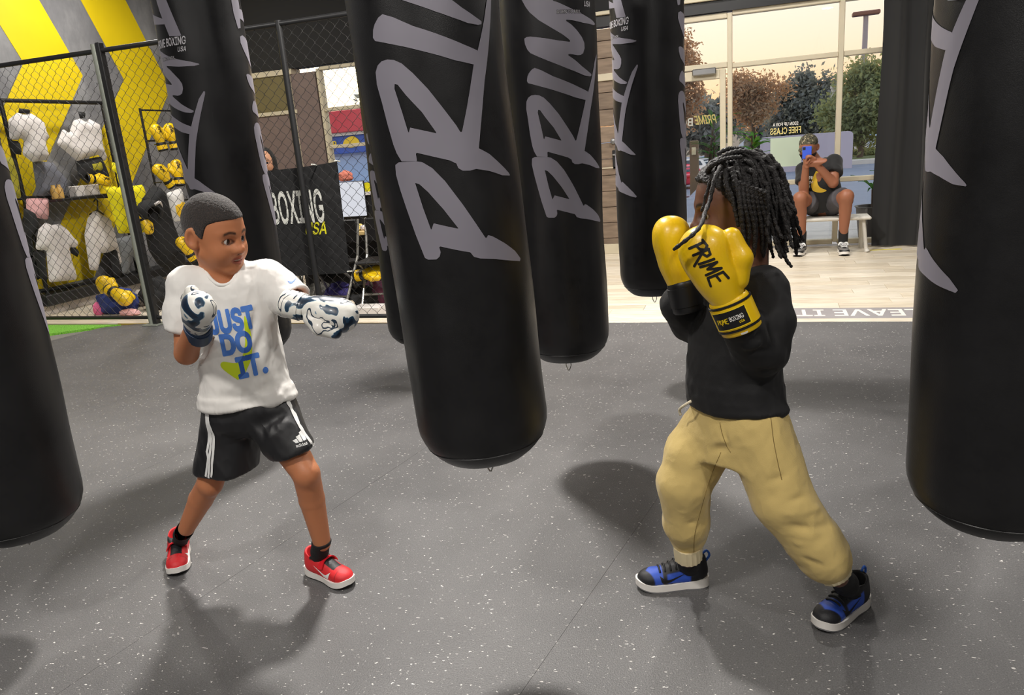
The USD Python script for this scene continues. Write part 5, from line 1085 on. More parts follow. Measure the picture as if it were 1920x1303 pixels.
glove(kid, KID(1266, 474, .01), k_u * .95 - k_r * .20 - k_c * .05, k_r * -.93 + k_c * .25, True, .96, YGLOVE, BLK_BAND, BLK_BAND, 'far yellow boxing glove held up before the mouth')
# ================================================================ the man filming from the bench, and the woman behind the banner
MAN, m_r, m_u, m_c = plane_at((.70, 8.95))
SKIN_C = lin(150, 96, 70)
q = dict(hipR=MAN(1527, 384, .0), hipL=MAN(1559, 384, .0), kneeR=MAN(1500, 372, .36), kneeL=MAN(1587, 368, .36), ankR=MAN(1503, 447, .26), ankL=MAN(1581, 444, .26),
         shR=MAN(1507, 318, .10), shL=MAN(1563, 304, .08), neck=MAN(1531, 300, .06), elR=MAN(1507, 359, .24), wrR=MAN(1511, 312, .34), elL=MAN(1562, 343, .26), wrL=MAN(1533, 310, .34))
MS = np.array([1.16, 1.14, 1.16]); mc = MAN(1516, 277, .10); m_rot = frame(m_c * .96 - m_r * .22 - m_u * .22, m_u)
def hand(wr, tip, side, thumbdir, s=1.0):
    """Four bent fingers and a thumb round something held: wr the wrist, tip where the knuckles point, side the way the knuckles run."""
    d = np.array(tip) - wr; d /= np.linalg.norm(d); side = np.array(side) / np.linalg.norm(side); th = np.array(thumbdir) / np.linalg.norm(thumbdir); nrm = np.cross(d, side)
    palm = wr + d * .045 * s; fs = [d_box(palm, (.020 * s, .042 * s, .042 * s), .016, np.stack([nrm, d, side], 1)), d_cap(wr, palm, .028 * s, .026 * s)]
    fing = []
    for k, L in enumerate((.068, .078, .073, .056)):
        b = wr + d * .085 * s + side * (.031 - k * .0205) * s; m1 = b + d * L * .45 * s + th * .006; m2 = m1 + (d * .35 + th * .85) * L * .36 * s; m3 = m2 + (th * .9 - d * .30) * L * .30 * s
        fing.append(chain([b - d * .02, b, m1, m2, m3], [.0105, .010, .0095, .0088, .0078], .004))
    t0 = wr + d * .03 * s + side * .036 * s; fing.append(chain([t0, t0 + (side * .6 + d * .5) * .040 * s, t0 + (side * .35 + d * .75 + th * .35) * .078 * s], [.013, .0115, .009], .006))
    return blend([blend(fs, .012), *fing], .006)
phone_c = MAN(1513, 286, .40)
hR, hL = hand(q['wrR'], MAN(1511, 294, .40), m_r * .2 - m_u * .1 + m_c * .9, m_r * 1.0 + m_u * .1, .95), hand(q['wrL'], MAN(1520, 296, .40), m_u * .75 + m_c * .6, -m_r * .9 + m_u * .2, .95)
mf = blend([placed(head_form(.0014), mc, m_rot, MS, .155), limbs([mc + m_rot @ [0, -.03, -.05] * MS, q['neck'] - m_u * .03, q['neck'] - m_u * .12], [.060, .064, .09]),
    limbs([q['shR'], q['elR'], q['wrR']], [.066, .050, .033]), limbs([q['shL'], q['elL'], q['wrL']], [.068, .054, .034]), limbs([(q['shR'] + q['shL']) / 2 - m_u * .1, (q['hipR'] + q['hipL']) / 2], [.12, .13]), limbs([q['shR'], q['shL']], [.07, .07]),
    limbs([q['hipR'], q['kneeR']], [.095, .066]), limbs([q['hipL'], q['kneeL']], [.098, .068]), limbs([q['kneeR'], q['kneeR'] * .65 + q['ankR'] * .35 - m_c * .02, q['ankR']], [.066, .062, .040]), limbs([q['kneeL'], q['kneeL'] * .65 + q['ankL'] * .35 - m_c * .02, q['ankL']], [.067, .062, .040])], .03)
mf = blend([mf, hR, hL], .012)
lo, hi = bbox(list(q.values()) + [mc + m_u * .2], .17)
v, f = surface(mf, lo, hi, .0062, 1)
man = Thing('person', 'seated man in a camouflage cap and black T-shirt filming with a blue phone', 'person', on_floor(1540, 470))
man.part('body', (v, f), attr_mat('brown_skin', .5, sub=.05), attrs={'tone': head_tone(v, mc, m_rot, MS, SKIN_C, lin(120, 70, 58), lin(22, 16, 14), lin(40, 24, 18))})
eyeballs(man, mc, m_rot, MS, (0, 1, -.1))
def beard(P): return smax(head_form(.0014, False)(P) - .004, np.maximum(P[:, 2] + .036 + .35 * np.maximum(.03 - P[:, 1], 0), -P[:, 1] + .0), .006)
man.part('beard', surface(placed(beard, mc, m_rot, MS, .16), mc - .2, mc + .2, .006, 1), plain('dark_beard', lin(24, 18, 16), .8, bump=.5, bscale=300), smooth=True)
CAMOCAP = mat('camouflage_cap_cloth', {'tc': ('texture_coordinate', {}), 'n': ('noise_texture', {'scale': 34.0, 'detail': 2.0}), 'r': ('rgb_ramp', {'interpolate': False, 'ramp': [(0, lin(34, 32, 28)), (.42, lin(84, 80, 58)), (.52, lin(52, 50, 40)), (.6, lin(150, 138, 112))]}), 'p': ('principled_bsdf', {'roughness': .85})}, [('tc.object', 'n.vector'), ('n.fac', 'r.fac'), ('r.color', 'p.base_color')])
cap = lambda P: smax(blend([d_ell((0, -.008, .040), (.082, .100, .086))], 0)(P), .030 + .12 * np.maximum(-P[:, 1], 0) * 0 - P[:, 2], .008)
cp = man.part('cap', surface(placed(cap, mc, m_rot, MS, .17), mc - .22, mc + .22, .006, 1), CAMOCAP, smooth=True, label='camouflage baseball cap')
brim = lambda P: smax(smax(d_ell((0, .105, .026), (.068, .072, .05))(P), np.abs(P[:, 2] - .030 + 3.0 * P[:, 0] ** 2 + .25 * (P[:, 1] - .07)) - .004, .003), .05 - P[:, 1], .004)
man.part('cap_brim', surface(placed(brim, mc, m_rot, MS, .25), mc - .26, mc + .26, .005, 1), CAMOCAP, smooth=True, under=cp)
# T-shirt, shorts
Zm = (q['shR'] + q['shL']) / 2 - (q['hipR'] + q['hipL']) / 2; HTm = float(np.linalg.norm(Zm)); Zm /= HTm; Xm = q['shL'] - q['shR']; Xm -= Zm * (Xm @ Zm); Xm /= np.linalg.norm(Xm); Ym = np.cross(Xm, Zm); Ym = Ym if Ym @ m_c > 0 else -Ym; Om = (q['hipR'] + q['hipL']) / 2
inn = blend([limbs([q['shR'], q['elR']], [.066, .050]), limbs([q['shL'], q['elL']], [.068, .054]), limbs([q['shR'], q['shL']], [.07, .07])], .03)
eR, eL = q['shR'] * .42 + q['elR'] * .58, q['shL'] * .42 + q['elL'] * .58; aR, aL = q['elR'] - q['shR'], q['elL'] - q['shL']; aR /= np.linalg.norm(aR); aL /= np.linalg.norm(aL)
tee = blend([d_loft(Om, Xm, Ym, Zm, [(-.03, .20, .15, .02, .02), (.1, .19, .15, .01, .03), (.25, .185, .14, 0, .01), (.36, .19, .13, 0, 0), (HTm, .165, .105, 0, 0), (HTm + .07, .08, .08, 0, 0)], 2.3), meet(chain([q['shR'], eR + aR * .05], [.078, .084], .02), d_half(eR, aR), .004), meet(chain([q['shL'], eL + aL * .05], [.082, .090], .02), d_half(eL, aL), .004)], .03)
tee = cut(tee, d_cap(q['neck'] - m_u * .02, q['neck'] + m_u * .15, .072, .085), .006)
tm_ = folds(surface(tee, *bbox([q['shR'], q['shL'], eR, eL, Om], .22), .0075, 2), .010, (6, 6, 4), 41, np.stack([Xm, Ym, Zm], 1))
tp = man.part('shirt', tm_, plain('black_tee', lin(20, 20, 21), .8, sheen=.15), smooth=True)
man.part('print', decal(Polygon(spline([(-.02, .10), (-.06, .0), (-.05, -.10), (.03, -.13), (.09, -.11), (.02, -.07), (-.005, .0), (.03, .08)], 30)).buffer(0), tm_, MAN(1533, 340, .34), m_r, m_u, .012, .003, .4), plain('gold_print', lin(206, 170, 40), .6), smooth=True, under=tp)
man.part('print', decal(shapely.union_all([affinity.translate(text_shape(t, .030, True, .8), 0, -.045 * k) for k, t in enumerate(('PR', 'IM', 'E'))]), tm_, MAN(1516, 338, .34), m_r, m_u, .012, .003, .4), WHITE_TRIM, smooth=True, under=tp)
kR, kL = q['hipR'] * .36 + q['kneeR'] * .64, q['hipL'] * .22 + q['kneeL'] * .78; bR, bL = q['kneeR'] - q['hipR'], q['kneeL'] - q['hipL']; bR /= np.linalg.norm(bR); bL /= np.linalg.norm(bL)
legs_m = blend([limbs([q['hipR'], q['kneeR']], [.095, .066]), limbs([q['hipL'], q['kneeL']], [.098, .068])], .03)
sh_m = blend([chain([q['hipR'], kR], [.112, .106], .02), chain([q['hipL'], kL], [.114, .110], .02), d_ell(Om + m_u * .02, (.20, .15, .11)), lambda P: legs_m(P) - .012], .04)
xm = m_r.astype(np.float32); sh_m = meet(sh_m, lambda P: np.where((P - Om) @ xm < 0, (P - kR) @ bR.astype(np.float32), (P - kL) @ bL.astype(np.float32)), .004)
man.part('shorts', folds(surface(sh_m, *bbox([Om, kR, kL], .2), .0075, 2), .006, (7, 7, 7), 43), plain('dark_grey_shorts', lin(74, 72, 76), .85), smooth=True)
for an, kn in (('ankR', 'kneeR'), ('ankL', 'kneeL')):
    fl = np.array([*q[an][:2], 0.0]); d = m_c * .96 + m_r * (-.15 if an == 'ankR' else .1)
    cols = dict(upper=lin(26, 26, 28), zones=lambda q_: [((np.abs(q_[:, 2] - .05) < .006) * .8, lin(120, 118, 116))], mat=SHOE_TONE, out=RUB_B, swoosh=plain('grey_tick_' + an, lin(150, 150, 150), .5), label='black trainer', lace=WHITE_TRIM, loop=TONGUE)
    c, rot = trainer(man, q[an], d, fl - d / np.linalg.norm(d) * .075, .29, 0, cols, boy_style=False)
    man.part('sock', surface(chain([c + rot @ [0, -.07, .06], q[an] + m_u * .06], [.046, .050], .02), *bbox([q[an], c], .18), .007, 1), SOCK, smooth=True)
ph = Thing('phone', 'blue mobile phone held up in front of the seated man\'s face', 'phone', phone_c)
pr_ = np.stack([m_r, m_c, m_u], 1); b = bx(-.045, .045, -.006, .006, -.062, .062, .004); ph.part('case', (b.vertices @ pr_.T + phone_c, b.faces), plain('blue_phone_case', lin(62, 92, 206), .35))
b = bx(-.040, -.014, .006, .009, .028, .056, .002); ph.part('camera_bump', (b.vertices @ pr_.T + phone_c, b.faces), BLACK)
# bench
BENCH = plain('pale_bench_plastic', lin(206, 202, 192), .4)
ben = Thing('bench', 'low pale bench by the window that the man sits on', 'bench', (.95, 9.0, 0))
_s = at_y(1560, 405.5, 8.82)[2]
ben.part('seat', bx(.28, 1.13, 8.66, 8.96, _s - .035, _s, .012), BENCH)
for xx in (.42, 1.06): ben.part('leg', tube(spline([(xx, 8.74, _s - .03), (xx + .012, 8.72, _s * .6), (xx + .03, 8.70, .06), (xx + .045, 8.69, .0)], 12), [.020] * 9 + [.024, .028, .030], 8), BENCH, smooth=True)
for xx in (.42, 1.06): ben.part('leg', tube([(xx, 8.92, _s - .03), (xx + .02, 9.03, .0)], .024, 8), BENCH, smooth=True)
# woman
WOM, w_r, w_u, w_c = plane_at((-4.78, 6.75))
wc = WOM(497, 304, .0); w_rot = frame(w_c * .97 - w_r * .15 - w_u * .10, w_u); WS = np.array([1.1, 1.1, 1.12])
hp_ = WOM(492, 470, 0); hp_[2] = .80
wf = blend([placed(head_form(.0014), wc, w_rot, WS, .155), limbs([wc - w_u * .06 - w_c * .02, wc - w_u * .20 - w_c * .02, wc - w_u * .42 - w_c * .03, hp_], [.048, .06, .12, .14]), limbs([wc - w_u * .26 - w_r * .16, wc - w_u * .26 + w_r * .16], [.05, .05]),
    *[limbs([wc - w_u * .27 + w_r * .17 * s, wc - w_u * .52 + w_r * .20 * s + w_c * .03, wc - w_u * .62 + w_r * .10 * s + w_c * .20], [.045, .038, .028]) for s in (-1, 1)], *[limbs([hp_ + w_r * .08 * s, np.array([*(hp_ + w_r * .09 * s)[:2], .45]), np.array([*(hp_ + w_r * .09 * s)[:2], .05])], [.085, .055, .04]) for s in (-1, 1)]], .035)
wom = Thing('person', 'dark-haired woman whose face shows above the black banner behind the fence', 'person', (*wc[:2], 0))
v, f = surface(wf, *bbox([wc + w_u * .12, hp_, np.array([*hp_[:2], .05])], .32), .0075, 1)
tone = head_tone(v, wc, w_rot, WS, lin(206, 152, 120), lin(170, 86, 80), lin(24, 18, 16), lin(50, 30, 24)); low = v[:, 2] < wc[2] - .235; tone[low] = lin(120, 44, 50); tone[v[:, 2] < .78] = lin(40, 42, 52)
wom.part('body', (v, f), attr_mat('woman_tone', .6), attrs={'tone': tone}); eyeballs(wom, wc, w_rot, WS, (0, 1, 0))
wh = lambda P: cut(blend([d_ell((0, -.022, .034), (.086, .098, .092)), d_cap((-.060, -.03, .0), (-.075, -.03, -.17), .040, .030), d_cap((.060, -.03, .0), (.075, -.03, -.17), .040, .030), d_cap((0, -.06, -.02), (0, -.06, -.18), .05, .04)], .03), d_ell((0, .095, -.035), (.052, .080, .092)), .01)(P)
wom.part('hair', folds(surface(placed(wh, wc, w_rot, WS, .26), wc - .32, wc + .24, .007, 1), .004, (40, 40, 4), 51), LOCS, smooth=True)

# ================================================================ the fence with its banner
FENCE_BLACK = plain('black_fence_coating', lin(28, 28, 29), .45); GALV = plain('galvanised_post', lin(142, 146, 136), .4, .35); WIRE = plain('fence_wire', lin(50, 50, 50), .6, .2)
fn = Thing('fence', 'black chain-link fence closing off the merchandise area', 'fence', (-5.2, FY, 0))
for x in (-7.5, -3.66, -1.95): fn.part('post', tube([(x, FY, 0), (x, FY, 2.50)], .026, 14), FENCE_BLACK)
fn.part('post', bx(-5.515, -5.47, FY - .03, FY + .03, 0, 2.54, .005), FENCE_BLACK); fn.part('post', tube([(-5.545, FY - .012, 0), (-5.545, FY - .012, 2.53)], .026, 14), GALV, label='bare galvanised post')
fn.part('rail', tube([(-7.60, FY, 2.475), (-1.92, FY, 2.475)], .021, 12), FENCE_BLACK); fn.part('rail', tube([(-7.60, FY, .07), (-1.92, FY, .07)], .018, 12), FENCE_BLACK)
for x in (-5.52, -3.66): fn.part('base_plate', bx(x - .09, x + .09, FY - .08, FY + .08, 0, .012, .003), GALV)
def link(x0, x1, z0, z1, pitch):
    ms = []; H = z1 - z0; amp = .0045
    for s in (1, -1):
        c = x0 - H if s > 0 else x0
        while c < (x1 if s > 0 else x1 + H):
            a = max(x0, c) if s > 0 else max(x0, c - H); b = min(x1, c + H) if s > 0 else min(x1, c)
            if b - a > .02:
                t = np.arange(a, b + 1e-6, pitch / 4)
                z = z0 + (t - c if s > 0 else c - t); ph = np.pi * t / (pitch / 2)
                ms.append(tube(np.stack([t + amp * .9 * np.sin(ph * 2), FY + s * amp * np.cos(ph), z + amp * .9 * np.cos(ph * 2)], 1), .0019, 3, cap=False))
            c += pitch
    return join(*ms)
fn.part('chain_link', link(-7.60, -1.95, .08, 2.465, .098), WIRE, smooth=False, kind='stuff', label='diamond wire mesh')
BANNER = plain('black_banner_cloth', lin(26, 26, 27), .7, bump=.2, bscale=300.0, vary=.15, vscale=3)
bp = [at_y(px, py, FY + .06) for px, py in ((470, 322), (630, 303), (655, 512), (505, 520))]
U, V = np.meshgrid(np.linspace(0, 1, 60), np.linspace(0, 1, 60)); c0, c1, c2, c3 = bp
S = (1 - V)[..., None] * ((1 - U)[..., None] * c0 + U[..., None] * c1) + V[..., None] * ((1 - U)[..., None] * c3 + U[..., None] * c2)
S[..., 1] += .012 + .022 * (meshkit.fbm(np.stack([U * 3 + V * 1.5, V * 4.5, U * 0 + 2], -1), 3, 4) - .5) * np.minimum(1, 6 * V + .2); S[..., 2] -= .012 * np.sin(np.pi * U) * (1 - V)
n = 60; i, jj = np.meshgrid(np.arange(n - 1), np.arange(n - 1), indexing='ij'); Q = np.stack([i * n + jj, (i + 1) * n + jj, (i + 1) * n + jj + 1, i * n + jj + 1], -1).reshape(-1, 4)
bv = S.reshape(-1, 3); bf = np.vstack([Q[:, [0, 1, 2]], Q[:, [0, 2, 3]]]); bn = Thing('banner', 'black cloth banner lettered BOXING USA tied to the chain-link fence', 'banner', bp[0])
bm = join((bv, bf), (bv + [0, .004, 0], bf[:, ::-1])); bn.part('cloth', bm, BANNER, smooth=True)
W_INK, Y_INK = plain('white_banner_ink', lin(214, 214, 206), .7), plain('yellow_banner_ink', lin(214, 208, 30), .7)
def banner_text(s, px0, py_base, px1, m):
    a, b = at_y(px0, py_base, FY + .06), at_y(px1, py_base, FY + .06); s = affinity.scale(s, (b[0] - a[0]) / s.bounds[2], 1, origin=(0, 0))
    bn.part('lettering', decal(s, bm, a - np.array([0, .1, 0]), (1, 0, 0), (0, 0, 1), .012, .003, .1), m, smooth=True)
banner_text(text_shape('BOXING', .265, True, .5), 511, 420, 610, W_INK); banner_text(text_shape('USA', .10, True, .8, .25), 573, 440, 612, Y_INK)
banner_text(text_shape('E', .22, True, .5, .2), 494, 425, 507, Y_INK)
for px, py in ((632, 303), (655, 510), (588, 310)):
    p = at_y(px, py, FY + .02); bn.part('cable_tie', tube([p + [0, .045, .0], p + [0, -.03, .01]], .006, 6), W_INK)

# ================================================================ merchandise along the left wall
MX = -7.35
def on_x(pts, X=MX): return Polygon([tuple(at_x(px, py, X)[1:]) for px, py in pts]).buffer(0)
def garment(name, pts, m, label, cat, thick=.05, X=MX, bump=.02, seed=0, step=.03, parts=(), rnd=.03):
    s = on_x(pts, X); s2 = s.buffer(-rnd).buffer(2 * rnd).buffer(-rnd); s = s2 if len(polys(s2)) == 1 and s2.area > .8 * s.area else s.buffer(.01).buffer(-.01)
    c = s.centroid; t = Thing(name, label, cat, (X, c.x, s.bounds[1]))
    t.part('cloth', pillow(s, (X, 0, 0), (0, 1, 0), (0, 0, 1), thick, step, .09, bump, seed), m, smooth=True)
    for nm, p2, m2, th, dx in parts: t.part(nm, pillow(on_x(p2, X), (X + dx, 0, 0), (0, 1, 0), (0, 0, 1), th, step * .7, .05, 0, seed), m2, smooth=True)
    return t
OFFW = plain('off_white_cotton', lin(214, 208, 204), .85, sheen=.1); COTTON_B = plain('black_cotton', lin(30, 30, 31), .85); GREYC = plain('grey_marl_cotton', lin(134, 138, 142), .85, vary=.1, vscale=30); YELC = plain('yellow_tote_cloth', lin(236, 222, 14), .8); PINKC = plain('pink_cloth', lin(228, 176, 176), .85); OLIVEC = plain('olive_yellow_print', lin(150, 142, 30), .8); BLUEC = plain('blue_cloth', lin(44, 60, 128), .8); PINKH = plain('hot_pink_cloth', lin(232, 110, 156), .8)
rack = Thing('clothes_rack', 'black tube frame holding the clothes along the yellow-striped wall', 'display rack', (MX - .1, 7.0, 0))
fx = MX - .12
for a, b in (((0, 188), (191, 193)), ((0, 372), (208, 368)), ((60, 548), (262, 515))):
    A, B = at_x(*a, fx), at_x(*b, fx); rack.part('rail', tube([A, B], .022, 10), BLACK)
A = at_x(191, 193, fx); rack.part('upright', tube([A, (fx, A[1], 0)], .022, 10), BLACK); A = at_x(0, 188, fx); rack.part('upright', tube([A, (fx, A[1], 0)], .022, 10), BLACK)
sh = [at_x(95, 374, MX - .05), at_x(205, 369, MX - .05)]
rack.part('shelf', bx(WX + .02, MX + .12, sh[0][1], sh[1][1] + .1, sh[0][2] - .03, sh[0][2], .005), BLACK)
rack.part('plinth', bx(WX + .01, MX + .05, 6.0, 8.4, .10, .22, .01), BLACK); rack.part('kick_board', bx(WX + .01, MX - .05, 6.0, 8.4, 0, .10), plain('pale_plinth', lin(196, 186, 176), .7))
garment('hooded_top', [(15, 225), (32, 211), (46, 214), (58, 212), (80, 228), (90, 258), (88, 272), (82, 262), (92, 300), (60, 304), (42, 290), (45, 262), (38, 246), (36, 262), (18, 262)], OFFW, 'off-white hooded top on a dark torso form, upper left of the clothes display', 'hoodie', .07, seed=1, parts=(('neck_form', [(36, 203), (54, 205), (57, 214), (34, 212)], COTTON_B, .05, .0), ('undersleeve', [(19, 262), (37, 264), (43, 290), (26, 288)], COTTON_B, .05, -.02)))
garment('sweatshirt', [(138, 226), (150, 222), (162, 230), (166, 222), (184, 232), (189, 250), (191, 275), (200, 300), (194, 302), (184, 290), (155, 298), (146, 303), (124, 285), (106, 270), (118, 240), (140, 262), (146, 285), (139, 250), (128, 252)], OFFW, 'off-white long-sleeved sweatshirt with one arm bent, upper right of the display', 'sweatshirt', .07, seed=2, parts=(('neck_form', [(146, 209), (158, 210), (160, 222), (150, 222)], COTTON_B, .04, .0),))
garment('sports_shorts', [(142, 302), (190, 293), (206, 330), (184, 350), (176, 330), (165, 346), (146, 330)], COTTON_B, 'dark shorts with a yellow panel hanging below the bent-arm sweatshirt', 'shorts', .04, seed=3, parts=(('panel', [(164, 307), (186, 303), (190, 320), (168, 326)], OLIVEC, .02, .035),))
garment('shirt', [(85, 417), (97, 422), (112, 419), (128, 432), (148, 458), (138, 468), (128, 452), (131, 480), (145, 524), (92, 530), (88, 490), (86, 448), (82, 470), (66, 468), (72, 430)], OFFW, 'off-white short-sleeved T-shirt at the lower left of the display', 't-shirt', .06, seed=4, parts=(('undersleeve', [(134, 455), (150, 470), (148, 482), (134, 474)], COTTON_B, .04, -.02), ('undershirt', [(66, 470), (86, 472), (92, 528), (80, 522)], COTTON_B, .05, -.03)))
garment('sweatshirt', [(172, 398), (180, 394), (190, 402), (205, 410), (215, 440), (229, 500), (222, 498), (214, 480), (212, 472), (188, 475), (184, 508), (168, 506), (158, 440), (164, 410)], OFFW, 'off-white sweatshirt on a black hanger, lower right of the display', 'sweatshirt', .06, seed=5)
hg = Thing('clothes_hanger', 'small black hanger hook above the lower right sweatshirt', 'hanger', at_x(182, 385, MX)); hg.part('hook', tube(spline([at_x(176, 378, MX), at_x(180, 373, MX), at_x(183, 380, MX), at_x(182, 396, MX)], 14), .008, 6), BLACK, smooth=True); hg.part('bar', tube([at_x(168, 402, MX), at_x(182, 394, MX), at_x(194, 402, MX)], .008, 6), BLACK)
garment('trousers', [(216, 448), (246, 440), (264, 445), (282, 505), (262, 512), (246, 470), (242, 515), (230, 512)], GREYC, 'grey marl trousers hanging behind the galvanised fence post', 'trousers', .05, seed=6)
garment('trousers', [(196, 440), (215, 436), (228, 520), (214, 520)], COTTON_B, 'black trousers hanging between the sweatshirt and the grey trousers', 'trousers', .05, seed=7)
garment('tote_bag', [(197, 352), (212, 350), (209, 302), (217, 306), (230, 338), (236, 350), (226, 352), (216, 322), (218, 352), (268, 346), (277, 382), (270, 436), (222, 438)], YELC, 'bright yellow tote bag with a long handle hanging behind the fence post', 'tote bag', .05, X=-6.90, seed=8, bump=.01)
garment('towel', [(48, 372), (92, 371), (92, 404), (90, 412), (76, 410), (50, 404)], PINKC, 'folded pink towel draped over the rail at the left end of the shelf', 'towel', .035, seed=9, X=fx + .02)
garment('jacket', [(44, 388), (66, 400), (72, 424), (66, 440), (58, 445), (62, 480), (80, 520), (70, 525), (44, 440)], COTTON_B, 'black jacket hanging left of the short-sleeved T-shirt', 'jacket', .06, seed=10, X=-7.43)
garment('backpack', [(268, 372), (288, 345), (302, 360), (318, 420), (338, 470), (340, 500), (322, 512), (300, 498), (282, 470), (272, 420)], COTTON_B, 'large black gym backpack hanging right of the fence post', 'backpack', .12, X=-6.55, seed=11)
garment('gym_bag', [(312, 362), (340, 352), (350, 412), (326, 416)], plain('white_gym_bag', lin(222, 220, 216), .6), 'white bag with a yellow roundel hanging under the lower pair of yellow gloves', 'bag', .05, X=-6.50, seed=12, parts=(('roundel', [(322, 384), (334, 376), (346, 384), (348, 400), (336, 412), (326, 402)], plain('yellow_roundel', lin(230, 184, 20), .6), .02, .045),))
garment('blanket', [(4, 300), (22, 292), (34, 330), (40, 372), (14, 372)], OLIVEC, 'olive-yellow cloth hanging under the hooded top', 'cloth', .04, seed=13)
garment('drawstring_bag', [(60, 300), (100, 305), (128, 340), (120, 366), (70, 368)], plain('grey_bag_cloth', lin(112, 114, 124), .8), 'grey drawstring bag hanging between the hooded top and the shelf', 'bag', .05, seed=14, X=-7.45)
for k, (a, b) in enumerate(((138, 152), (153, 166), (167, 181))):
    p0, p1 = at_x(a, 368, MX), at_x(b, 354, MX)
    solid('gift_box', bx(MX - .06, MX + .05, p0[1] + .004, p1[1] - .004, sh[0][2] + .001, sh[0][2] + .12, .006), OFFW, ('leftmost', 'middle', 'rightmost')[k] + ' of three small white boxes on the display shelf', 'box', 'small white boxes on the shelf')
for k, (a, b) in enumerate(((98, 105), (108, 116))):
    p0, p1 = at_x(a, 370, MX), at_x(b, 350, MX); bl = lathe([(0, 0), (.035, 0), (.037, .01), (.037, .10), (.02, .125), (.02, .15), (0, .15)], 20)
    solid('drink_bottle', (bl[0] + [MX, (p0[1] + p1[1]) / 2, sh[0][2] + .001], bl[1]), plain('orange_bottle_%d' % k, lin(206, 164, 88), .4), ('left', 'right')[k] + ' one of two small orange bottles on the shelf', 'bottle', 'orange bottles on the shelf', smooth=40)
hb = Thing('head_guard', 'black boxing head guard with white trim hanging just right of the fence post', 'head guard', at_x(282, 395, -6.45)); hcn = at_x(281, 396, -6.45)
hb.part('padding', surface(cut(cut(d_ell(hcn, (.12, .16, .13)), d_ell(hcn + [.06, -.03, -.02], (.11, .08, .07)), .02), d_ell(hcn - [0, 0, .06], (.08, .11, .12)), .02), hcn - .2, hcn + .2, .012, 2), COTTON_B, smooth=True)
hb.part('trim', tube(spline([hcn + [.11, -.02, .07], hcn + [.10, .06, .09], hcn + [.05, .13, .05], hcn + [.02, .15, .0]], 14), .016, 8), OFFW, smooth=True)
G_LO = surface(glove_form(), (-.09, -.15, -.09), (.12, .13, .09), .0065, 1)
def hung_glove(px, py, X, y, z, flip, label, s=1.15, m=None, floor_z=None, group=None):
    c = at_x(px, py, X); rot = axes(y, z, flip); t = Thing('boxing_glove', label, 'boxing glove', c, group=group); m = m or YGLOVE
    t.part('padding', moved(G_LO, c, rot, s), m, smooth=True); t.part('cuff', moved(glove_cuff(), c, rot, s), BLK_BAND, smooth=40, label='black cuff'); t.part('strap', moved(band_ring(-.152, -.11, .0475), c, rot, s), m, smooth=40)
    t.part('print', moved(decal(affinity.translate(affinity.scale(affinity.rotate(word, -90, origin=(0, 0)), .7, .7, origin=(0, 0)), -.005, .075), G_LO, (0, 0, .1), (1, 0, 0), (0, 1, 0), .008, .002, .05), c, rot, s), BLK_INK, smooth=True)
GRP = 'yellow gloves hanging by the corner'
hung_glove(296, 252, -6.75, (-.1, -.1, 1), (.9, -.3, 0), False, 'left glove of the upper hanging pair of yellow boxing gloves')
hung_glove(320, 250, -6.75, (-.1, -.05, 1), (.9, -.3, 0), True, 'right glove of the upper hanging pair of yellow boxing gloves')
hung_glove(303, 325, -6.65, (-.2, -.5, .9), (.9, -.3, 0), False, 'left glove of the lower hanging pair of yellow boxing gloves')
hung_glove(332, 318, -6.65, (-.1, .1, 1), (.9, -.3, 0), True, 'right glove of the lower hanging pair of yellow boxing gloves')
hung_glove(347, 462, -6.15, (-.3, -.3, 1), (.9, -.3, 0), False, 'yellow boxing glove partly hidden behind the boy\'s head')
hung_glove(190, 338, -7.20, (.2, .9, -.2), (.9, -.3, .3), True, 'yellow boxing glove lying on the shelf beside the white boxes', 1.0)
hung_glove(276, 424, -6.45, (.2, .2, -1), (.9, -.3, .3), True, 'small yellow glove hanging under the black head guard', .9)
gs = Thing('glove_stand', 'black wire stand holding the yellow gloves and bags beside the corner', 'display stand', (-6.85, 7.6, 0))
_ys = [at_x(284, 300, -6.87)[1], at_x(352, 300, -6.87)[1]]
for yy in _ys: gs.part('upright', tube([(-6.89, yy, 0), (-6.89, yy, 2.15)], .014, 8), BLACK)
for zz_ in (.06, .55, 1.05, 1.42, 1.78, 2.13): gs.part('rod', tube([(-6.89, _ys[0], zz_), (-6.89, _ys[1], zz_)], .010, 8), BLACK)
for px, py, X in ((296, 270, -6.75), (320, 268, -6.75), (303, 342, -6.65), (332, 336, -6.65), (347, 475, -6.15)):
    a = at_x(px, py, X); gs.part('peg', tube([(-6.89, min(max(a[1] + .1, _ys[0]), _ys[1]), a[2]), a], .007, 6), BLACK)
# the heap on the floor behind the fence
def heap(name, px, py, y, r, m, label, cat, seed, amp=.25):
    c = at_y(px, py, y); c[2] = max(c[2], r[2] * .75) if c[2] > .5 else r[2] * .75
    s = trimesh.creation.icosphere(4); v = s.vertices * (1 + amp * (meshkit.fbm(s.vertices * 2.2 + seed * 7, 3, seed) - .5) * 2)[:, None] * r
    v[:, 2] = np.maximum(v[:, 2], -r[2] * .75); solid(name, (v + c, s.faces), m, label, cat, smooth=True)
heap('sports_bag', 222, 565, 6.15, (.24, .16, .15), BLUEC, 'dark blue bag on the floor behind the fence under the yellow glove', 'bag', 1)
heap('knee_pad', 184, 572, 6.05, (.06, .05, .08), PINKH, 'pink item on the left side of the heap behind the fence', 'cloth', 2)
heap('knee_pad', 243, 588, 6.0, (.12, .07, .04), PINKC, 'pale pink cloth lying at the foot of the heap behind the fence', 'cloth', 3)
heap('shopping_bag', 300, 535, 6.6, (.14, .12, .16), plain('white_plastic_bag', lin(220, 222, 226), .4), 'crumpled white plastic bag right of the galvanised post', 'plastic bag', 4, .4)
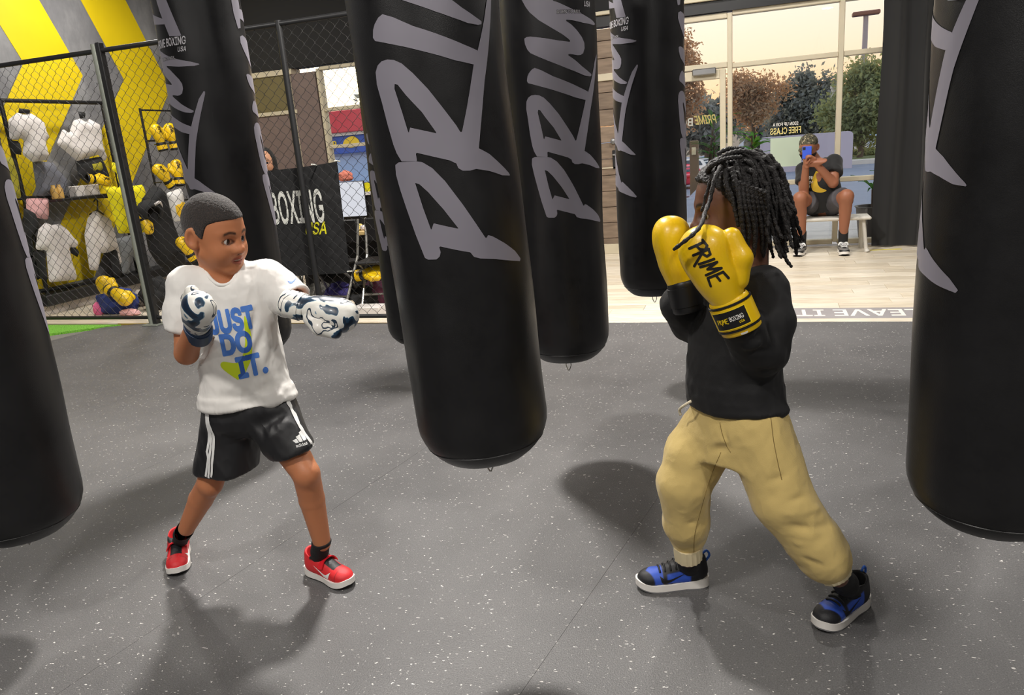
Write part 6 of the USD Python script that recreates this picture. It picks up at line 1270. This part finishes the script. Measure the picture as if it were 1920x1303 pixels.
heap('duffel_bag', 300, 572, 6.3, (.20, .14, .20), COTTON_B, 'black duffel bag on the floor right of the galvanised post', 'bag', 5)
heap('sports_bag', 266, 560, 6.5, (.10, .12, .10), plain('grey_mesh_bag', lin(170, 160, 150), .8), 'grey mesh bag between the heap and the post', 'bag', 6)
def floor_glove(px, py, y, yv, zv, flip, label, s=1.3):
    c = at_y(px, py, y); rot = axes(yv, zv, flip); t = Thing('boxing_glove', label, 'boxing glove', c)
    t.part('padding', moved(G_LO, c, rot, s), YGLOVE, smooth=True); t.part('cuff', moved(glove_cuff(), c, rot, s), BLK_BAND, smooth=40, label='black cuff'); t.part('strap', moved(band_ring(-.152, -.11, .0475), c, rot, s), YGLOVE, smooth=40)
floor_glove(200, 540, 6.1, (-.25, .0, 1), (.2, -1, 0), False, 'yellow boxing glove standing upright on the heap behind the fence'); floor_glove(228, 556, 5.98, (.9, -.2, -.35), (.2, -.4, 1), True, 'yellow boxing glove lying across the heap behind the fence')
# ================================================================ behind the banner: counter, screen, chairs
DARKCAB = plain('black_cabinet', lin(20, 18, 18), .5)
ct = Thing('counter', 'black reception counter behind the fence', 'counter', (-3.75, 6.75, 0))
_z = at_y(670, 434, 6.5)[2]
ct.part('worktop', bx(-4.45, -2.6, 6.5, 7.1, _z - .04, _z, .006), plain('pale_worktop', lin(206, 178, 120), .5)); ct.part('cabinet', bx(-4.4, -2.65, 6.85, 7.08, 0, _z - .04), DARKCAB)
for xx in (-4.38, -2.67): ct.part('end_panel', bx(xx - .02, xx + .02, 6.53, 6.85, 0, _z - .04), DARKCAB)
a, b = at_y(637, 407, 6.75), at_y(678, 340, 6.75)
mon = Thing('screen', 'white display screen standing on the counter behind the fence', 'screen', ((a[0] + b[0]) / 2, 6.78, _z))
mon.part('panel', bx(a[0], b[0], 6.75, 6.775, a[2], b[2], .004), mat('lit_screen', {'e': ('emission', {'color': (.86, .88, .95), 'strength': .8})}, surface='e.emission')); mon.part('stand', bx((a[0] + b[0]) / 2 - .03, (a[0] + b[0]) / 2 + .03, 6.775, 6.80, _z, b[2] - .02, .003), BLACK); mon.part('foot', bx((a[0] + b[0]) / 2 - .09, (a[0] + b[0]) / 2 + .09, 6.70, 6.88, _z, _z + .012, .003), BLACK); mon.part('frame', bx(a[0] - .006, b[0] + .006, 6.776, 6.79, a[2] - .006, b[2] + .006, .003), BLACK)
a, b = at_y(681, 406, 6.8), at_y(702, 341, 6.8); cb = Thing('display_cabinet', 'black display box with a yellow emblem and white edge beside the screen', 'cabinet', ((a[0] + b[0]) / 2, 6.9, _z))
cb.part('box', bx(a[0], b[0] + .1, 6.8, 7.0, _z, b[2], .01), DARKCAB); m_ = at_y(690, 362, 6.79); cb.part('shelf_edge', bx(a[0], b[0] + .1, 6.78, 6.8, m_[2] - .02, m_[2] + .015, .003), OFFW); m_ = at_y(688, 351, 6.79); cb.part('emblem', prism(Point(0, 0).buffer(.045), (m_[0], 6.798, m_[2]), (1, 0, 0), (0, 0, 1), .006), YELC)
for k, (px, colr, nm, lab) in enumerate(((658, lin(60, 60, 64), 'card_reader', 'dark card reader on the counter'), (672, lin(226, 206, 120), 'tape_roll', 'yellow roll of tape on the counter'), (684, lin(230, 220, 222), 'tissue_box', 'white tissue box on the counter'), (697, lin(226, 200, 204), 'hand_wrap', 'pale pink rolled hand wrap at the right of the counter'))):
    p = at_y(px, 428, 6.6); solid(nm, bx(p[0] - .035, p[0] + .035, 6.56, 6.64, _z + .001, _z + .05 + .012 * (k % 2), .012), plain('counter_item_%d' % k, colr, .6), lab, nm.replace('_', ' '))
p = at_y(648, 328, 6.95); heap('boxing_wrap', 648, 331, 6.94, (.08, .05, .06), plain('red_beige_wrap', lin(206, 120, 100), .7), 'red and beige bundle behind the top of the white screen', 'hand wraps', 7)
p0, p1 = at_y(636, 338, 6.86), at_y(662, 336, 6.86); solid('carton', bx(p0[0], p1[0] + .02, 6.84, 7.04, _z + .001, p0[2] - .045, .008), DARKCAB, 'black carton standing behind the white screen on the counter', 'box')
CHAIR_STEEL = plain('grey_chair_tube', lin(164, 162, 156), .3, .7)
def chair(x, y, rot, label, seat_m, first=None):
    t = Thing('folding_chair', label, 'chair', (x, y, 0)); c, s = math.cos(rot), math.sin(rot); W = lambda p: np.array([x + p[0] * c - p[1] * s, y + p[0] * s + p[1] * c, p[2]])
    for k in (-1, 1):
        t.part('leg', tube([W((k * .20, -.20, 0)), W((k * .20, .0, .30)), W((k * .20, .14, .50))], .013, 8), CHAIR_STEEL); t.part('leg', tube([W((k * .17, .22, 0)), W((k * .17, .02, .32)), W((k * .17, -.16, .46))], .013, 8), CHAIR_STEEL)
        t.part('back_upright', tube([W((k * .20, .14, .50)), W((k * .20, .22, .84))], .013, 8), CHAIR_STEEL)
    t.part('cross_bar', tube([W((-.20, -.09, .16)), W((.20, -.09, .16))], .010, 8), CHAIR_STEEL); t.part('cross_bar', tube([W((-.17, .13, .15)), W((.17, .13, .15))], .010, 8), CHAIR_STEEL)
    b_ = bx(-.20, .20, -.20, .16, .45, .48, .012); t.part('seat', (np.array([W(p) for p in b_.vertices]), b_.faces), seat_m); b_ = bx(-.20, .20, .18, .205, .62, .84, .01); t.part('backrest', (np.array([W(p) for p in b_.vertices]), b_.faces), seat_m)
p = at_y(540, 590, 6.2); chair(p[0], 6.2, .2, 'grey tube folding chair under the black banner', DARKCAB)
p = at_y(634, 590, 6.1); chair(p[0], 6.12, -.1, 'grey tube folding chair right of the banner, hung with a purple cloth', DARKCAB)
p = at_y(726, 590, 6.15); chair(p[0], 6.2, .15, 'grey tube folding chair nearest the central bags behind the fence', DARKCAB)
heap('gym_bag', 640, 556, 6.2, (.17, .14, .15), plain('purple_bag_cloth', lin(52, 44, 110), .8), 'purple bag under the middle folding chair', 'bag', 8)
heap('gym_bag', 600, 560, 6.3, (.16, .14, .14), plain('grey_bag', lin(126, 124, 118), .7), 'grey rolled mat bag between the first two folding chairs', 'bag', 9)
heap('gym_bag', 704, 535, 6.35, (.14, .12, .14), plain('plum_bag', lin(110, 56, 84), .8), 'plum-coloured bag on the rightmost folding chair', 'bag', 10)
heap('jacket_pile', 676, 578, 6.25, (.2, .16, .13), COTTON_B, 'black jacket heaped on the floor behind the fence', 'jacket', 11)
floor_glove(701, 512, 6.1, (1, .1, .1), (0, -.3, 1), False, 'yellow boxing glove on the back of the rightmost folding chair', 1.15)
p = at_y(688, 592, 5.9); solid('shoe_box', bx(p[0] - .12, p[0] + .16, 5.85, 6.02, .0, .09, .006), OFFW, 'low white box on the floor behind the fence by the central bag', 'box')
p = at_y(650, 575, 6.1); p = at_y(665, 590, 5.95); solid('paper_bag', bx(p[0] - .15, p[0] + .0, 5.88, 6.0, .0, .13, .02), plain('beige_paper', lin(206, 190, 166), .8), 'small beige paper bag by the fence foot beyond the outstretched glove', 'paper bag')
# ================================================================ curtain at the right
CURT = plain('black_curtain_cloth', lin(21, 21, 22), .9, sheen=.25)
xs = np.linspace(1.19, 2.75, 240); zs = np.linspace(.0, 3.05, 30); XX, ZZ = np.meshgrid(xs, zs)
ph = XX * 26 + 2.2 * np.sin(XX * 3.1); amp = .05 + .02 * np.sin(XX * 5.3); YY = 9.02 - amp * (1 + np.sin(ph + .25 * np.sin(ZZ * 1.3))) * .7 - .02 * np.sin(ZZ * 2 + XX * 4)
XX2 = XX + .012 * np.sin(ZZ * 2.1 + XX * 8) + .018 * np.cos(ph); cv = np.stack([XX2, YY, ZZ + .018 + .006 * np.sin(ph)], -1).reshape(-1, 3); nx = 240
i, jj = np.meshgrid(np.arange(29), np.arange(nx - 1), indexing='ij'); Q = np.stack([i * nx + jj, i * nx + jj + 1, (i + 1) * nx + jj + 1, (i + 1) * nx + jj], -1).reshape(-1, 4); cf = np.vstack([Q[:, [0, 1, 2]], Q[:, [0, 2, 3]]])
cu = Thing('curtain', 'floor-length black curtain drawn at the right side of the shop window', 'curtain', (1.97, 9.0, 0)); cu.part('drape', join((cv, cf), (cv + [0, .006, 0], cf[:, ::-1])), CURT, smooth=True); cu.part('rod', tube([(1.1, 9.0, 3.09), (2.85, 9.0, 3.09)], .016, 10), BLACK)
for xx in (1.15, 2.8): cu.part('bracket', bx(xx - .012, xx + .012, 9.0, WY, 3.07, 3.11), BLACK)
p = on_floor(1660, 468); solid('floor_tape', prism(affinity.rotate(sbox(-.16, -.03, .16, .03), 4, origin=(0, 0)), (p[0], p[1], .0003), (1, 0, 0), (0, 1, 0), .0008), plain('yellow_floor_tape', lin(222, 206, 90), .6), 'strip of yellow tape on the wood floor in front of the curtain', 'floor tape', loc=(p[0], p[1], 0))
# ================================================================ outside: forecourt, car park, trees, a shop across the way
ASPH = plain('blue_grey_asphalt', lin(118, 128, 148), .8, vary=.08, vscale=1.5); PAVE = plain('pale_pavement', lin(188, 186, 184), .8, vary=.06); KERB = plain('pale_kerb', lin(200, 198, 194), .8); GRASS = plain('verge_grass', lin(86, 104, 62), .9, vary=.3, vscale=3)
pv = Thing('pavement', kind='structure')
for k in range(10):
    for r in range(2): pv.part('slab', bx(-9 + k * 1.8 + .006, -7.2 + k * 1.8 - .006, 9.40 + r * 1.5 + .006, 10.9 + r * 1.5 - .006, -.2, -.05, .006), PAVE)
pv.part('kerb', bx(-40, 40, 12.4, 12.55, -.3, -.05, .01), KERB)
cpk = Thing('car_park', kind='structure')
cpk.part('upper_deck', bx(-1.6, 60, 12.55, 110, -.4, -.16), ASPH); cpk.part('upper_apron', bx(-60, -1.6, 12.55, 19, -.4, -.16), ASPH); cpk.part('lower_deck', bx(-60, -1.6, 19, 110, -2.4, -2.2), ASPH); cpk.part('retaining_wall', bx(-60, -1.6, 18.7, 19, -2.2, -.16), KERB)
_y = on_floor(1600, 309, -.16)[1]
vg = Thing('verge', kind='structure'); vg.part('kerb', bx(-1.5, 40, _y, _y + .3, -.2, .0, .02), KERB); vg.part('grass', bx(-1.5, 40, _y + .3, _y + 7, -.2, -.02), GRASS)
BARK = plain('bark', lin(84, 72, 64), .9); 
def leafm(name, col, back): return mat(name, {'d': ('diffuse_bsdf', {'color': col}), 't': ('translucent_bsdf', {'color': back}), 'm': ('mix_closure', {'fac': .42})}, [('d.BSDF', 'm.closure1'), ('t.BSDF', 'm.closure2')], surface='m.closure')
LEAF_A, LEAF_B, LEAF_C = leafm('green_leaf', lin(108, 122, 96), lin(170, 166, 104)), leafm('dusky_leaf', lin(112, 118, 120), lin(140, 140, 124)), leafm('autumn_leaf', lin(126, 118, 104), lin(216, 160, 112))
def crown(c, r, n, size, seed, clumps=26):
    g = np.random.default_rng(seed); cc = g.normal(size=(clumps, 3)); cc /= np.linalg.norm(cc, axis=1, keepdims=True); cc *= g.random((clumps, 1)) ** .4; k = g.integers(0, clumps, n)
    p = cc[k] * .76 + g.normal(size=(n, 3)) * .15; p = c + p * r
    a, b = g.normal(size=(n, 3)), g.normal(size=(n, 3)); a /= np.linalg.norm(a, axis=1, keepdims=True); b = np.cross(a, b); b /= np.linalg.norm(b, axis=1, keepdims=True); s = size * (.6 + .8 * g.random((n, 1)))
    v = np.stack([p - a * s, p + b * s * .45, p + a * s, p - b * s * .45], 1).reshape(-1, 3); i = np.arange(n)[:, None] * 4
    return (v, np.vstack([i + [0, 1, 2], i + [0, 2, 3]])), cc * .72 * r + c
def tree(px0, px1, py_top, py_low, y, n, m, label, seed, size=.16, group='trees across the car park', base=-.1):
    a, b = at_y(px0, py_low, y), at_y(px1, py_top, y); c = np.array([(a[0] + b[0]) / 2, y, (a[2] + b[2]) / 2]); r = np.array([abs(b[0] - a[0]) / 2, abs(b[0] - a[0]) / 2 * .8, (b[2] - a[2]) / 2])
    t = Thing('tree', label, 'tree', (c[0], y, base), group=group); f, cc = crown(c, r, n, size, seed); t.part('foliage', f, m, smooth=False, kind='stuff')
    top = c - [0, 0, r[2] * .3]; w = max(.10, r[0] * .06); t.part('trunk', tube(spline([(c[0], y, base), (c[0] + .15 * w * 4, y, top[2] * .5), top], 10), np.linspace(w, w * .55, 10), 8), BARK, smooth=True)
    for q_ in cc[:7]: t.part('branch', tube(spline([top - [0, 0, .2], (top + q_) / 2 + [0, 0, -.1], q_], 8), np.linspace(w * .45, w * .12, 8), 6), BARK, smooth=True)
tree(1215, 1330, 40, 262, 21, 6000, LEAF_C, 'loose brownish tree seen through the glazed door beside the third bag', 1, .055, base=-2.2)
tree(1335, 1490, 112, 262, 33, 8000, LEAF_C, 'thin brown-leaved tree in the middle window pane with sunset glow behind it', 2, .075)
tree(1430, 1610, 108, 300, 36, 13000, LEAF_B, 'dense dusky tree left of the slim white post', 3, .11)
tree(1510, 1730, 84, 298, 30, 14000, LEAF_A, 'large green tree behind the lamp post at the right of the window', 4, .085)
tree(1390, 1560, 172, 300, 46, 7000, LEAF_B, 'low dark tree behind the pale low wall', 5, .24)
tree(1250, 1400, 165, 310, 62, 5200, LEAF_B, 'distant grey-green tree low behind the parked cars', 6, .3, base=-2.2)
tree(655, 790, 150, 330, 60, 4200, LEAF_B, 'distant tree beyond the shop across the car park', 7, .3, base=-2.2)
# pale low wall, posts, kiosk, hedge
a, b = at_y(1432, 312, 26.5), at_y(1592, 246, 26.5)
s = sbox(a[0], -.16, b[0], b[2] - .12).buffer(.12); solid('low_wall', prism(s, (0, 26.9, 0), (1, 0, 0), (0, 0, 1), .45), plain('pale_lavender_render', lin(176, 172, 190), .8), 'pale lavender low wall across the car park behind the window poster', 'wall')
lp = Thing('lamp_post', 'tall thick car-park lamp post at the right of the window', 'lamp post', (*at_y(1613, 282, 38)[:2], -.16)); x_ = lp.loc[0]; zt = at_y(1616, 30, 38)[2]
LPM = plain('mauve_grey_pole', lin(150, 142, 150), .6); lp.part('pole', tube([(x_, 38, -.16), (x_, 38, zt)], [.15, .10], 12), LPM); lp.part('base', tube([(x_, 38, -.16), (x_, 38, .6)], .26, 14), KERB); lp.part('lamp_head', bx(x_ - .55, x_ + .55, 37.8, 38.2, zt, zt + .18, .04), plain('rusty_lamp_head', lin(120, 84, 72), .6))
p = at_y(1560, 247, 31); zt = at_y(1561, 166, 31)[2]; wp = Thing('post', 'slim white post standing in front of the dense tree', 'post', (p[0], 31, -.1)); wp.part('shaft', tube([(p[0], 31, -.1), (p[0], 31, zt)], .085, 12), KERB); wp.part('cap', tube([(p[0], 31, zt), (p[0], 31, zt + .10)], .11, 12), KERB)
a, b = at_y(1293, 306, 25), at_y(1309, 263, 25); ks = Thing('pillar_sign', 'brown pillar with a cream panel beyond the door glass', 'sign', ((a[0] + b[0]) / 2, 25, -2.2)); ks.part('pillar', bx(a[0], b[0], 25, 25.3, -2.2, b[2], .03), plain('brown_pillar', lin(104, 86, 66), .8)); ks.part('panel', bx(a[0] + .07, b[0] - .07, 24.96, 25, a[2] + .25, b[2] - .2, .01), plain('cream_panel', lin(190, 182, 150), .6))
tree(1585, 1660, 276, 300, 31.5, 2600, LEAF_A, 'low clipped hedge under the parked car at the right', 8, .10, group=None)
# cars
TYRE, CARGLASS, HUB = plain('tyre', lin(22, 22, 23), .8), plain('dark_car_glass', lin(52, 62, 74), .1), plain('wheel_hub', lin(150, 150, 152), .35, .8)
def car(x, y, heading, m, label, gz=-.16):
    t = Thing('car', label, 'car', (x, y, gz)); c, s = math.cos(heading), math.sin(heading); W = lambda v: np.stack([x + v[:, 0] * c - v[:, 1] * s, y + v[:, 0] * s + v[:, 1] * c, v[:, 2] + gz], 1)
    body = lambda v: v
    def loft(sec, w_top, w_bot):
        P = Polygon(sec).buffer(-.05).buffer(.05); mm = trimesh.creation.extrude_polygon(P, 1.0, engine='earcut').subdivide(); v = mm.vertices; zz = v[:, 1]; k = np.clip((zz - zz.min()) / (np.ptp(zz)), 0, 1); wd = w_bot + (w_top - w_bot) * k
        return np.stack([v[:, 0], (v[:, 2] - .5) * wd, zz], 1), mm.faces
    lower = spline([(-2.2, .35), (-2.22, .7), (-2.1, .92), (-1.3, .98), (.9, .96), (1.9, .86), (2.2, .70), (2.22, .40), (2.0, .26), (-2.0, .26)], 60); v, f = loft(lower, 1.66, 1.80); t.part('body', (W(v), f), m, smooth=30)
    cab = spline([(-1.75, .95), (-1.25, 1.38), (-.5, 1.48), (.3, 1.44), (1.15, .95)], 40); v, f = loft(cab, 1.18, 1.60); t.part('roof', (W(v), f), m, smooth=30)
    win = np.array([(-1.45, 1.0), (-1.1, 1.32), (-.5, 1.40), (.25, 1.37), (.95, 1.0)]); v, f = loft(win, 1.28, 1.62); t.part('side_windows', (W(v), f), CARGLASS, smooth=False)
    win = np.array([(-1.70, 1.0), (-1.30, 1.36), (-.5, 1.44), (.3, 1.41), (1.12, 1.0)]); v, f = loft(win, 1.0, 1.35); v[:, 0] *= 1.015; t.part('windscreen', (W(v), f), CARGLASS, smooth=False)
    for a_ in (-1.35, 1.35):
        for b_ in (-.80, .80):
            wv, wf = lathe([(0, -.11), (.30, -.11), (.33, -.08), (.33, .08), (.30, .11), (0, .11)], 24); wv = np.stack([wv[:, 0] + a_, wv[:, 2] + b_, wv[:, 1] + .33], 1); t.part('wheel', (W(wv), wf[:, ::-1]), TYRE, smooth=30)
            wv, wf = lathe([(0, -.12), (.18, -.12), (.19, .12), (0, .12)], 18); wv = np.stack([wv[:, 0] + a_, wv[:, 2] + b_, wv[:, 1] + .33], 1); t.part('hub', (W(wv), wf[:, ::-1]), HUB, smooth=30)
    for b_ in (-.62, .62):
        bb = bx(2.08, 2.2, b_ - .17, b_ + .17, .62, .74, .02); t.part('headlamp', (W(bb.vertices), bb.faces), plain('lamp_glass_%d' % NAMES.setdefault('lg', 0), lin(230, 232, 236), .15)); NAMES['lg'] += 1
        bb = bx(-2.23, -2.12, b_ - .17, b_ + .17, .68, .82, .02); t.part('tail_lamp', (W(bb.vertices), bb.faces), plain('tail_glass_%d' % NAMES['lg'], lin(190, 30, 40), .2)); NAMES['lg'] += 1
CARW, CARR, CARB, CARS = plain('white_car_paint', lin(226, 226, 228), .25, coat=.5), plain('red_car_paint', lin(206, 42, 72), .25, coat=.5), plain('pale_blue_car_paint', lin(150, 184, 226), .25, coat=.5), plain('silver_blue_car_paint', lin(120, 160, 200), .25, coat=.5)
def put_car(px, py, m, h, label, gz=-.16): p = on_floor(px, py, gz); car(p[0], p[1], h, m, label, gz)
put_car(1300, 334, CARW, 2.6, 'white car parked beyond the glazed door', -2.2); put_car(1268, 352, CARR, 2.3, 'red car in front of the white car beyond the glazed door', -2.2); put_car(1640, 262, CARB, 2.9, 'pale blue car parked at the far right beyond the window'); put_car(1352, 309, CARS, 2.4, 'silver-blue car parked beyond the brown pillar', -2.2)
# plants by the window
PLANT, PLANT2 = leafm('bright_plant_leaf', lin(70, 120, 60), lin(120, 170, 70)), leafm('dark_plant_leaf', lin(58, 96, 62), lin(90, 130, 60))
POT = plain('dark_planter', lin(70, 66, 62), .7)
def plant(px, py, y, hgt, n, seed, m, label, blade=.05, stems=3):
    g_ = np.random.default_rng(seed); b = at_y(px, py, y); b[2] = -.05; t = Thing('potted_plant', label, 'plant', b)
    t.part('pot', ((lambda l: (l[0] + b, l[1]))(lathe([(0, 0), (.17, 0), (.21, .36), (.23, .38), (.20, .38), (.19, .33), (0, .33)], 28))), POT, smooth=40)
    tips = []
    for k in range(stems): tp = b + [g_.normal() * .07, g_.normal() * .07, hgt * (.55 + .4 * g_.random())]; tips.append(tp); t.part('stem', tube(spline([b + [0, 0, .33], (b + tp) / 2 + [g_.normal() * .03, 0, .05], tp], 8), .014, 6), BARK, smooth=True)
    for k in range(n):
        o = tips[k % stems] - [0, 0, .22 * g_.random() * (hgt > 1)]; a = g_.random() * 6.28; L = (.28 + .22 * g_.random()) * (1 if hgt > 1 else 1.1); up = .3 + .9 * g_.random(); d = np.array([math.cos(a), math.sin(a), up]); d /= np.linalg.norm(d); s_ = np.linspace(0, 1, 9)
        c = o + d * L * s_[:, None] + np.array([0, 0, -.35 * L]) * (s_ ** 2)[:, None]; wv = np.cross(d, [0, 0, 1.0]); wv /= np.linalg.norm(wv); ww = blade * np.sin(np.pi * np.clip(s_ * .93 + .06, 0, 1)) * .5
        vv = np.vstack([c + wv * ww[:, None], c - [0, 0, .006], c - wv * ww[:, None]]); i = np.arange(8); f = np.vstack([np.stack([r * 9 + i, r * 9 + i + 1, (r + 1) * 9 + i + 1], 1) for r in (0, 1)] + [np.stack([r * 9 + i, (r + 1) * 9 + i + 1, (r + 1) * 9 + i], 1) for r in (0, 1)]); t.part('leaf', (vv, f), m, smooth=True)
plant(1405, 380, 10.3, 1.55, 30, 1, PLANT, 'bright green leafy potted plant outside the window above the child\'s head', .06, 4)
plant(1338, 380, 10.5, 1.75, 26, 2, PLANT2, 'darker leafy potted plant outside near the glazed door', .055, 4)
plant(1640, 380, 10.2, .78, 20, 3, PLANT2, 'spiky green potted plant outside at the edge of the black curtain', .03, 2)
# the shop across the way, seen through the left window
SY = 27.0; sa, sb_ = at_y(606, 245, SY), at_y(900, 245, SY)
shp_ = Thing('shop', 'shop with red fascia and a blue sign seen through the left window', 'building', (sa[0] + 4, SY, -2.2)); zz = lambda py: at_y(645, py, SY)[2]
shp_.part('wall', bx(sa[0], sa[0] + 11, SY, SY + 6, -2.2, zz(288)), plain('pale_blue_shopfront', lin(172, 196, 232), .5)); shp_.part('fascia', bx(sa[0], sa[0] + 11, SY - .5, SY + 6, zz(249), zz(208), .03), plain('red_fascia', lin(196, 62, 74), .6)); shp_.part('trim', bx(sa[0], sa[0] + 11, SY - .4, SY + 6, zz(255), zz(249)), KERB); shp_.part('sign_board', bx(sa[0], sa[0] + 7, SY - .3, SY + 6, zz(288), zz(255), .02), plain('blue_sign', lin(46, 84, 178), .5))
YS = plain('yellow_sign_lettering', lin(236, 200, 40), .6); a = at_y(608, 274, SY); b = at_y(638, 260, SY); s = text_shape('YEAR', .3, True, 1.0); s = affinity.scale(s, (b[0] - a[0]) / s.bounds[2], (b[2] - a[2]) / .3, origin=(0, 0)); shp_.part('lettering', prism(s, (a[0], SY - .31, zz(275)), (1, 0, 0), (0, 0, 1), .03), YS)
a = at_y(650, 275, SY); shp_.part('emblem', prism(Polygon(spline([(0, .0), (.15, .25), (.5, .36), (.72, .22), (.74, .02), (.4, -.06), (0, 0)], 30)).buffer(0), (a[0], SY - .31, zz(275)), (1, 0, 0), (0, 0, 1), .03), YS)
for k in range(5):
    x0 = sa[0] + .3 + k * 2.1; shp_.part('window', bx(x0, x0 + 1.9, SY - .03, SY, .3, zz(292), .01), plain('shop_glass_%d' % k, lin(150, 178, 220), .1))
